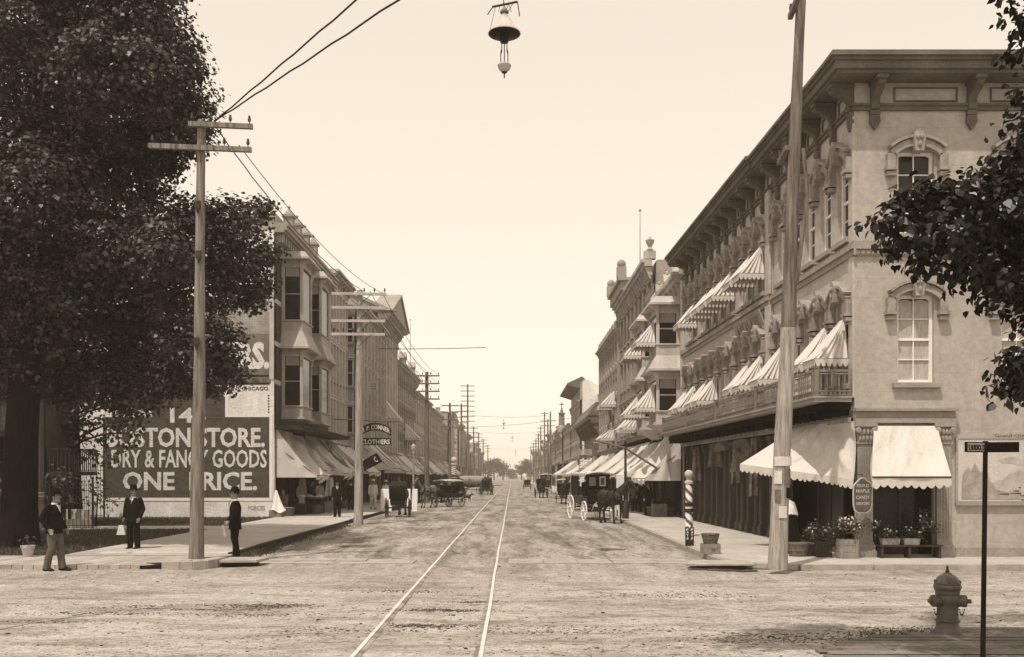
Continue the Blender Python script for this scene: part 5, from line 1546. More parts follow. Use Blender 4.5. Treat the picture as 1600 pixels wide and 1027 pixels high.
# the maple on the left
def px_clumps(lst, Y0, jit, seed, dens=1.0):
    rr = random.Random(seed); o = []
    for px, py, r in lst:
        Y = Y0 + rr.uniform(-jit, jit); o.append((tuple(at(px, py, Y)), r * Y / FPX, dens))
    return o
maple_px = [(40, 30, 90), (130, 20, 80), (205, 30, 72), (250, 55, 50), (282, 105, 40), (235, 110, 65), (160, 110, 80), (70, 120, 90), (298, 150, 32), (308, 185, 24), (262, 190, 60), (190, 200, 80), (100, 210, 90), (20, 220, 90), (303, 225, 24),
            (60, 300, 90), (150, 290, 80), (215, 285, 52), (240, 240, 44), (290, 335, 36), (350, 345, 42), (395, 335, 26), (418, 322, 13), (80, 390, 90), (170, 380, 88), (255, 390, 65), (330, 395, 55), (385, 400, 42), (415, 395, 20), (410, 445, 20), (395, 470, 22), (365, 450, 42), (290, 455, 66), (200, 470, 80), (110, 470, 80),
            (150, 550, 66), (225, 545, 62), (300, 535, 50), (335, 530, 44), (345, 578, 28), (372, 588, 15), (330, 602, 20), (200, 600, 44), (270, 590, 34), (295, 600, 24), (240, 610, 28), (20, 400, 80), (20, 500, 70), (25, 580, 55), (130, 590, 44), (170, 615, 36), (90, 610, 30), (225, 620, 26),
            (-90, 60, 100), (-110, 200, 110), (-100, 340, 110), (-90, 470, 90), (30, -90, 100), (140, -80, 90), (225, -40, 60), (-70, -60, 110), (80, -180, 90)]
mt = thing('maple_tree', 'huge dark leafy maple filling the upper left above the lawn', 'tree', (-13.9, 27, 0))
cl = px_clumps(maple_px, 27, 2.6, 3)
# keep the leaves behind the pole and before the sign wall
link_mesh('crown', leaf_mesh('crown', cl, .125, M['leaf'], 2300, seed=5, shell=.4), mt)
mb = MB(M['bark'])
tb_ = [(-13.9, 27, -.1), (-13.9, 27, .25), (-13.85, 27, 1.2), (-13.8, 27, 3), (-13.7, 27.1, 6), (-13.5, 27.2, 9), (-13.2, 27, 12.5), (-12.9, 27, 15.5)]
mb.tube(tb_, [.75, .58, .48, .44, .40, .32, .2, .07], 14)
for i, (c, r, d) in enumerate(cl):
    if (i % 2 == 0 or r < .7) and c[2] > 5.5:
        h = min(max(c[2] - 2.2, 5.8), 13); u = [p for p in tb_ if p[2] <= h][-1]
        limb_to(mb, (u[0], u[1], h), c, .10 + .03 * r, .03, .5, i)
obj('trunk', mb, mt)
# young tree by the stoop
yt = thing('young_maple', 'slim young maple with light ragged foliage beside the stone steps', 'tree', (-17.45, 38.7, 0))
cl = px_clumps([(110, 650, 30), (150, 668, 34), (190, 678, 26), (218, 655, 24), (132, 700, 22), (168, 706, 16), (100, 628, 30), (180, 640, 34), (215, 625, 26), (92, 675, 12), (100, 700, 9)], 38.6, .9, 8)
link_mesh('crown', leaf_mesh('crown', cl, .2, M['leaf'], 260, seed=15), yt)
mb = MB(M['bark']); mb.tube([(-17.45, 38.7, 0), (-17.5, 38.7, 2.2), (-17.55, 38.7, 5.5)], [.17, .13, .06], 9)
for i, (c, r, d) in enumerate(cl): limb_to(mb, (-17.52, 38.7, 3 + .2 * i % 2), c, .05, .015, .2, i)
obj('trunk', mb, yt)
# linden whose branches hang in at the right, over the camera's side
ln = thing('linden_tree', 'linden with large dark leaves whose branches hang in from the right edge', 'tree', (9.4, 10.3, 0))
la = [(1392, 350, 24), (1420, 375, 32), (1432, 318, 34), (1470, 320, 44), (1485, 380, 48), (1520, 305, 48), (1532, 372, 56), (1560, 430, 42), (1582, 270, 50), (1590, 340, 60), (1548, 462, 24), (1515, 425, 34), (1578, 455, 30), (1450, 415, 22), (1375, 345, 10),
      (1578, 590, 22), (1598, 552, 32), (1605, 590, 36), (1562, 612, 10), (1590, 622, 14), (1640, 570, 60), (1580, 5, 14), (1600, 42, 24), (1600, 92, 24), (1612, 150, 24), (1604, 195, 18), (1620, 230, 36),
      (1660, 280, 80), (1650, 380, 80), (1650, 460, 60), (1760, 260, 100), (1750, 400, 100), (1740, 540, 80), (1860, 200, 110), (1880, 360, 110), (1860, 520, 90), (1980, 150, 110), (2000, 330, 110), (1800, -60, 110), (1950, -40, 110)]
cl = px_clumps(la, 9.8, .5, 4)
rr = random.Random(31)
for i in range(20):                     # boughs overhead, out of the picture, that shade the near right ground
    cl.append(((1.1 + rr.uniform(0, 1.6) + (i % 4) * .35, 9.1 + rr.uniform(-.5, .45), 8.0 + rr.uniform(-.5, .5)), rr.uniform(.3, .5), 1.1))
for i in range(18):
    cl.append(((5 + rr.uniform(-1.2, 3), 9.5 + rr.uniform(-1.2, 1.4), 8.4 + rr.uniform(-.3, 1.5)), rr.uniform(.4, .7), .55))
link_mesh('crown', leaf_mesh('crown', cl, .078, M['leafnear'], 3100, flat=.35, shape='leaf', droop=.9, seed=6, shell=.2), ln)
mb = MB(M['bark']); trk = [(9.4, 10.3, -.1), (9.4, 10.3, .3), (9.35, 10.3, 2), (9.3, 10.3, 5), (9.2, 10.2, 8.5), (9.1, 10.1, 11)]
mb.tube(trk, [.5, .36, .3, .27, .2, .07], 12)
E = lambda px, py, Y=9.8: at(px, py, Y)
for i, (s, pts) in enumerate([(4.2, [E(1900, 380), E(1700, 340), E(1560, 360), E(1440, 398), E(1385, 350)]), (4.6, [E(1880, 300), E(1680, 260), E(1560, 290), E(1440, 310)]), (3.6, [E(1900, 500), E(1720, 520), E(1600, 560), E(1565, 612)]), (6.4, [E(1900, 100), E(1700, 90), E(1600, 60), E(1578, 5)]), (7.2, [(6.5, 9.8, 8.4), (4, 9.4, 8.6), (2.6, 9.2, 8.3), (1.3, 9.1, 8.0)]), (6.0, [E(1850, 150), E(1640, 180), E(1600, 200)]), (4.4, [E(1800, 420), E(1620, 420), E(1550, 455)])]):
    limb(mb, [(9.3, 10.25, s)] + [tuple(p) for p in pts], .10, .008, 7)
obj('trunk', mb, ln)
# trees closing the far end of the street: each its own crown and trunk
fgrp = 'trees at the far end of the street'
for i, (px, py, rpx, Y, lab) in enumerate([(772, 729, 14, 430, 'rounded tree at the far street end, left of the gap'), (786, 733, 11, 440, 'lower tree at the far street end, hugging the gap on its left'), (758, 730, 13, 450, 'tree at the far street end, outermost on the left'), (825, 729, 13, 430, 'rounded tree at the far street end, right of the gap'), (815, 734, 9, 440, 'lower tree at the far street end, hugging the gap on its right'), (840, 731, 13, 450, 'tree at the far street end, outermost on the right'), (800, 741, 9, 560, 'small faint tree in the gap at the far street end')]):
    c = at(px, py, Y); r = rpx * Y / FPX
    t = thing('far_tree', lab, 'tree', (c.x, c.y, 0), fgrp)
    cs = []; rr = random.Random(i)
    for k in range(12): cs.append(((c.x + rr.uniform(-.6, .6) * r, c.y + rr.uniform(-.5, .5) * r, c.z + rr.uniform(-.8, .6) * r), r * rr.uniform(.35, .55), 1))
    link_mesh('crown', leaf_mesh('crown', cs, .55, M['leaffar'], 75, seed=i), t)
    mb = MB(M['bark']); mb.tube([(c.x, c.y, 0), (c.x, c.y, c.z)], [.35, .2], 7)
    for k in range(4): limb_to(mb, (c.x, c.y, c.z * .5), cs[k][0], .15, .05, .5, k)
    obj('trunk', mb, t)
# shaded hedge and plants at the far left
hd = thing('clipped_hedge', 'dark dense hedge in deep shade at the far left before the house', 'hedge', (-21, 32, 0))
cs = []; rr = random.Random(2)
for i in range(46): cs.append(((rr.uniform(-25, -17.2), rr.uniform(31, 33.6), rr.uniform(.25, 1.75)), rr.uniform(.4, .6), 1))
link_mesh('foliage', leaf_mesh('foliage', cs, .13, M['leaf'], 700, seed=25), hd)
mb = MB(M['bark'])
for i in range(9): mb.tube([(-24.6 + i * .85, 32.4, 0), (-24.5 + i * .85, 32.5, 1.4)], [.04, .015], 5)
obj('stems', mb, hd)
def plant(x, y, z, h, w, label, m='leafpale', n=6, per=420, size=.1, name='garden_shrub', seed=0, cat='shrub'):
    rr = random.Random(seed + int(x * 100)); t = thing(name, label, cat, (x, y, z)); cs = []
    mb = MB(M['bark'])
    for i in range(n):
        c = (x + rr.uniform(-w, w) * .6, y + rr.uniform(-w, w) * .6, z + h * rr.uniform(.45, .95)); cs.append((c, rr.uniform(.25, .5) * w + .06, 1)); mb.tube([(x, y, z), ((x + c[0]) / 2, (y + c[1]) / 2, z + h * .4), c], [.012, .008, .004], 4)
    link_mesh('foliage', leaf_mesh('foliage', cs, size, M[m], per, seed=seed + 1), t); obj('stems', mb, t)
    return t
plant(-16.9, 36.1, .08, 2.2, .5, 'climbing leafy vine over the iron railing by the stone steps', n=9, size=.14)
plant(-15.9, 36.7, .08, 2.1, .35, 'leafy vine on the railing post right of the stone steps', n=7, size=.14, seed=3)
plant(-19.0, 45.2, .05, 1.1, .6, 'thin weedy shrub against the white wall below the painted sign', n=5, per=160, size=.14, seed=5)
# grass
mb_v = []
rs = np.random.RandomState(3)
def blades(n, fx, z, h, seed):
    rs = np.random.RandomState(seed); pts = []
    while len(pts) < n:
        x, y = fx(rs); pts.append((x, y))
    p = np.array([(x, y, z) for x, y in pts]); a = rs.rand(n) * 2 * PI; hh = h * (.5 + rs.rand(n)); w = .012 + .01 * rs.rand(n)
    d = np.stack([np.cos(a), np.sin(a), np.zeros(n)], 1); t = np.stack([rs.normal(size=n) * .4, rs.normal(size=n) * .4, np.ones(n)], 1) * hh[:, None]
    return np.stack([p - d * w[:, None], p + d * w[:, None], p + t], 1)
def lawn_fx(rs):
    while True:
        y = rs.uniform(24.1, 45.5); x = rs.uniform(-30, -11.3)
        if 35.4 < y < 38.6: continue
        return x, y
def tuft_fx(rs):
    k = rs.randint(0, 6); cx, cy = [(4.6, 12.55), (5.2, 12.7), (6.6, 12.75), (7.6, 12.8), (5.45, 10.75), (5.1, 12.5)][k]
    return cx + rs.normal() * .35, cy + rs.normal() * .1
def verge_fx(rs):
    y = 24.2 + 16 * rs.rand() ** 1.6; return -7.05 + abs(rs.normal()) * .22, y
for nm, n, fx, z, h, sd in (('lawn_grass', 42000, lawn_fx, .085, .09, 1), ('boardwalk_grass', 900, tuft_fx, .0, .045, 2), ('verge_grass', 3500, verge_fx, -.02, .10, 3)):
    V = blades(n, fx, z, h, sd); me = bpy.data.meshes.new(nm); k = 3
    me.vertices.add(n * k); me.vertices.foreach_set('co', V.reshape(-1)); me.loops.add(n * k); me.loops.foreach_set('vertex_index', np.arange(n * k)); me.polygons.add(n); me.polygons.foreach_set('loop_start', np.arange(n) * k)
    me.materials.append(M['grass']); me.update(calc_edges=True)
    o = bpy.data.objects.new(nm, me); C.objects.link(o); o['kind'] = 'stuff'; WORLD[o.name] = Vector((0, 0, 0))
# ------------------------------------------------------------------ people
def hand_mb(mb, wrist, dirv, side, r=1.0, curl=.35):
    """palm, four unequal bent fingers and a thumb from the palm's side; dirv points along the forearm"""
    w = Vector(wrist); d = Vector(dirv).normalized(); s = Vector(side); s = (s - d * s.dot(d)).normalized(); n = d.cross(s)
    mb.tube([w - d * .02, w + d * .03, w + d * .09], [(.028, .022), (.042, .02), (.042, .017)], 8, ref=s)
    for i, L_ in enumerate((.065, .078, .072, .055)):
        b = w + d * .085 + s * (.031 - .0205 * i)
        k = b + (d * math.cos(curl) + n * math.sin(curl)) * L_ * .5
        e = k + (d * math.cos(curl * 2.4) + n * math.sin(curl * 2.4)) * L_ * .5
        mb.tube([b - d * .02, k, e], [.0105, .010, .008], 6)
    b = w + d * .03 + s * .036
    mb.tube([b, b + d * .035 + s * .03 + n * .01, b + d * .07 + s * .032 + n * .025], [.014, .012, .009], 6)

BASEJ = dict(pel=(0, 0, .93), wst=(0, .0, 1.08), chs=(0, .01, 1.30), nck=(0, .01, 1.47), hed=(0, -.015, 1.63),
             shL=(.185, .01, 1.41), elL=(.245, .03, 1.13), wrL=(.25, -.03, .88), shR=(-.185, .01, 1.41), elR=(-.245, .03, 1.13), wrR=(-.25, -.03, .88),
             hpL=(.095, 0, .90), knL=(.105, -.02, .50), anL=(.11, .02, .09), hpR=(-.095, 0, .90), knR=(-.105, -.02, .50), anR=(-.11, .02, .09))
def person(label, loc, rz, J=None, coat='cloth', pants='cloth', shirt='white', hat='bowler', sc=1.0, group=None, fat=1.0, skirt=False, face=True, moustache=True, tails=.0, footL=(0, -1), footR=(0, -1), hatm='cloth', hi=True):
    j = {k: Vector(v) for k, v in {**BASEJ, **(J or {})}.items()}
    root = thing('person', label, 'person', loc, group)
    root.rotation_euler = (0, 0, rz); root.scale = (sc, sc, sc)
    X = (1, 0, 0)
    b = MB(M['skin'])
    b.tube([j['pel'] - Vector((0, 0, .08)), j['pel'], j['wst'], j['chs'], j['nck'] - Vector((0, 0, .06))], [(.13, .09), (.155, .105), (.14, .10), (.17, .115), (.10, .075)], 12, ref=X)
    b.tube([j['nck'] - Vector((0, 0, .08)), j['nck'], j['hed']], [.07, .056, .055], 10)
    h = j['hed']
    b.ball(h + Vector((0, .012, .035)), (.076, .094, .092), 12, 9); b.ball(h + Vector((0, -.03, -.05)), (.056, .062, .07), 10, 8)
    b.tube([h + Vector((0, -.075, .03)), h + Vector((0, -.112, -.012)), h + Vector((0, -.085, -.026))], [.012, .018, .014], 6)
    b.ball(h + Vector((0, -.085, -.062)), (.026, .014, .012), 7, 5); b.ball(h + Vector((0, -.075, -.105)), (.028, .022, .022), 7, 5)
    for s in (-1, 1):
        b.ball(h + Vector((s * .078, .015, .0)), (.012, .022, .034), 7, 5); b.ball(h + Vector((s * .033, -.082, .03)), (.02, .012, .012), 6, 4)
    for s, q in (('L', 1), ('R', -1)):
        b.tube([j['sh' + s], j['el' + s], j['wr' + s]], [.05, .042, .028], 8)
        d = j['wr' + s] - j['el' + s]; hand_mb(b, j['wr' + s], d, Vector((0, -1, 0)) + Vector((-.3 * q, 0, 0)))
        b.tube([j['hp' + s], j['kn' + s], j['an' + s]], [.08, .055, .04], 8)
        f = footL if s == 'L' else footR; fv = Vector((f[0], f[1], 0)).normalized()
        b.tube([j['an' + s] - fv * .03 - Vector((0, 0, .03)), j['an' + s] + fv * .09 - Vector((0, 0, .05))], [.035, .03], 6)
    mobj('body', remesh(b, .011 if hi else .018, 2), root, M['skin'])
    # trousers or skirt
    t = MB(M[pants])
    if skirt:
        z0 = .03; t.tube([(j['pel'].x, j['pel'].y - .02, z0), (j['pel'].x, j['pel'].y - .02, .4), j['pel'] + Vector((0, 0, .02)), j['wst']], [(.34, .32), (.27, .25), (.19, .16), (.145, .12)], 16, ref=X)
    else:
        t.tube([j['pel'] - Vector((0, 0, .13)), j['pel'] - Vector((0, 0, .02)), j['wst']], [(.15 * fat, .12), (.175 * fat, .135 * fat), (.165 * fat, .13 * fat)], 12, ref=X)
        for s in 'LR':
            a, k, e = j['hp' + s], j['kn' + s], j['an' + s]
            m1 = a.lerp(k, .5)
            t.tube([a + Vector((0, 0, .04)), m1, k, k.lerp(e, .45) + Vector((0, .015, 0)), e - Vector((0, 0, .045))], [.105, .098, .082, .080, .082], 10)
    mobj('skirt' if skirt else 'trousers', remesh(t, .014 if hi else .022, 3), root, M[pants])
    c = MB(M[coat]); low = j['pel'] - Vector((0, 0, tails))
    c.tube([low - Vector((0, 0, .10)), low, j['wst'], j['chs'], j['nck'] - Vector((0, 0, .055)), j['nck'] - Vector((0, 0, .005))], [(.205 * fat, .165 * fat), (.195 * fat, .155 * fat), (.178 * fat, .145 * fat), (.205, .148), (.135, .105), (.075, .075)], 14, ref=X)
    for s in 'LR':
        a, k, e = j['sh' + s], j['el' + s], j['wr' + s]
        c.ball(a - Vector((0, 0, .01)), (.082, .08, .075), 10, 7)
        c.tube([a, a.lerp(k, .5), k, k.lerp(e, .5), e - (e - k).normalized() * .01], [.078, .074, .064, .058, .048], 10)
    mobj('blouse' if skirt else 'jacket', remesh(c, .013 if hi else .02, 3), root, M[coat])
    if not skirt:
        s_ = MB(M[shirt]); n = j['nck']
        f = j['chs'] - n
        s_.prism([n + Vector((-.052, -.115, -.02)), n + Vector((.052, -.115, -.02)), n + Vector((.0, -.152, -.18))], (0, .05, .0))
        s_.tube([n + Vector((0, -.004, -.012)), n + Vector((0, -.008, .028))], [.070, .064], 12)
        o = obj('shirt_front', s_, None, (0, 0, 0)); o.parent = root
        s_ = MB(M['leather']); s_.prism([n + Vector((-.01, -.158, -.03)), n + Vector((.01, -.158, -.03)), n + Vector((.014, -.168, -.15)), n + Vector((-.014, -.168, -.15))], (0, .01, 0)); s_.ball(n + Vector((0, -.125, -.012)), (.024, .014, .014), 6, 4)
        o = obj('necktie', s_, None, (0, 0, 0)); o.parent = root
        s_ = MB(M['leather'])
        for s in 'LR':
            f_ = footL if s == 'L' else footR; fv = Vector((f_[0], f_[1], 0)).normalized(); a = Vector((j['an' + s].x, j['an' + s].y, 0)); z = j['an' + s].z - .09
            s_.tube([a - fv * .075 + Vector((0, 0, .045 + z)), a + Vector((0, 0, .055 + z)), a + fv * .08 + Vector((0, 0, .045 + z)), a + fv * .165 + Vector((0, 0, .03 + z)), a + fv * .20 + Vector((0, 0, .024 + z))], [(.04, .044), (.046, .055), (.046, .044), (.046, .03), (.03, .02)], 10, ref=fv.cross(Vector((0, 0, 1))))
        o = obj('shoes', s_, None, (0, 0, 0)); o.parent = root
    hm = MB(M['hair'])
    hm.ball(h + Vector((0, .03, .05)), (.083, .088, .088), 12, 8)
    for s in (-1, 1): hm.ball(h + Vector((s * .071, .012, .03)), (.014, .035, .04), 7, 5)
    if skirt: hm.ball(h + Vector((0, .06, .13)), (.05, .05, .04), 8, 6)
    o = obj('hair', hm, None, (0, 0, 0)); o.parent = root
    if moustache and not skirt:
        hm = MB(M['hair']); hm.ball(h + Vector((0, -.098, -.042)), (.036, .014, .011), 8, 5)
        o = obj('moustache', hm, None, (0, 0, 0)); o.parent = root
    if face:
        em = MB(M['black'])
        for s in (-1, 1): em.ball(h + Vector((s * .032, -.089, .028)), (.010, .007, .007), 6, 4); em.tube([h + Vector((s * .016, -.088, .05)), h + Vector((s * .05, -.076, .05))], .005, 4)
        o = obj('eyes', em, None, (0, 0, 0)); o.parent = root
    if hat:
        t_ = MB(M[hatm]); hc = (h.x, h.y + .012, h.z + .075)
        if hat == 'bowler': t_.lathe([(.01, .0), (.135, -.004), (.142, .012), (.132, .008), (.098, .012), (.097, .05), (.085, .095), (.055, .122), (.005, .13)], hc, 18, sx=.92, sy=1.08)
        elif hat == 'straw': t_.lathe([(.01, .0), (.165, -.005), (.17, .008), (.098, .012), (.096, .09), (.09, .1), (.005, .103)], hc, 18)
        else: t_.lathe([(.01, .0), (.16, -.012), (.165, .0), (.1, .012), (.095, .1), (.07, .125), (.005, .115)], hc, 18)
        o = obj('hat', t_, None, (0, 0, 0)); o.parent = root
    return root

m1 = person('man in dark jacket and paler trousers strolling at the far left, looking right', (-10.06, 21.1, .0), R(80), dict(
    knL=(.10, -.09, .50), anL=(.10, -.13, .09), knR=(-.10, -.01, .50), anR=(-.10, .12, .09), hed=(.0, -.05, 1.625), chs=(0, .0, 1.30), nck=(0, -.005, 1.47),
    elR=(-.27, .12, 1.14), wrR=(-.24, -.04, .92), elL=(.25, .04, 1.13), wrL=(.24, -.12, .90), pel=(0, .0, .93)), coat='cloth', pants='trouser', fat=1.0, hat='slouch', footL=(0.1, -1), footR=(-.2, -1))
m2 = person('man in a dark suit on the shaded lawn edge, holding a pale bag', (-10.25, 26.0, .10), R(-8), dict(elR=(-.27, .05, 1.14), wrR=(-.27, -.03, .88), elL=(.27, .05, 1.14), wrL=(.235, -.10, .88)), sc=.955, fat=1.1, hat='slouch', tails=.06)
bag = thing('paper_bag', 'pale small bag in the hand of the man on the shaded lawn', 'bag', (-10.55, 25.9, .45))
mb = MB(M['palecloth']); mb.prism([(-10.64, 25.82, .50), (-10.42, 25.85, .50), (-10.47, 25.85, .76), (-10.58, 25.83, .76)], (0, .09, 0)); obj('bag_body', mb, bag); mb = MB(M['leather']); mb.tube([(-10.57, 25.87, .75), (-10.56, 25.87, .83), (-10.50, 25.87, .83), (-10.49, 25.87, .75)], .008, 5); obj('bag_handle', mb, bag)
m3 = person('man in black suit and bowler on the kerb stone by the pole, facing left', (-6.62, 22.95, .12), R(-68), dict(
    elL=(.23, -.02, 1.14), wrL=(.22, -.18, .95), elR=(-.23, .0, 1.13), wrR=(-.215, -.17, .93), knL=(.09, -.01, .5), anL=(.10, .0, .09), anR=(-.1, .06, .09)), sc=.94, tails=.10, footL=(.05, -1), footR=(-.35, -1))
nw = thing('folded_newspaper', 'pale folded newspaper held low by the man in the bowler', 'newspaper', (-6.85, 22.95, .7))
mb = MB(M['paper']); mb.obox((-6.86, 22.86, .78), (.05, .13, .26), (.2, -.25, .3)); mb.obox((-6.885, 22.85, .75), (.02, .11, .2), (.3, -.4, .2)); obj('sheets', mb, nw)
wm = person('woman in white blouse and dark skirt stooping over a basket by the corner', (7.05, 24.4, .12), R(180), dict(
    wst=(0, -.06, 1.04), chs=(.0, -.28, 1.20), nck=(0, -.44, 1.23), hed=(0, -.60, 1.20), shL=(.17, -.36, 1.22), shR=(-.17, -.36, 1.22), elL=(.24, -.36, .96), wrL=(.22, -.44, .74), elR=(-.26, -.34, .95), wrR=(-.24, -.42, .72)), coat='palecloth', pants='cloth', skirt=True, hat=None, face=True, sc=1.02)
# passers-by farther off: copies with their own cloth
def recloth(o, m, parts=('jacket',)):
    for ch in o.children:
        if ch.name.split('.')[0] in parts:
            ch.material_slots[0].link = 'OBJECT'; ch.material_slots[0].material = M[m]
def passer(src, px, py, h, rz, label, jm=None, tm=None, z=SW, group='people along the shop fronts'):
    p = gnd(px, py, z); c = dup(src, loc=p, rz=R(rz), label=label, group=group, sc=h / 1.76)
    if jm: recloth(c, jm)
    if tm: recloth(c, tm, ('trousers',))
    return c
sv = person('man in light clothes and straw hat walking on the left pavement under the clothiers sign', gnd(583, 796, SW), R(20), dict(knL=(.1, -.12, .5), anL=(.1, -.14, .1), anR=(-.1, .16, .12)), coat='palecloth', pants='palecloth', hat='straw', hatm='palecloth', sc=.98, hi=False, group='people along the shop fronts')
passer(m3, 527, 808, 1.72, 10, 'dark suited man standing among the wares under the left awnings')
passer(m2, 548, 797, 1.7, 170, 'dark suited man with his back turned at the left shop doors')
passer(m3, 499, 799, 1.7, 40, 'shopkeeper in a pale jacket under the second left awning', 'palecloth')
passer(sv, 470, 803, 1.66, 60, 'customer in pale summer clothes at the wares under the first left awning')
passer(m2, 487, 801, 1.7, 120, 'dark clothed customer bending his way under the second left awning')
passer(sv, 603, 793, 1.65, 200, 'pale clothed walker with straw hat seen from behind beyond the clothiers sign')
passer(m3, 657, 784, 1.7, 0, 'dark clothed walker at the left shops by the street lamp')
passer(m2, 1000, 800, 1.7, 250, 'dark clothed walker by the white hoarding on the right pavement')
passer(m2, 709, 776, 1.75, 200, 'dark figure standing beside the hooded buggy near the striped pole', z=0)
passer(m3, 690, 786, 1.7, 100, 'dark figure at the wagon behind the second left horse', z=0)
passer(m2, 1012, 806, 1.7, 30, 'figure in dark clothes in the shade of the right awnings')
passer(m3, 991, 799, 1.7, 200, 'figure with pale jacket in the shade beyond the right lamp post', 'midcloth')
passer(m3, 917, 789, 1.72, 10, 'driver in dark clothes standing behind the white wheeled wagon', z=0)
# woman seated with a white cloth by the sign wall corner
seat = person('seated woman in dark dress by the corner of the sign wall', gnd(444, 806, SW) + Vector((0, 0, -.30)), R(-15), dict(knL=(.12, -.34, .72), anL=(.12, -.36, .4), knR=(-.12, -.34, .72), anR=(-.12, -.36, .4), hpL=(.1, -.02, .78), hpR=(-.1, -.02, .78), pel=(0, 0, .82), wst=(0, 0, .98), chs=(0, -.03, 1.2), nck=(0, -.06, 1.36), hed=(0, -.1, 1.5), shL=(.17, -.04, 1.3), shR=(-.17, -.04, 1.3), elL=(.22, -.12, 1.05), wrL=(.1, -.3, .98), elR=(-.22, -.12, 1.05), wrR=(-.1, -.3, .98)), coat='midcloth', pants='cloth', skirt=True, hat=None, hi=False)
p = gnd(432, 808, SW)
wc_ = thing('white_cloth', 'white cloth draped to a peak beside the seated woman at the sign wall', 'cloth', p)
mb = MB(M['white']); mb.sheet(lambda u, v: p + Vector(((u - .5) * .75 * (.12 + .88 * v) + .1 * v, -.1 - .25 * v * math.sin(u * PI) + .07 * math.sin(u * 11 + v * 2) * v, 1.0 * (1 - v) ** 1.3 + .28 + .08 * math.sin(u * 7) * v)), 16, 10, (0, -.012, 0)); obj('cloth_sheet', mb, wc_)
mb = MB(M['crate']); mb.box(p.x - .3, p.x + .3, p.y - .25, p.y + .25, SW, .45); obj('stool', mb, wc_)

# ------------------------------------------------------------------ horses, made once facing +x
def horse(label, loc, rz, coat='hide', group='horses standing in the street', head=0.0, sc=1.0):
    root = thing('horse', label, 'horse', loc, group); root.rotation_euler = (0, 0, rz); root.scale = (sc,) * 3
    Y = (0, 1, 0)
    b = MB(M[coat])
    b.tube([(.74, 0, 1.16), (.62, 0, 1.15), (.42, 0, 1.13), (.0, 0, 1.10), (-.35, 0, 1.16), (-.60, 0, 1.22), (-.78, 0, 1.2), (-.84, 0, 1.17)], [(.10, .15), (.20, .27), (.26, .34), (.29, .33), (.27, .29), (.25, .27), (.16, .2), (.06, .1)], 14, ref=Y)
    b.ball((.40, 0, 1.38), (.22, .10, .16), 9, 6); b.ball((-.52, 0, 1.32), (.26, .2, .16), 9, 6)
    hy = head
    b.tube([(.50, 0, 1.26), (.70, hy * .2, 1.46), (.88, hy * .5, 1.68), (.98, hy * .75, 1.84)], [(.16, .26), (.125, .20), (.095, .145), (.08, .11)], 12, ref=Y)
    b.tube([(.93, hy * .7, 1.88), (1.06, hy * .95, 1.80), (1.20, hy * 1.2, 1.64), (1.32, hy * 1.4, 1.50), (1.37, hy * 1.5, 1.44)], [(.075, .09), (.09, .125), (.072, .095), (.056, .066), (.04, .045)], 10, ref=Y)
    for s in (-1, 1):
        b.tube([(.97, hy * .8 + s * .05, 1.93), (.99, hy * .8 + s * .065, 2.02), (1.0, hy * .8 + s * .062, 2.08)], [.03, .026, .006], 6)
        f = .06 * s
        b.tube([(.48, s * .15, 1.12), (.47 + f, s * .17, .84), (.48 + f, s * .155, .55), (.475 + f, s * .15, .48), (.465 + f, s * .15, .2), (.49 + f, s * .15, .12)], [(.13, .10), (.075, .095), (.058, .06), (.052, .055), (.034, .038), (.044, .048)], 10, ref=Y)
        b.tube([(-.52, s * .14, 1.16), (-.44 - f, s * .17, .86), (-.60 - f, s * .165, .62), (-.70 - f, s * .16, .53), (-.66 - f, s * .16, .2), (-.63 - f, s * .16, .12)], [(.17, .22), (.115, .15), (.065, .085), (.055, .07), (.036, .042), (.046, .048)], 10, ref=Y)
    mobj('body', remesh(b, .02, 4), root, M[coat])
    def part(n, m): o = obj(n, m, None, (0, 0, 0)); o.parent = root; return o
    for s in (-1, 1):
        for x in (.50 + .06 * s, -.61 - .06 * s):
            m_ = MB(M['leather']); m_.tube([(x + .01, s * (.15 if x > 0 else .16), .12), (x + .035, s * (.15 if x > 0 else .16), .0)], [.045, .062], 9); part('hoof', m_)
    m_ = MB(M['hair']); m_.tube([(-.82, 0, 1.28), (-.92, 0, 1.2), (-.95, .02, .9), (-.93, .03, .55)], [.045, .07, .075, .02], 8); part('tail', m_)
    m_ = MB(M['hair'])
    for i in range(9):
        u = i / 8; x = .56 + .40 * u; z = 1.49 + .44 * u; m_.tube([(x, hy * .6 * u, z), (x - .03, hy * .6 * u + .09, z - .06), (x - .02, hy * .6 * u + .13, z - .2)], [.03, .03, .01], 5)
    part('mane', m_)
    m_ = MB(M['leather'])
    m_.tube([(.60 + .08 * math.sin(a) - .1 * math.cos(a), .235 * math.sin(a), 1.18 + .34 * math.cos(a)) for a in [k * PI / 8 for k in range(17)]], .038, 6)
    m_.tube([(.08, .315 * math.sin(a), 1.10 + .36 * math.cos(a)) for a in [k * PI / 8 for k in range(17)]], .026, 5)
    for s in (-1, 1): m_.tube([(.6, s * .26, 1.1), (.1, s * .33, 1.0), (-.6, s * .30, .98), (-1.0, s * .33, .95)], .018, 5)
    m_.tube([(.06, 0, 1.46), (-.5, 0, 1.5), (-.84, 0, 1.32)], .016, 5)
    m_.tube([(1.22 + .03 * math.cos(a), hy * 1.2 + .085 * math.sin(a), 1.62 + .10 * math.cos(a)) for a in [k * PI / 6 for k in range(13)]], .011, 4)
    for s in (-1, 1): m_.tube([(1.22, hy * 1.2 + s * .09, 1.62), (1.0, hy * .8 + s * .1, 1.86)], .010, 4); m_.obox((1.07, hy + s * .1, 1.8), (.08, .012, .07))
    part('harness', m_)
    return root
HG = 'horses standing in the street'
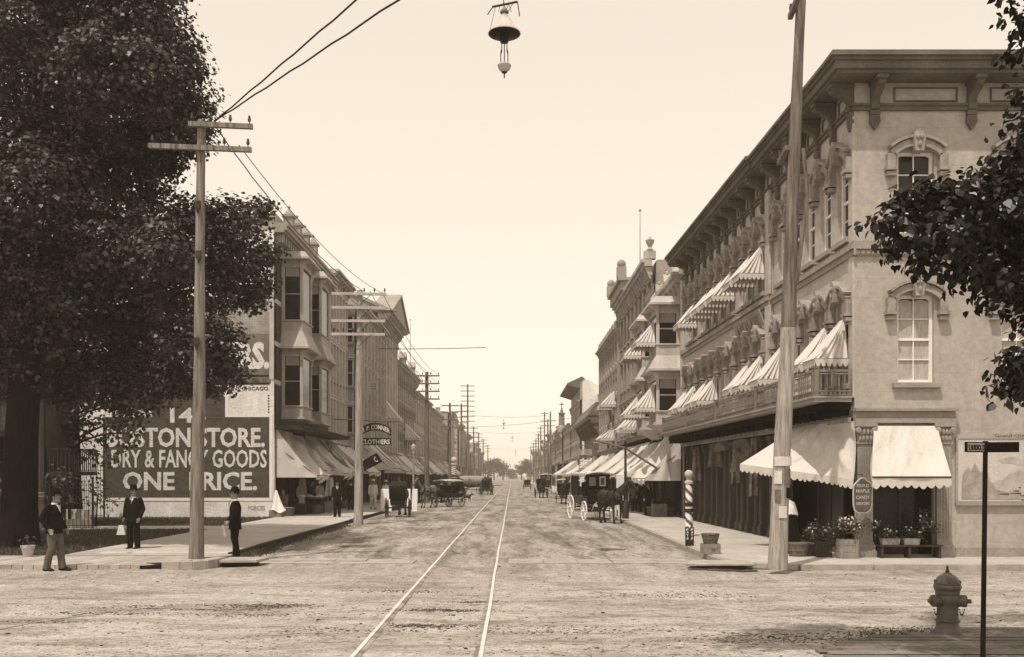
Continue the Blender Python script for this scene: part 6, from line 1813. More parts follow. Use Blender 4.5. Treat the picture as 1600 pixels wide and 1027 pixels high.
h1 = horse('dark harnessed horse standing before the white wheeled wagon, head towards the right kerb', (4.35, 42.3, 0), R(-60), head=.3)

# ------------------------------------------------------------------ carriages, made once facing +x
def wheel(root, c, rad, m='buggy', n=12, name='wheel'):
    c = Vector(c); w = MB(M[m])
    for i in range(n):
        a = 2 * PI * i / n; w.tube([c + Vector((.04 * math.cos(a), 0, .04 * math.sin(a))), c + Vector(((rad - .03) * math.cos(a), 0, (rad - .03) * math.sin(a)))], .014, 4, caps=False)
    w.tube([c - Vector((0, .11, 0)), c - Vector((0, .05, 0)), c + Vector((0, .05, 0)), c + Vector((0, .11, 0))], [.035, .06, .06, .035], 8)
    o = obj(name, w, root, c)
    t = MB(M[m]); k = 28; rr = []
    vs = []; fs = []
    for i in range(k):
        a = 2 * PI * i / k
        for (r, y) in ((rad - .045, -.022), (rad, -.022), (rad, .022), (rad - .045, .022)): vs.append(c + Vector((r * math.cos(a), y, r * math.sin(a))))
    for i in range(k):
        for q in range(4): fs.append((i * 4 + q, i * 4 + (q + 1) % 4, ((i + 1) % k) * 4 + (q + 1) % 4, ((i + 1) % k) * 4 + q))
    t.add(vs, fs, False); obj('rim', t, o, c)
def carriage(label, loc, rz, kind='buggy', wm='buggy', group='carriages and wagons along the kerb', bodym='buggy', roofm='canvas2', track=.68):
    root = thing({'buggy': 'buggy', 'wagon': 'covered_wagon', 'tank': 'sprinkler_wagon', 'surrey': 'surrey'}[kind], label, {'buggy': 'buggy', 'wagon': 'wagon', 'tank': 'wagon', 'surrey': 'carriage'}[kind], (0, 0, 0), group)
    L_ = {'buggy': .75, 'wagon': 1.15, 'tank': 1.15, 'surrey': 1.0}[kind]; rf, rb_ = (.52, .6) if kind == 'buggy' else (.46, .58)
    for sx, r in ((1, rf), (-1, rb_)):
        for s in (-1, 1): wheel(root, (sx * L_, s * track, r), r, wm)
    g = MB(M[bodym])
    for sx, r in ((1, rf), (-1, rb_)): g.tube([(sx * L_, -track, r), (sx * L_, track, r)], .028, 6); g.bar((sx * L_, -.35, r + .03), (sx * L_, .35, r + .2), .05, .04); g.bar((sx * L_, .35, r + .03), (sx * L_, -.35, r + .2), .05, .04)
    g.bar((-L_, 0, rb_ + .04), (L_, 0, rf + .04), .06, .06); obj('running_gear', g, root)
    g = MB(M[wm if kind == 'wagon' else bodym])
    for s in (-1, 1): g.tube([(L_, s * .3, rf + .02), (L_ + .5, s * .36, .72), (L_ + 1.3, s * .38, .95), (L_ + 2.4, s * .33, 1.02)], .024, 5)
    g.bar((L_ + .45, -.36, .7), (L_ + .45, .36, .7), .05, .05); obj('shafts', g, root)
    b = MB(M[bodym])
    if kind == 'buggy':
        b.hexa([(-.75, -.42, .72), (.62, -.40, .72), (.62, .40, .72), (-.75, .42, .72), (-.8, -.46, 1.0), (.66, -.44, 1.0), (.66, .44, 1.0), (-.8, .46, 1.0)])
        b.hexa([(.62, -.4, 1.0), (.68, -.4, .98), (.68, .4, .98), (.62, .4, 1.0), (.78, -.44, 1.32), (.84, -.44, 1.3), (.84, .44, 1.3), (.78, .44, 1.32)])
        obj('carriage_body', b, root)
        b = MB(M['leather']); b.hexa([(-.5, -.46, 1.0), (.05, -.46, 1.0), (.05, .46, 1.0), (-.5, .46, 1.0), (-.5, -.46, 1.18), (.05, -.46, 1.16), (.05, .46, 1.16), (-.5, .46, 1.18)]); b.hexa([(-.62, -.46, 1.1), (-.5, -.46, 1.1), (-.5, .46, 1.1), (-.62, .46, 1.1), (-.74, -.48, 1.6), (-.62, -.48, 1.6), (-.62, .48, 1.6), (-.74, .48, 1.6)]); obj('seat', b, root)
        b = MB(M['leather'])
        prof = [(-.66, 1.15), (-.80, 1.6), (-.78, 1.95), (-.6, 2.14), (-.2, 2.2), (.2, 2.14)]
        b.sheet(lambda u, v: (lambda i, fr: Vector((prof[i][0] + (prof[i + 1][0] - prof[i][0]) * fr, (u - .5) * 1.02, prof[i][1] + (prof[i + 1][1] - prof[i][1]) * fr - .05 * abs(2 * u - 1) ** 3)))(min(4, int(v * 5)), v * 5 - min(4, int(v * 5))), 8, 15, (.0, 0, .012))
        for s in (-1, 1): b.prism([(-.66, s * .5, 1.15), (-.80, s * .51, 1.6), (-.78, s * .51, 1.9), (-.6, s * .51, 2.08), (-.2, s * .51, 2.13), (.16, s * .51, 2.07), (-.25, s * .51, 1.5)], (0, s * .012, 0))
        obj('hood', b, root)
    elif kind in ('wagon', 'surrey'):
        b.hexa([(-1.45, -.5, .78), (1.2, -.5, .78), (1.2, .5, .78), (-1.45, .5, .78), (-1.5, -.58, 1.12), (1.25, -.58, 1.12), (1.25, .58, 1.12), (-1.5, .58, 1.12)])
        b.hexa([(1.2, -.5, .9), (1.26, -.5, .9), (1.26, .5, .9), (1.2, .5, .9), (1.42, -.55, 1.45), (1.47, -.55, 1.43), (1.47, .55, 1.43), (1.42, .55, 1.45)])
        obj('carriage_body', b, root)
        b = MB(M['leather'])
        for x in (.55, -.5) if kind == 'surrey' else (.6,): b.box(x - .28, x + .22, -.52, .52, 1.125, 1.35); b.hexa([(x - .36, -.52, 1.3), (x - .28, -.52, 1.3), (x - .28, .52, 1.3), (x - .36, .52, 1.3), (x - .44, -.52, 1.78), (x - .36, -.52, 1.78), (x - .36, .52, 1.78), (x - .44, .52, 1.78)])
        obj('seat', b, root)
        b = MB(M['buggy'])
        for x in (-1.42, -.2, 1.1):
            for s in (-1, 1): b.tube([(x, s * .56, 1.1), (x, s * .56, 2.24)], .02, 5)
        obj('canopy_posts', b, root)
        b = MB(M[roofm]); b.sheet(lambda u, v: Vector((-1.6 + 3.0 * v, (u - .5) * 1.34, 2.3 - .10 * (2 * u - 1) ** 2 - .04 * (2 * v - 1) ** 2)), 8, 8, (0, 0, .03))
        for s in (-1, 1):
            for k in range(12): b.prism([(-1.58 + k * .247, s * .665, 2.2), (-1.58 + (k + 1) * .247, s * .665, 2.2), (-1.58 + (k + .5) * .247, s * .665, 2.05)], (0, s * .008, 0))
        obj('canopy', b, root)
        if kind == 'wagon':
            b = MB(M['buggy'])
            for s in (-1, 1): b.box(-1.42, -.22, s * .545 - .008, s * .545 + .008, 1.13, 2.15)
            b.box(1.085, 1.1, -.54, .54, 1.5, 2.15)
            obj('side_curtain', b, root)
            b = MB(M['white']); b.box(1.101, 1.108, .08, .38, 1.6, 2.05); b.use(M['midcloth']); b.box(1.109, 1.112, .13, .33, 1.66, 1.99); b.use(M['trim']); b.box(1.101, 1.108, -.42, -.1, 1.62, 2.02); obj('card', b, root)
    else:
        b.box(-1.3, 1.3, -.4, .4, .82, .94)
        for x in (-.8, 0, .8): b.box(x - .08, x + .08, -.42, .42, .941, 1.1)
        obj('carriage_body', b, root)
        b = MB(M['trim']); b.lathe([(.02, -1.35), (.5, -1.34), (.56, -.6), (.57, 0), (.56, .6), (.5, 1.34), (.02, 1.35)], (0, 0, 1.5), 18, Matrix.Rotation(R(90), 3, 'Y')); obj('tank', b, root)
        b = MB(M['leather']); b.box(1.2, 1.6, -.4, .4, 1.35, 1.5); obj('seat', b, root)
    root.location = loc; root.rotation_euler = (0, 0, rz)
    return root
VG = 'carriages and wagons along the kerb'
def shrink(o, k): o.scale = (k, k, k); return o
wg = carriage('covered wagon with white wheels and fringed canopy facing the camera at the right kerb', (3.75, 45.6, 0), R(-78), 'wagon', wm='white')
bg = carriage('dark hooded buggy seen from behind at the left kerb by the clothiers', (-5.78, 48.8, 0), R(93), 'buggy', track=.70); shrink(bg, .82)
h2 = dup(h1, loc=(-5.85, 51.3, 0), rz=R(94), label='dark horse before the hooded buggy at the left kerb, seen from behind')
h3 = horse('grey brown horse turned towards the camera at the left kerb before a wagon', (-5.45, 62.2, 0), R(-122), coat='hidegrey', head=-.1)
sr = carriage('open canopied surrey behind the grey brown horse at the left kerb', (-4.25, 64.4, 0), R(-118), 'surrey', roofm='canvas2'); shrink(sr, .8)
bg2 = dup(bg, loc=(-5.3, 96, 0), rz=R(-80), label='dark hooded buggy near the striped pole at the left kerb')
dup(h1, loc=(-5.5, 93.5, 0), rz=R(-84), label='horse facing the camera before the hooded buggy near the striped pole', group=HG)
tk = carriage('pale round tank wagon standing broadside in the left roadway', (-4.5, 106, 0), R(14), 'tank')
bg3 = dup(bg, loc=(-2.75, 103, 0), rz=R(84), label='dark hooded buggy driving away beside the tram track')
dup(h1, loc=(-2.5, 105.6, 0), rz=R(86), label='horse ahead of the buggy driving away beside the tram track', group=HG)
sr2 = dup(sr, loc=(4.2, 58.5, 0), rz=R(-84), label='canopied surrey at the right kerb just behind the white wheeled wagon')
dup(h1, loc=(4.3, 55.9, 0), rz=R(-86), label='horse facing the camera at the right kerb behind the white wheeled wagon', group=HG)
sr3 = dup(sr, loc=(3.9, 73, 0), rz=R(-92), label='canopied surrey, second behind the white wheeled wagon')
dup(h1, loc=(3.8, 70.4, 0), rz=R(-92), label='horse facing the camera before the second canopied surrey on the right', group=HG)
bg4 = dup(bg, loc=(2.8, 92, 0), rz=R(-88), label='dark buggy farthest out from the right kerb, facing the camera')
dup(h1, loc=(2.75, 89.4, 0), rz=R(-90), label='dark horse of the buggy farthest out from the right kerb', group=HG)
dup(wg, loc=(3.8, 108, 0), rz=R(-90), label='hazy covered wagon beyond the buggies at the right kerb')
dup(sr, loc=(2.3, 146, 0), rz=R(92), label='faint canopied carriage far up the street right of the track')
dup(bg, loc=(-3.3, 138, 0), rz=R(90), label='faint buggy far up the street left of the track')
dup(bg, loc=(-4.6, 160, 0), rz=R(-90), label='faint buggy farthest up the left kerb')
# little dog in the road
dg_ = thing('dog', 'small dark dog trotting across the left roadway', 'dog', (-3.6, 76.8, 0))
b = MB(M['hide']); Y = (0, 1, 0)
b.tube([(.22, 0, .33), (.12, 0, .31), (-.1, 0, .33), (-.24, 0, .35)], [(.07, .09), (.085, .11), (.065, .075), (.06, .07)], 10, ref=Y)
b.tube([(.2, 0, .37), (.30, 0, .48)], [.055, .045], 8); b.tube([(.28, 0, .5), (.36, 0, .48), (.45, 0, .45)], [.055, .045, .02], 8)
for s in (-1, 1):
    b.tube([(.29, s * .035, .54), (.28, s * .05, .6)], [.02, .006], 5)
    b.tube([(.15, s * .05, .3), (.17 + s * .05, s * .05, .16), (.17 + s * .08, s * .05, .02)], [.035, .02, .018], 6)
    b.tube([(-.2, s * .05, .34), (-.16 - s * .04, s * .055, .2), (-.25 - s * .06, s * .055, .13), (-.22 - s * .07, s * .05, .02)], [.05, .03, .018, .018], 6)
b.tube([(-.25, 0, .38), (-.34, 0, .46), (-.4, 0, .58)], [.025, .018, .008], 6)
mobj('body', remesh(b, .012, 3), dg_, M['hide']); dg_.rotation_euler = (0, 0, R(12)); dg_.scale = (1.25,) * 3
# ------------------------------------------------------------------ street furniture near the camera
hx, hy = 5.67, 12.5
hd_ = thing('fire_hydrant', 'squat iron fire hydrant with two chained outlet caps at the near right', 'fire hydrant', (hx, hy, 0))
mb = MB(M['hydrant']); mb.lathe([(.175, .0), (.178, .05), (.165, .09), (.145, .12), (.135, .2), (.13, .36), (.135, .44), (.15, .47), (.15, .52), (.14, .54)], (hx, hy, 0), 22); mb.lathe([(.15, .2), (.156, .205), (.156, .22), (.15, .225)], (hx, hy, 0), 22)
obj('barrel', mb, hd_)
mb = MB(M['hydrant']); mb.lathe([(.14, .54), (.15, .56), (.15, .60), (.16, .61), (.162, .63), (.172, .64), (.172, .665), (.158, .68), (.162, .69), (.162, .705), (.148, .72), (.13, .765), (.09, .80), (.055, .815), (.05, .83), (.02, .835)], (hx, hy, 0), 22)
for k in range(10):
    a = k * PI / 5; mb.tube([(hx + .158 * math.cos(a), hy + .158 * math.sin(a), .705), (hx + .158 * math.cos(a), hy + .158 * math.sin(a), .735)], .012, 5)
obj('bonnet', mb, hd_)
mb = MB(M['iron']); mb.lathe([(.03, .83), (.028, .86), (.018, .865), (.015, .92), (.004, .925)], (hx, hy, 0), 5); obj('operating_nut', mb, hd_)
for s, dy in ((-1, -.25), (1, -.5)):
    ax = Vector((s, dy, 0)).normalized(); mx = ax.to_track_quat('Z', 'Y').to_matrix(); c = Vector((hx, hy, .475)) + ax * .09
    mb = MB(M['hydrant']); mb.lathe([(.085, .0), (.085, .05), (.075, .055), (.078, .075), (.08, .125), (.07, .14), (.03, .15), (.028, .19), (.004, .195)], c, 14, mx); o = obj('outlet_cap', mb, hd_, c)
    mb = MB(M['iron']); p0 = c + ax * .12 + Vector((0, 0, -.07)); q0 = Vector((hx, hy, .4)) + ax * .13
    for k in range(10):
        u = k / 9; p = p0.lerp(q0, u) - Vector((0, 0, .22 * u * (1 - u) * 2)); mb.ball(p, (.009, .009, .014), 5, 4)
    obj('chain', mb, o, c)

sx, sy = 5.32, 10.85
sp = thing('street_sign_post', 'thin dark post with two street name blades at right angles, near the hydrant', 'street sign', (sx, sy, 0))
mb = MB(M['black']); top = Vector((sx + .045, sy + .03, 2.36)); mb.tube([(sx, sy, -.1), top], [.028, .026], 10); obj('post', mb, sp)
def blade(d, L_, txt, lm_, nm):
    d = Vector(d).normalized(); n = Vector((d.y, -d.x, 0)); 
    if n.y > 0: n = -n
    mb = MB(M['black']); a = top + Vector((0, 0, -.0)); h = .115
    mb.hexa([a + n * .012 - Vector((0, 0, .0)), a + d * L_ + n * .012, a + d * L_ - n * .012, a - n * .012] + [p + Vector((0, 0, h)) for p in (a + n * .012, a + d * L_ + n * .012, a + d * L_ - n * .012, a - n * .012)])
    b = obj(nm, mb, sp)
    if txt:
        mb = MB(M['offwhite'])
        q = [a + d * .02 + n * .0125 + Vector((0, 0, .014)), a + d * (L_ - .02) + n * .0125 + Vector((0, 0, .014))]
        mb.prism([q[0], q[1], q[1] + Vector((0, 0, h - .026)), q[0] + Vector((0, 0, h - .026))], n * .003); obj('enamel_plate', mb, b, WORLD[sp.name])
        mb = MB(M['black']); e = d if d.x > 0 else -d; mid = a + d * L_ / 2
        text_mb(mb, txt, lambda x, y, z: mid + e * x + n * (.0158 + z) + Vector((0, 0, .024 + y)), .062, L_ - .07, .02, .003); obj('lettering', mb, b, WORLD[sp.name])
blade((-.86, -.5, 0), .36, 'S. BURDICK ST', None, 'name_blade')
blade((.93, -.36, 0), .34, '', None, 'name_blade')
mb = MB(M['black']); mb.lathe([(.04, 2.36), (.045, 2.37), (.04, 2.475), (.02, 2.49)], (top.x, top.y, 0), 10); obj('cap', mb, sp)

# hitching rail at the right edge
hr = thing('hitching_rail', 'thin iron hitching rail on the pavement at the right picture edge', 'hitching rail', (13.0, 22.9, SW))
mb = MB(M['ironpale']); mb.tube([(12.42, 22.7, SW), (12.42, 22.7, 1.02), (12.48, 22.7, 1.06), (14.8, 22.7, 1.06), (14.86, 22.7, 1.02), (14.86, 22.7, SW)], .022, 7); obj('rail', mb, hr); mb = MB(M['stone'])
for x in (12.42, 14.86): mb.lathe([(.09, SW - .02), (.09, SW + .03), (.03, SW + .05)], (x, 22.7, 0), 9)
obj('foot', mb, hr)

# lamp post and its long arm on the right kerb
lx, ly = 5.2, 44.0
lp = thing('lamp_post', 'slim iron post with a long slanting arm at the right kerb by the horse', 'post', (lx, ly, SW))
mb = MB(M['iron']); mb.lathe([(.16, SW), (.16, .9), (.12, .95), (.07, 1.0), (.06, 2.2), (.09, 2.25), (.06, 2.3), (.05, 3.6), (.07, 3.65), (.02, 3.7)], (lx, ly, 0), 10); obj('post_shaft', mb, lp)
mb = MB(M['ironpale']); mb.tube([(3.75, ly, 3.72), (lx, ly, 3.35), (6.7, ly + .6, 2.45)], .05, 6); obj('arm', mb, lp)
# lamp post on the left kerb
q = gnd(646, 790, SW)
l2 = thing('street_lamp', 'tall pale street lamp with globe on the left kerb before the pediment block', 'street lamp', q)
mb = MB(M['paletrim']); mb.lathe([(.13, SW), (.12, .5), (.07, .6), (.055, 3.5), (.1, 3.6), (.04, 3.65)], (q.x, q.y, 0), 9); obj('post_shaft', mb, l2); mb = MB(M['offwhite']); mb.lathe([(.06, 3.65), (.16, 3.85), (.15, 4.05), (.06, 4.12), (.02, 4.2)], (q.x, q.y, 0), 10); obj('globe', mb, l2)

# barber poles
def barber(x, y, z, h, r, label, stripe=.32):
    t = thing('barber_pole', label, 'barber pole', (x, y, z))
    mb = MB(M['offwhite'])
    n = 24; k = 40
    def seg(z0, z1, r0, striped):
        vs = []; kk = k if striped else 2
        for i in range(kk + 1):
            for a in range(n): w = 2 * PI * a / n; vs.append((x + r0 * math.cos(w), y + r0 * math.sin(w), z0 + (z1 - z0) * i / kk))
        o = len(mb.v); mb.v.extend(vs)
        for i in range(kk):
            for a in range(n):
                dark = striped and ((a / n + (z0 + (z1 - z0) * i / kk) / (stripe * 2)) * 2 % 1) < .42
                mb.use(M['trouser'] if dark else M['white']); a2 = (a + 1) % n
                mb.f.append([o + i * n + a, o + i * n + a2, o + (i + 1) * n + a2, o + (i + 1) * n + a]); mb.mi.append(mb.cur); mb.sm.append(True)
    seg(z, z + h * .37, r, True); seg(z + h * .52, z + h * .8, r * .92, True)
    mb.use(M['darkpaint']); mb.lathe([(r * 1.2, z + h * .375), (r * 1.2, z + h * .42), (r, z + h * .425), (r, z + h * .46), (r * 1.2, z + h * .465), (r * 1.2, z + h * .515), (r, z + h * .52)], (x, y, 0), 16); mb.use(M['white']); mb.lathe([(r * 1.02, z + h * .427), (r * 1.02, z + h * .458)], (x, y, 0), 16)
    obj('striped_shaft', mb, t)
    mb = MB(M['offwhite']); mb.lathe([(r * .9, z + h * .8), (r * 1.15, z + h * .81), (r * 1.15, z + h * .84), (r * .7, z + h * .86), (r * .7, z + h * .88), (r * 1.05, z + h * .9)], (x, y, 0), 14); mb.ball((x, y, z + h * .95), r * 1.15, 14, 9); obj('ball_top', mb, t)
    return t
q = gnd(1077, 817, SW); barber(5.75, 31.2, SW, 2.12, .125, 'striped barber pole with a ball top on the right pavement')
q = at(709, 718, 112); barber(q.x, 112, SW, 3.95, .33, 'tall boldly striped barber pole at the left kerb in the middle distance', .22)

# board with twin rounded tops at the kerb
tx, ty = 5.0, 27.0
tw = thing('kerb_sign_board', 'low dark board with two rounded tops and white lettering on the right kerb', 'sign', (tx, ty, SW))
mb = MB(M['darkpaint'])
for s in (-1, 1):
    c = tx + s * .062; mb.prism([(c - .058, ty, SW), (c + .058, ty, SW), (c + .058, ty, .6)] + [(c + .058 * math.cos(a), ty, .6 + .062 * math.sin(a)) for a in [PI * k / 8 for k in range(1, 8)]] + [(c - .058, ty, .6)], (0, .05, 0))
obj('board', mb, tw)
mb = MB(M['white'])
for s in (-1, 1):
    c = tx + s * .062
    for k, chh in enumerate('EATS'): text_mb(mb, chh, lambda x, y, d, c=c, k=k: Vector((c + x, ty - .001 - d, .555 - k * .085 + y + x * .4)), .062, .06, .01, .006)
obj('lettering', mb, tw)

# baskets, crates, flowers
def basket(x, y, z, r, h, label, m='basket', fill=None, group=None):
    t = thing('basket', label, 'basket', (x, y, z), group)
    mb = MB(M[m]); prof = [(r * .72, z), (r * .8, z + h * .3), (r * .96, z + h * .9), (r * 1.04, z + h * .92), (r * 1.04, z + h), (r * .92, z + h), (r * .74, z + h * .4), (r * .6, z + h * .35)]
    mb.lathe(prof, (x, y, 0), 20); mb.lathe([(r * .84, z + h * .42), (r * .9, z + h * .43), (r * .92, z + h * .52), (r * .88, z + h * .53)], (x, y, 0), 20)
    for k in range(20):
        a = k * PI / 10; mb.bar((x + r * .74 * math.cos(a), y + r * .74 * math.sin(a), z + .01), (x + r * .99 * math.cos(a), y + r * .99 * math.sin(a), z + h * .9), .022, .01, (math.cos(a), math.sin(a), 0))
    obj('basket_weave', mb, t)
    if fill:
        mb = MB(M[fill]); rr = random.Random(int(x * 77))
        for k in range(16): a = rr.uniform(0, 2 * PI); q = rr.random() ** .5 * r * .7; mb.ball((x + q * math.cos(a), y + q * math.sin(a), z + h * .88), r * .2, 7, 5)
        obj('contents', mb, t)
    return t
def crate(x, y, z, w, d, h, label, m='crate', rz=0, group=None):
    t = thing('crate', label, 'crate', (x, y, z), group)
    mb = MB(M[m]); k = max(2, int(h / .13)); c, s = math.cos(rz), math.sin(rz)
    def P(a, b, zz): return (x + a * c - b * s, y + a * s + b * c, zz)
    def bx(a0, a1, b0, b1, z0, z1): mb.add([P(a0, b0, z0), P(a1, b0, z0), P(a1, b1, z0), P(a0, b1, z0), P(a0, b0, z1), P(a1, b0, z1), P(a1, b1, z1), P(a0, b1, z1)], MB.BF)
    for i in range(k):
        z0 = z + h * i / k + .004; z1 = z + h * (i + 1) / k - .004
        bx(-w / 2, w / 2, -d / 2, -d / 2 + .018, z0, z1); bx(-w / 2, w / 2, d / 2 - .018, d / 2, z0, z1); bx(-w / 2, -w / 2 + .018, -d / 2 + .02, d / 2 - .02, z0, z1); bx(w / 2 - .018, w / 2, -d / 2 + .02, d / 2 - .02, z0, z1)
    bx(-w / 2 + .02, w / 2 - .02, -d / 2 + .02, d / 2 - .02, z + .01, z + .03)
    obj('slats', mb, t)
    mb = MB(M[m])
    for a in (-w / 2 + .05, w / 2 - .05): bx(a - .03, a + .03, -d / 2 - .014, -d / 2 - .001, z, z + h)
    obj('batten', mb, t)
    return t
def flowers(x, y, z, w, d, h, n, label, seed=0, per=900, size=.06):
    rr = random.Random(seed); t = thing('potted_flowers', label, 'flowers', (x, y, z)); cs = []; mb = MB(M['flower']); st = MB(M['garden_stem'] if 'garden_stem' in M else M['bark'])
    for i in range(n):
        c = (x + rr.uniform(-w, w) / 2, y + rr.uniform(-d, d) / 2, z + h * rr.uniform(.35, .9)); cs.append((c, rr.uniform(.09, .16), 1)); st.tube([(c[0], c[1], z), c], [.006, .004], 4)
        for k in range(2): mb.ball((c[0] + rr.gauss(0, .07), c[1] - .05 + rr.gauss(0, .05), c[2] + rr.uniform(-.02, .14)), rr.uniform(.014, .032), 6, 4)
    link_mesh('foliage', leaf_mesh('foliage', cs, size, M['leafpale'], per * 3, seed=seed + 40), t); obj('blossoms', mb, t); obj('stems', st, t)
    return t
crate(5.02, 24.3, SW, .42, .34, .26, 'pale box on the right pavement under a splint basket', rz=.15)
mb = MB(M['midcloth']); q = bpy.data.objects.get('crate')
text_mb(mb, '76', lambda x, y, d: Vector((5.06 + x, 24.12 + .15 * x - d, .19 + y)), .1, .12, .01, .003); obj('stencil', mb, q)
basket(5.02, 24.3, SW + .262, .225, .25, 'splint basket standing on a pale box on the right pavement', fill='basket')
# flowers at the corner column, street side
crate(8.02, 22.98, SW, .46, .32, .46, 'pale wooden crate of flowers left of the corner column')
flowers(8.0, 22.98, .56, .5, .3, .52, 12, 'bushy potted flowers with white blooms on the crate by the corner column', 3)
crate(7.55, 23.3, SW, .34, .3, .40, 'small slatted crate between the stooping woman and the flower crate', m='wood')
flowers(7.5, 23.25, .5, .55, .3, .38, 9, 'mixed low flowers on the small crate by the entrance', 5)
basket(7.02, 23.55, SW, .27, .33, 'round dark splint basket at the feet of the stooping woman')
basket(7.32, 23.75, SW, .2, .3, 'second small basket behind the dark round basket at the entrance', fill='basket')
# before the flower shop window
bn = thing('display_bench', 'low dark slatted bench before the flower shop window', 'bench', (9.4, 23.1, SW)); mb = MB(M['wood'])
for k in range(3): mb.box(8.78, 10.3, 22.9 + k * .11, 22.99 + k * .11, .40, .43)
obj('bench_top', mb, bn)
for x in (8.85, 9.5, 10.22):
    mb = MB(M['wood']); mb.box(x - .03, x + .03, 22.92, 23.2, SW, .399); obj('leg', mb, bn)
def trough(x0, x1, y, z, label, sd):
    t = thing('flower_box', label, 'flower box', ((x0 + x1) / 2, y, z)); mb = MB(M['crate']); mb.hexa([(x0 + .02, y - .08, z), (x1 - .02, y - .08, z), (x1 - .02, y + .08, z), (x0 + .02, y + .08, z), (x0, y - .1, z + .16), (x1, y - .1, z + .16), (x1, y + .1, z + .16), (x0, y + .1, z + .16)]); obj('box', mb, t, bevel=.006)
    cs = []; rr = random.Random(sd); fl = MB(M['flower'])
    for i in range(6): c = (rr.uniform(x0, x1), y, z + .2 + rr.uniform(0, .16)); cs.append((c, .1, 1)); fl.ball((c[0], c[1] - .06, c[2] + .08), .022, 6, 4)
    link_mesh('foliage', leaf_mesh('foliage', cs, .05, M['leafpale'], 1900, seed=sd), t); obj('blossoms', fl, t)
trough(8.84, 9.28, 23.02, .432, 'pale flower box on the left end of the display bench', 61)
trough(9.36, 9.76, 23.02, .432, 'pale flower box in the middle of the display bench', 62)
flowers(8.85, 23.25, .44, .16, .12, .8, 4, 'tall pale flowers at the left side of the flower shop window', 7)
flowers(9.98, 23.0, .44, .3, .2, .95, 6, 'taller dark leafed plant with pale blooms at the right end of the bench', 8)
# oval trade sign on the column
ov = thing('hanging_sign', 'dark scalloped oval candy sign with a pale rim hanging by the corner column', 'sign', (8.36, 22.75, 1.2))
OV = Frame((8.33, 22.85), (1, .12)).out((.12, -1))
pr = [(-.20, -.36), (-.10, -.42), (.10, -.42), (.20, -.34), (.235, -.22), (.24, .05), (.25, .22), (.22, .24), (.21, .30), (.12, .36), (.06, .41), (0, .44), (-.06, .41), (-.15, .33), (-.235, .24), (-.24, .05), (-.235, -.24)]
zc = 1.62
mb = MB(M['offwhite']); mb.prism([OV.P(x, .0, zc + z) for x, z in pr], OV.n * .04); obj('rim', mb, ov)
mb = MB(M['trouser']); mb.prism([OV.P(x * .92, .041, zc + z * .94) for x, z in pr], OV.n * .006); obj('face', mb, ov)
mb = MB(M['offwhite'])
for s, z, w, h in (('PEOPLES', .2, .30, .075), ('MAPLE', .07, .34, .085), ('CANDY', -.08, .34, .085), ('GROCERY', -.22, .34, .07)):
    text_mb(mb, s, lambda x, y, d, z=z: OV.P(x, .0475 + d, zc + z + y + (.0 if z < .15 else .12 * (.02 - x * x))), h, w, .01, .004)
obj('lettering', mb, ov)
mb = MB(M['iron']); mb.tube([OV.P(0, -.5, zc + .5), OV.P(0, .02, zc + .5), OV.P(0, .02, zc + .43)], .012, 5); obj('bracket', mb, ov)
# pot in the left foreground
q = Vector((-11.9, 23.6, .10)); pt_ = thing('flower_pot', 'pale round pot in the shade at the left end of the board walk', 'pot', q); mb = MB(M['concrete']); mb.lathe([(.10, .10), (.15, .30), (.17, .34), (.17, .38), (.13, .38), (.12, .34)], (q.x, q.y, 0), 16); obj('pot', mb, pt_); link_mesh('foliage', leaf_mesh('foliage', [((q.x, q.y, .46), .14, 1)], .07, M['leaf'], 2500, seed=77), pt_)
st = thing('flat_stone', 'flat pale stone lying on the shaded walk near the suited man', 'stone', (-10.05, 24.45, .1)); mb = MB(M['offwhite']); mb.hexa([(-10.45, 24.3, .1), (-9.75, 24.35, .1), (-9.7, 24.6, .1), (-10.4, 24.6, .1), (-10.43, 24.32, .15), (-9.77, 24.37, .15), (-9.72, 24.58, .15), (-10.38, 24.58, .15)]); obj('slab', mb, st)

# ------------------------------------------------------------------ shop awnings on both sides
def aw(F, t0, t1, zt, zb, proj, label, seed, m='canvas', sag=.22, wr=.2, n0=.06, st=0):
    return shop_awning([F.P(t0, n0, zt), F.P(t1, n0, zt), F.P(t1, proj, zb), F.P(t0, proj, zb)], label, 'shop awnings along the street', m, sag, wr, .2, seed=seed, stripes=st)
aw(FL, .2, 3.2, 4.4, 2.1, 2.0, 'first left shop awning, wrinkled pale canvas next to the sign wall', 11, wr=.5, sag=.3)
aw(FL, 3.7, 6.1, 4.2, 2.35, 1.7, 'second left shop awning, sagging between its neighbours', 12, 'canvas2', wr=.5, sag=.3)
aw(FL, 6.6, 9.2, 4.35, 2.2, 2.25, 'third left shop awning, pale sagging canvas', 13, wr=.5, sag=.28)
aw(FL, 9.3, 13.2, 4.3, 2.3, 2.0, 'fourth left shop awning, behind the four armed pole', 14, st=5)
aw(FL, 14.5, 20, 4.3, 2.3, 2.4, 'left shop awning under the clothiers sign', 15)
aw(FL, 21, 27, 5.6, 2.6, 3.0, 'steep bright awning right of the clothiers sign', 16, wr=.05, st=6)
aw(FL, 36, 44, 4.4, 2.4, 2.4, 'left shop awning beyond the street lamp', 17, wr=.1, st=3)
aw(FL, 46, 54, 4.4, 2.4, 2.2, 'left shop awning behind the grey brown horse', 18)
aw(FL, 57, 65, 4.4, 2.4, 2.2, 'left shop awning short of the pale end-walled block', 19, wr=.1, st=3)
aw(FL, 72, 84, 4.4, 2.4, 2.2, 'left shop awning at the pale end-walled block', 20)
aw(FL, 90, 104, 4.4, 2.4, 2.2, 'left shop awning near the striped pole', 21, wr=.1, st=2)
aw(FL, 112, 130, 4.4, 2.4, 2.2, 'hazy farthest left shop awning', 22)
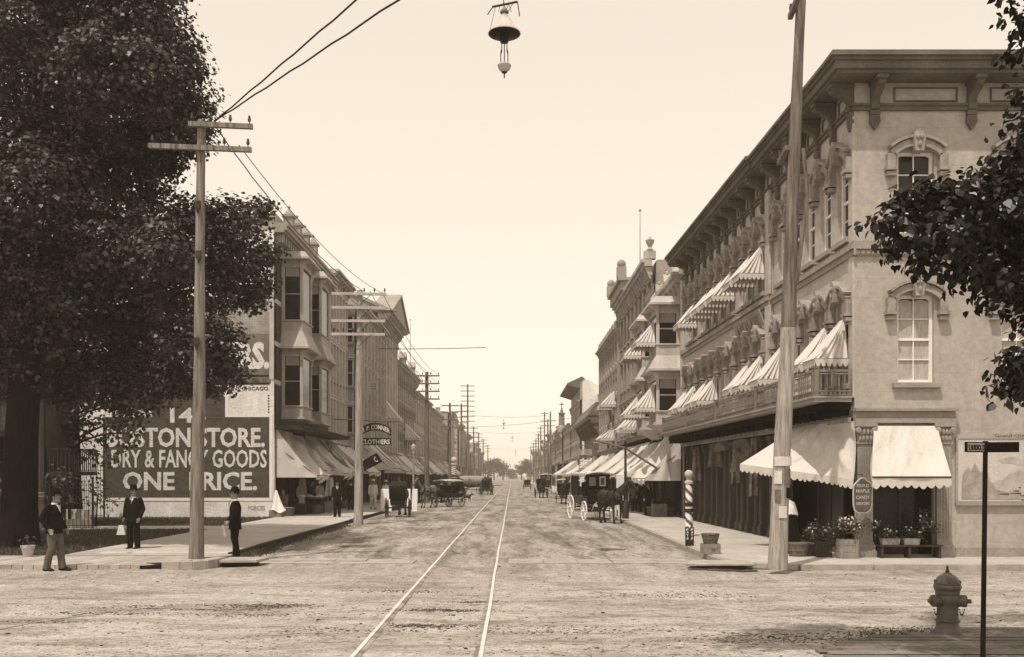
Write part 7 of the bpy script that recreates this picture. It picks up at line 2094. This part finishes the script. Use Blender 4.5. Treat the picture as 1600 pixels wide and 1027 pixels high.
aw(FRR, 44.6, 49.4, 4.1, 1.95, 1.75, 'first right shop awning beyond the corner block, big draped canvas', 31, wr=.5, sag=.3)
aw(FRR, 49.6, 54, 3.9, 2.1, 2.1, 'second right shop awning beyond the corner block', 32, wr=.18)
aw(FRR, 54.4, 60, 4.0, 2.1, 2.3, 'third right shop awning beyond the corner block', 33, wr=.18)
aw(FRR, 60.4, 68, 4.0, 2.2, 2.4, 'fourth right shop awning beyond the corner block', 34)
aw(FRR, 72, 82, 4.0, 2.2, 2.4, 'right shop awning before the arcaded block', 35)
aw(FRR, 88, 98, 4.0, 2.2, 2.6, 'right shop awning under the dark mansard', 36)
aw(FRR, 114, 126, 4.0, 2.2, 2.6, 'hazy right shop awning at the whitewashed gable', 37)
# upstairs awnings farther off
for (F, t, zt, zb, w, pj, lab) in ((FRR, 46.4, 9.5, 8.4, 1.9, 1.1 + .9, 'first third floor awning of the white bay windows'), (FRR, 46.4, 6.5, 5.3, 1.9, 2.0, 'first second floor awning of the white bay windows'), (FRR, 51.3, 9.5, 8.4, 1.9, 2.0, 'far third floor awning of the white bay windows'), (FRR, 51.3, 6.5, 5.3, 1.9, 2.0, 'far second floor awning of the white bay windows')):
    window_awning(F, t, zt, zb, w, .95, 1.08, lab, 'bay window awnings', drop=.22)
for (t, zt, zb, lab) in ((72.5, 8.6, 7.4, 'upper awning on the arcaded block, nearer'), (75.5, 8.6, 7.4, 'upper awning on the arcaded block, farther'), (58.5, 6.2, 5.0, 'lower awning on the tall brick block, nearer'), (62, 6.2, 5.0, 'lower awning on the tall brick block, farther'), (73, 6.0, 4.9, 'lower awning on the arcaded block, nearer'), (77, 6.0, 4.9, 'lower awning on the arcaded block, farther')):
    window_awning(FRR, t, zt, zb, 1.6, 1.2, .05, lab, 'upstairs awnings on the right row', drop=.22)
for (t, zt, zb, lab) in ((38, 9.0, 7.0, 'steep upstairs awning on the pediment block'), (56, 7.6, 6.0, 'steep upstairs awning on the dark corniced left block')):
    window_awning(FL, t, zt, zb, 2.4, 1.6, .12, lab, 'upstairs awnings on the left row', drop=.22)

# ------------------------------------------------------------------ hanging signs
cs_ = thing('clothiers_sign', 'two tier projecting clothiers sign with white letters on dark boards over the left pavement', 'sign', (-9.6, 60.5, 5))
Y_ = 60.5
def cs_p(px, py, y=Y_): return at(px, py, y)
mb = MB(M['darkpaint'])
a, b = cs_p(562, 697), cs_p(611, 686)
mb.prism([(a.x, Y_, a.z + .05), (b.x, Y_, a.z + .05), (b.x, Y_, a.z + .5), (a.x, Y_, a.z + .5)], (0, .05, 0))
arc = []
for k in range(13):
    u = k / 12; arc.append((a.x + (b.x - a.x) * u, .35 * (1 - (2 * u - 1) ** 2)))
mb.prism([(x, Y_, a.z + .62 + z) for x, z in arc] + [(x, Y_, a.z + 1.12 + z) for x, z in arc[::-1]], (0, .05, 0))
obj('board', mb, cs_)
mb = MB(M['white']); cx = (a.x + b.x) / 2; wd = (b.x - a.x)
text_mb(mb, 'CLOTHIERS', lambda x, y, d: Vector((cx + x, Y_ - .001 - d, a.z + .12 + y)), .3, wd * .92, .02, .012)
text_mb(mb, 'M. P. CONNER', lambda x, y, d: Vector((cx + x, Y_ - .001 - d, a.z + .73 + y + .33 * (1 - (2 * x / wd) ** 2))), .29, wd * .92, .02, .012)
obj('lettering', mb, cs_)
mb = MB(M['iron']); mb.tube([(-11.4, Y_ + .02, a.z + 1.7), (b.x, Y_ + .02, a.z + 1.5)], .025, 5)
for u in (.1, .5, .9): x = a.x + wd * u; mb.tube([(x, Y_ + .02, a.z + .05), (x, Y_ + .02, a.z + 1.55)], .015, 4)
obj('hanger', mb, cs_)
fs_ = thing('awning_banner', 'black banner with a white letter hung on the awning under the clothiers sign', 'banner', (-8.8, 58.5, 3))
q = [cs_p(564, 722, 58.6), cs_p(588, 708, 60), cs_p(597, 722, 60), cs_p(570, 736, 58.6)]
mb = MB(M['black']); mb.prism(q, (.03, -.03, .02)); obj('cloth_panel', mb, fs_)
u_ = (q[1] - q[0]).normalized(); v_ = (q[1] - q[2]).normalized(); ce = q[2].lerp(q[1], .25) - u_ * .45
mb = MB(M['white']); text_mb(mb, 'C', lambda x, y, d: ce + u_ * x + v_ * y + Vector((.03, -.045, .02)) + Vector((0, -d, 0)), .36, .26, .03, .01); obj('lettering', mb, fs_)
sb = thing('small_placard', 'small pale placard on the left row above the clothiers sign', 'sign', cs_p(583, 610, 66)); mb = MB(M['offwhite']); a = cs_p(577, 611, 66); b = cs_p(590, 597, 66); mb.box(a.x, b.x, 65.95, 66, a.z, b.z); obj('board', mb, sb); mb = MB(M['midcloth'])
for k in range(3): mb.box(a.x + .08, b.x - .08, 65.94, 65.949, a.z + .1 + k * .17, a.z + .16 + k * .17)
obj('lettering', mb, sb)
rs_ = thing('skeleton_sign', 'open frame sign with rows of letters across the right pavement in the middle distance', 'sign', (6.5, 84, 4))
mb = MB(M['ironpale']); a = at(905, 733, 84); b = at(926, 697, 84)
for z in (a.z, (a.z + b.z) / 2, b.z): mb.box(a.x, b.x, 84, 84.06, z, z + .06)
for x in (a.x, b.x): mb.box(x - .03, x + .03, 84.061, 84.1, a.z, b.z)
obj('frame', mb, rs_); mb = MB(M['offwhite'])
for k, s in enumerate(('BAKER', 'STORE')): text_mb(mb, s, lambda x, y, d, k=k: Vector(((a.x + b.x) / 2 + x, 84 - d, a.z + .25 + (1 - k) * 1.0 + y)), .5, 1.1, .02, .03)
obj('lettering', mb, rs_)
bw_ = thing('white_hoarding', 'bright white hoarding board on the right pavement behind the horse', 'board', (5.6, 46.5, SW)); mb = MB(M['white']); a = at(963, 795, 46.6); b = at(976, 742, 46.6); mb.box(a.x, b.x, 46.6, 46.64, SW + .3, b.z); obj('board', mb, bw_); mb = MB(M['wood'])
for x in (a.x + .05, b.x - .05): mb.box(x - .03, x + .03, 46.641, 46.7, SW, b.z - .2)
obj('post', mb, bw_)
for (x0, x1, lab) in ((595, 612, 'first pale board leaning at the left kerb behind the buggy'), (633, 641, 'second pale board at the left kerb right of the buggy'), (644, 652, 'third pale board at the left kerb by the street lamp')):
    t = thing('pale_board', lab, 'board', at(x0, 790, 53)); a = at(x0, 792, 53); b = at(x1, 764, 53); mb = MB(M['white']); mb.hexa([(a.x, 52.9, SW), (b.x, 52.9, SW), (b.x, 52.95, SW), (a.x, 52.95, SW), (a.x, 53.1, b.z), (b.x, 53.1, b.z), (b.x, 53.15, b.z), (a.x, 53.15, b.z)]); obj('board', mb, t)
    mb = MB(M['wood']); mb.bar(((a.x + b.x) / 2, 53.5, SW), ((a.x + b.x) / 2, 53.15, b.z - .1), .05, .04); obj('prop', mb, t)

# ------------------------------------------------------------------ wares under the left awnings, hanging goods at the right
rr = random.Random(5)
wares = [(-10.9, 46.8, 'b', 'low basket of produce right beside the seated woman'), (-10.7, 48.6, 'c', 'crate of goods under the first left awning'), (-10.1, 49.6, 'b', 'round basket heaped with produce under the first left awning'), (-10.6, 50.2, 'c', 'crate behind the heaped basket under the left awnings'), (-9.9, 51.2, 'c', 'pale crate nearest the kerb under the second left awning'), (-10.6, 52.2, 'b', 'basket at the wall under the second left awning'), (-10.2, 53.3, 'c', 'crate under the third left awning'), (-10.5, 54.6, 'b', 'basket under the third left awning'), (-10.3, 56.0, 'c', 'crate under the fourth left awning'),
         (-10.1, 57.4, 'b', 'basket under the fourth left awning')]
for i, (x, y, k, lab) in enumerate(wares):
    if k == 'b': basket(x, y, SW, .3, .42, lab, fill=('palecloth', 'basket', 'leafpale')[i % 3])
    else: crate(x, y, SW, .6, .45, .55, lab, m=('crate', 'wood')[i % 2], rz=rr.uniform(-.3, .3))
tb2 = thing('display_table', 'cloth covered table of goods under the second left awning', 'table', (-10.2, 50.7, SW)); mb = MB(M['palecloth']); mb.sheet(lambda u, v: Vector((-10.8 + 1.0 * u, 49.9 + .7 * v, 1.0 + .12 * math.sin(u * 7) * math.sin(v * 5))), 12, 8, (0, 0, .02)); obj('cloth_sheet', mb, tb2); mb = MB(M['wood']); mb.box(-10.75, -9.85, 49.95, 50.55, .84, .89); obj('tabletop', mb, tb2)
for x, y in ((-10.7, 50.0), (-9.9, 50.0), (-10.7, 50.5), (-9.9, 50.5)):
    mb = MB(M['wood']); mb.box(x - .03, x + .03, y - .03, y + .03, SW, .84); obj('leg', mb, tb2)
def garment(x, y, zt, w, h, label, m, seed):
    t = thing('hanging_garment', label, 'garment', (x, y, zt - h), 'garments hung for sale'); s_ = random.Random(seed).uniform(0, 6); mb = MB(M[m]); mb.sheet(lambda u, v: Vector((x + (u - .5) * w * (.6 + .4 * v), y + .05 * math.sin(u * 9 + s_) * v, zt - h * v - .05 * (2 * u - 1) ** 2)), 12, 8, (0, .03, 0)); obj('cloth_sheet', mb, t); mb = MB(M['iron']); mb.tube([(x, y, zt), (x, y, zt + .25)], .008, 4); obj('hook', mb, t)
garment(-10.3, 47.2, 1.95, .5, .8, 'pale garment hung at the near end of the first left awning', 'midcloth', 1)
garment(-9.9, 52.2, 2.0, .55, 1.0, 'long pale coat hung under the second left awning', 'palecloth', 2)
garment(-10.0, 54.8, 2.0, .5, .7, 'grey garment hung under the third left awning', 'midcloth', 3)
for i, (t, n, w, h, zt, m, lab) in enumerate([(9.6, .25, .8, 1.1, 3.35, 'fringe', 'shaggy pale hide hung from the right shop fascia'), (10.6, .2, .35, 1.5, 3.35, 'fringe', 'long thin strip of cloth hung from the right shop fascia'), (8.3, .2, .3, 1.9, 3.35, 'fringe', 'second long strip of cloth hung at the right shop columns'), (13.5, .25, .6, .9, 3.35, 'midcloth', 'dark bundle hung near the far end of the right shop fascia'), (17.2, .2, .4, 1.4, 3.3, 'fringe', 'pale cloth hung at the far right shop columns'), (11.9, .28, .9, .35, 3.36, 'fringe', 'wide fringed pelt hung under the right fascia')]):
    p = FR.P(t, n, 0); garment(p.x, p.y, zt, w, h, lab, m, i + 9)
# heaped goods before the far right shops
for i, (px, py, k, lab) in enumerate([(1030, 807, 'c', 'pale crate on the right pavement under the draped canvas'), (1018, 806, 'b', 'basket left of the pale crate under the draped canvas'), (1046, 806, 'b', 'basket right of the pale crate under the draped canvas'), (1040, 801, 'c', 'dark crate behind the baskets under the draped canvas')]):
    q = gnd(px, py, SW)
    if k == 'c': crate(q.x, q.y, SW, .7, .5, .6, lab, m='crate' if i == 0 else 'wood')
    else: basket(q.x, q.y, SW, .3, .45, lab, fill='leafpale')
# ------------------------------------------------------------------ the hazy air over the whole street
hz_m = bpy.data.materials.new('summer_haze'); hz_m.use_nodes = True
t = hz_m.node_tree; t.nodes.clear(); o_ = t.nodes.new('ShaderNodeOutputMaterial'); v_ = t.nodes.new('ShaderNodeVolumePrincipled')
v_.inputs['Color'].default_value = (1.0, .93, .80, 1); v_.inputs['Density'].default_value = 0.0006
v_.inputs['Anisotropy'].default_value = 0.0
t.links.new(v_.outputs[0], o_.inputs['Volume'])
mb = MB(hz_m); mb.box(-140, 140, -60, 720, -1.2, 22); struct('haze', mb, 'stuff')
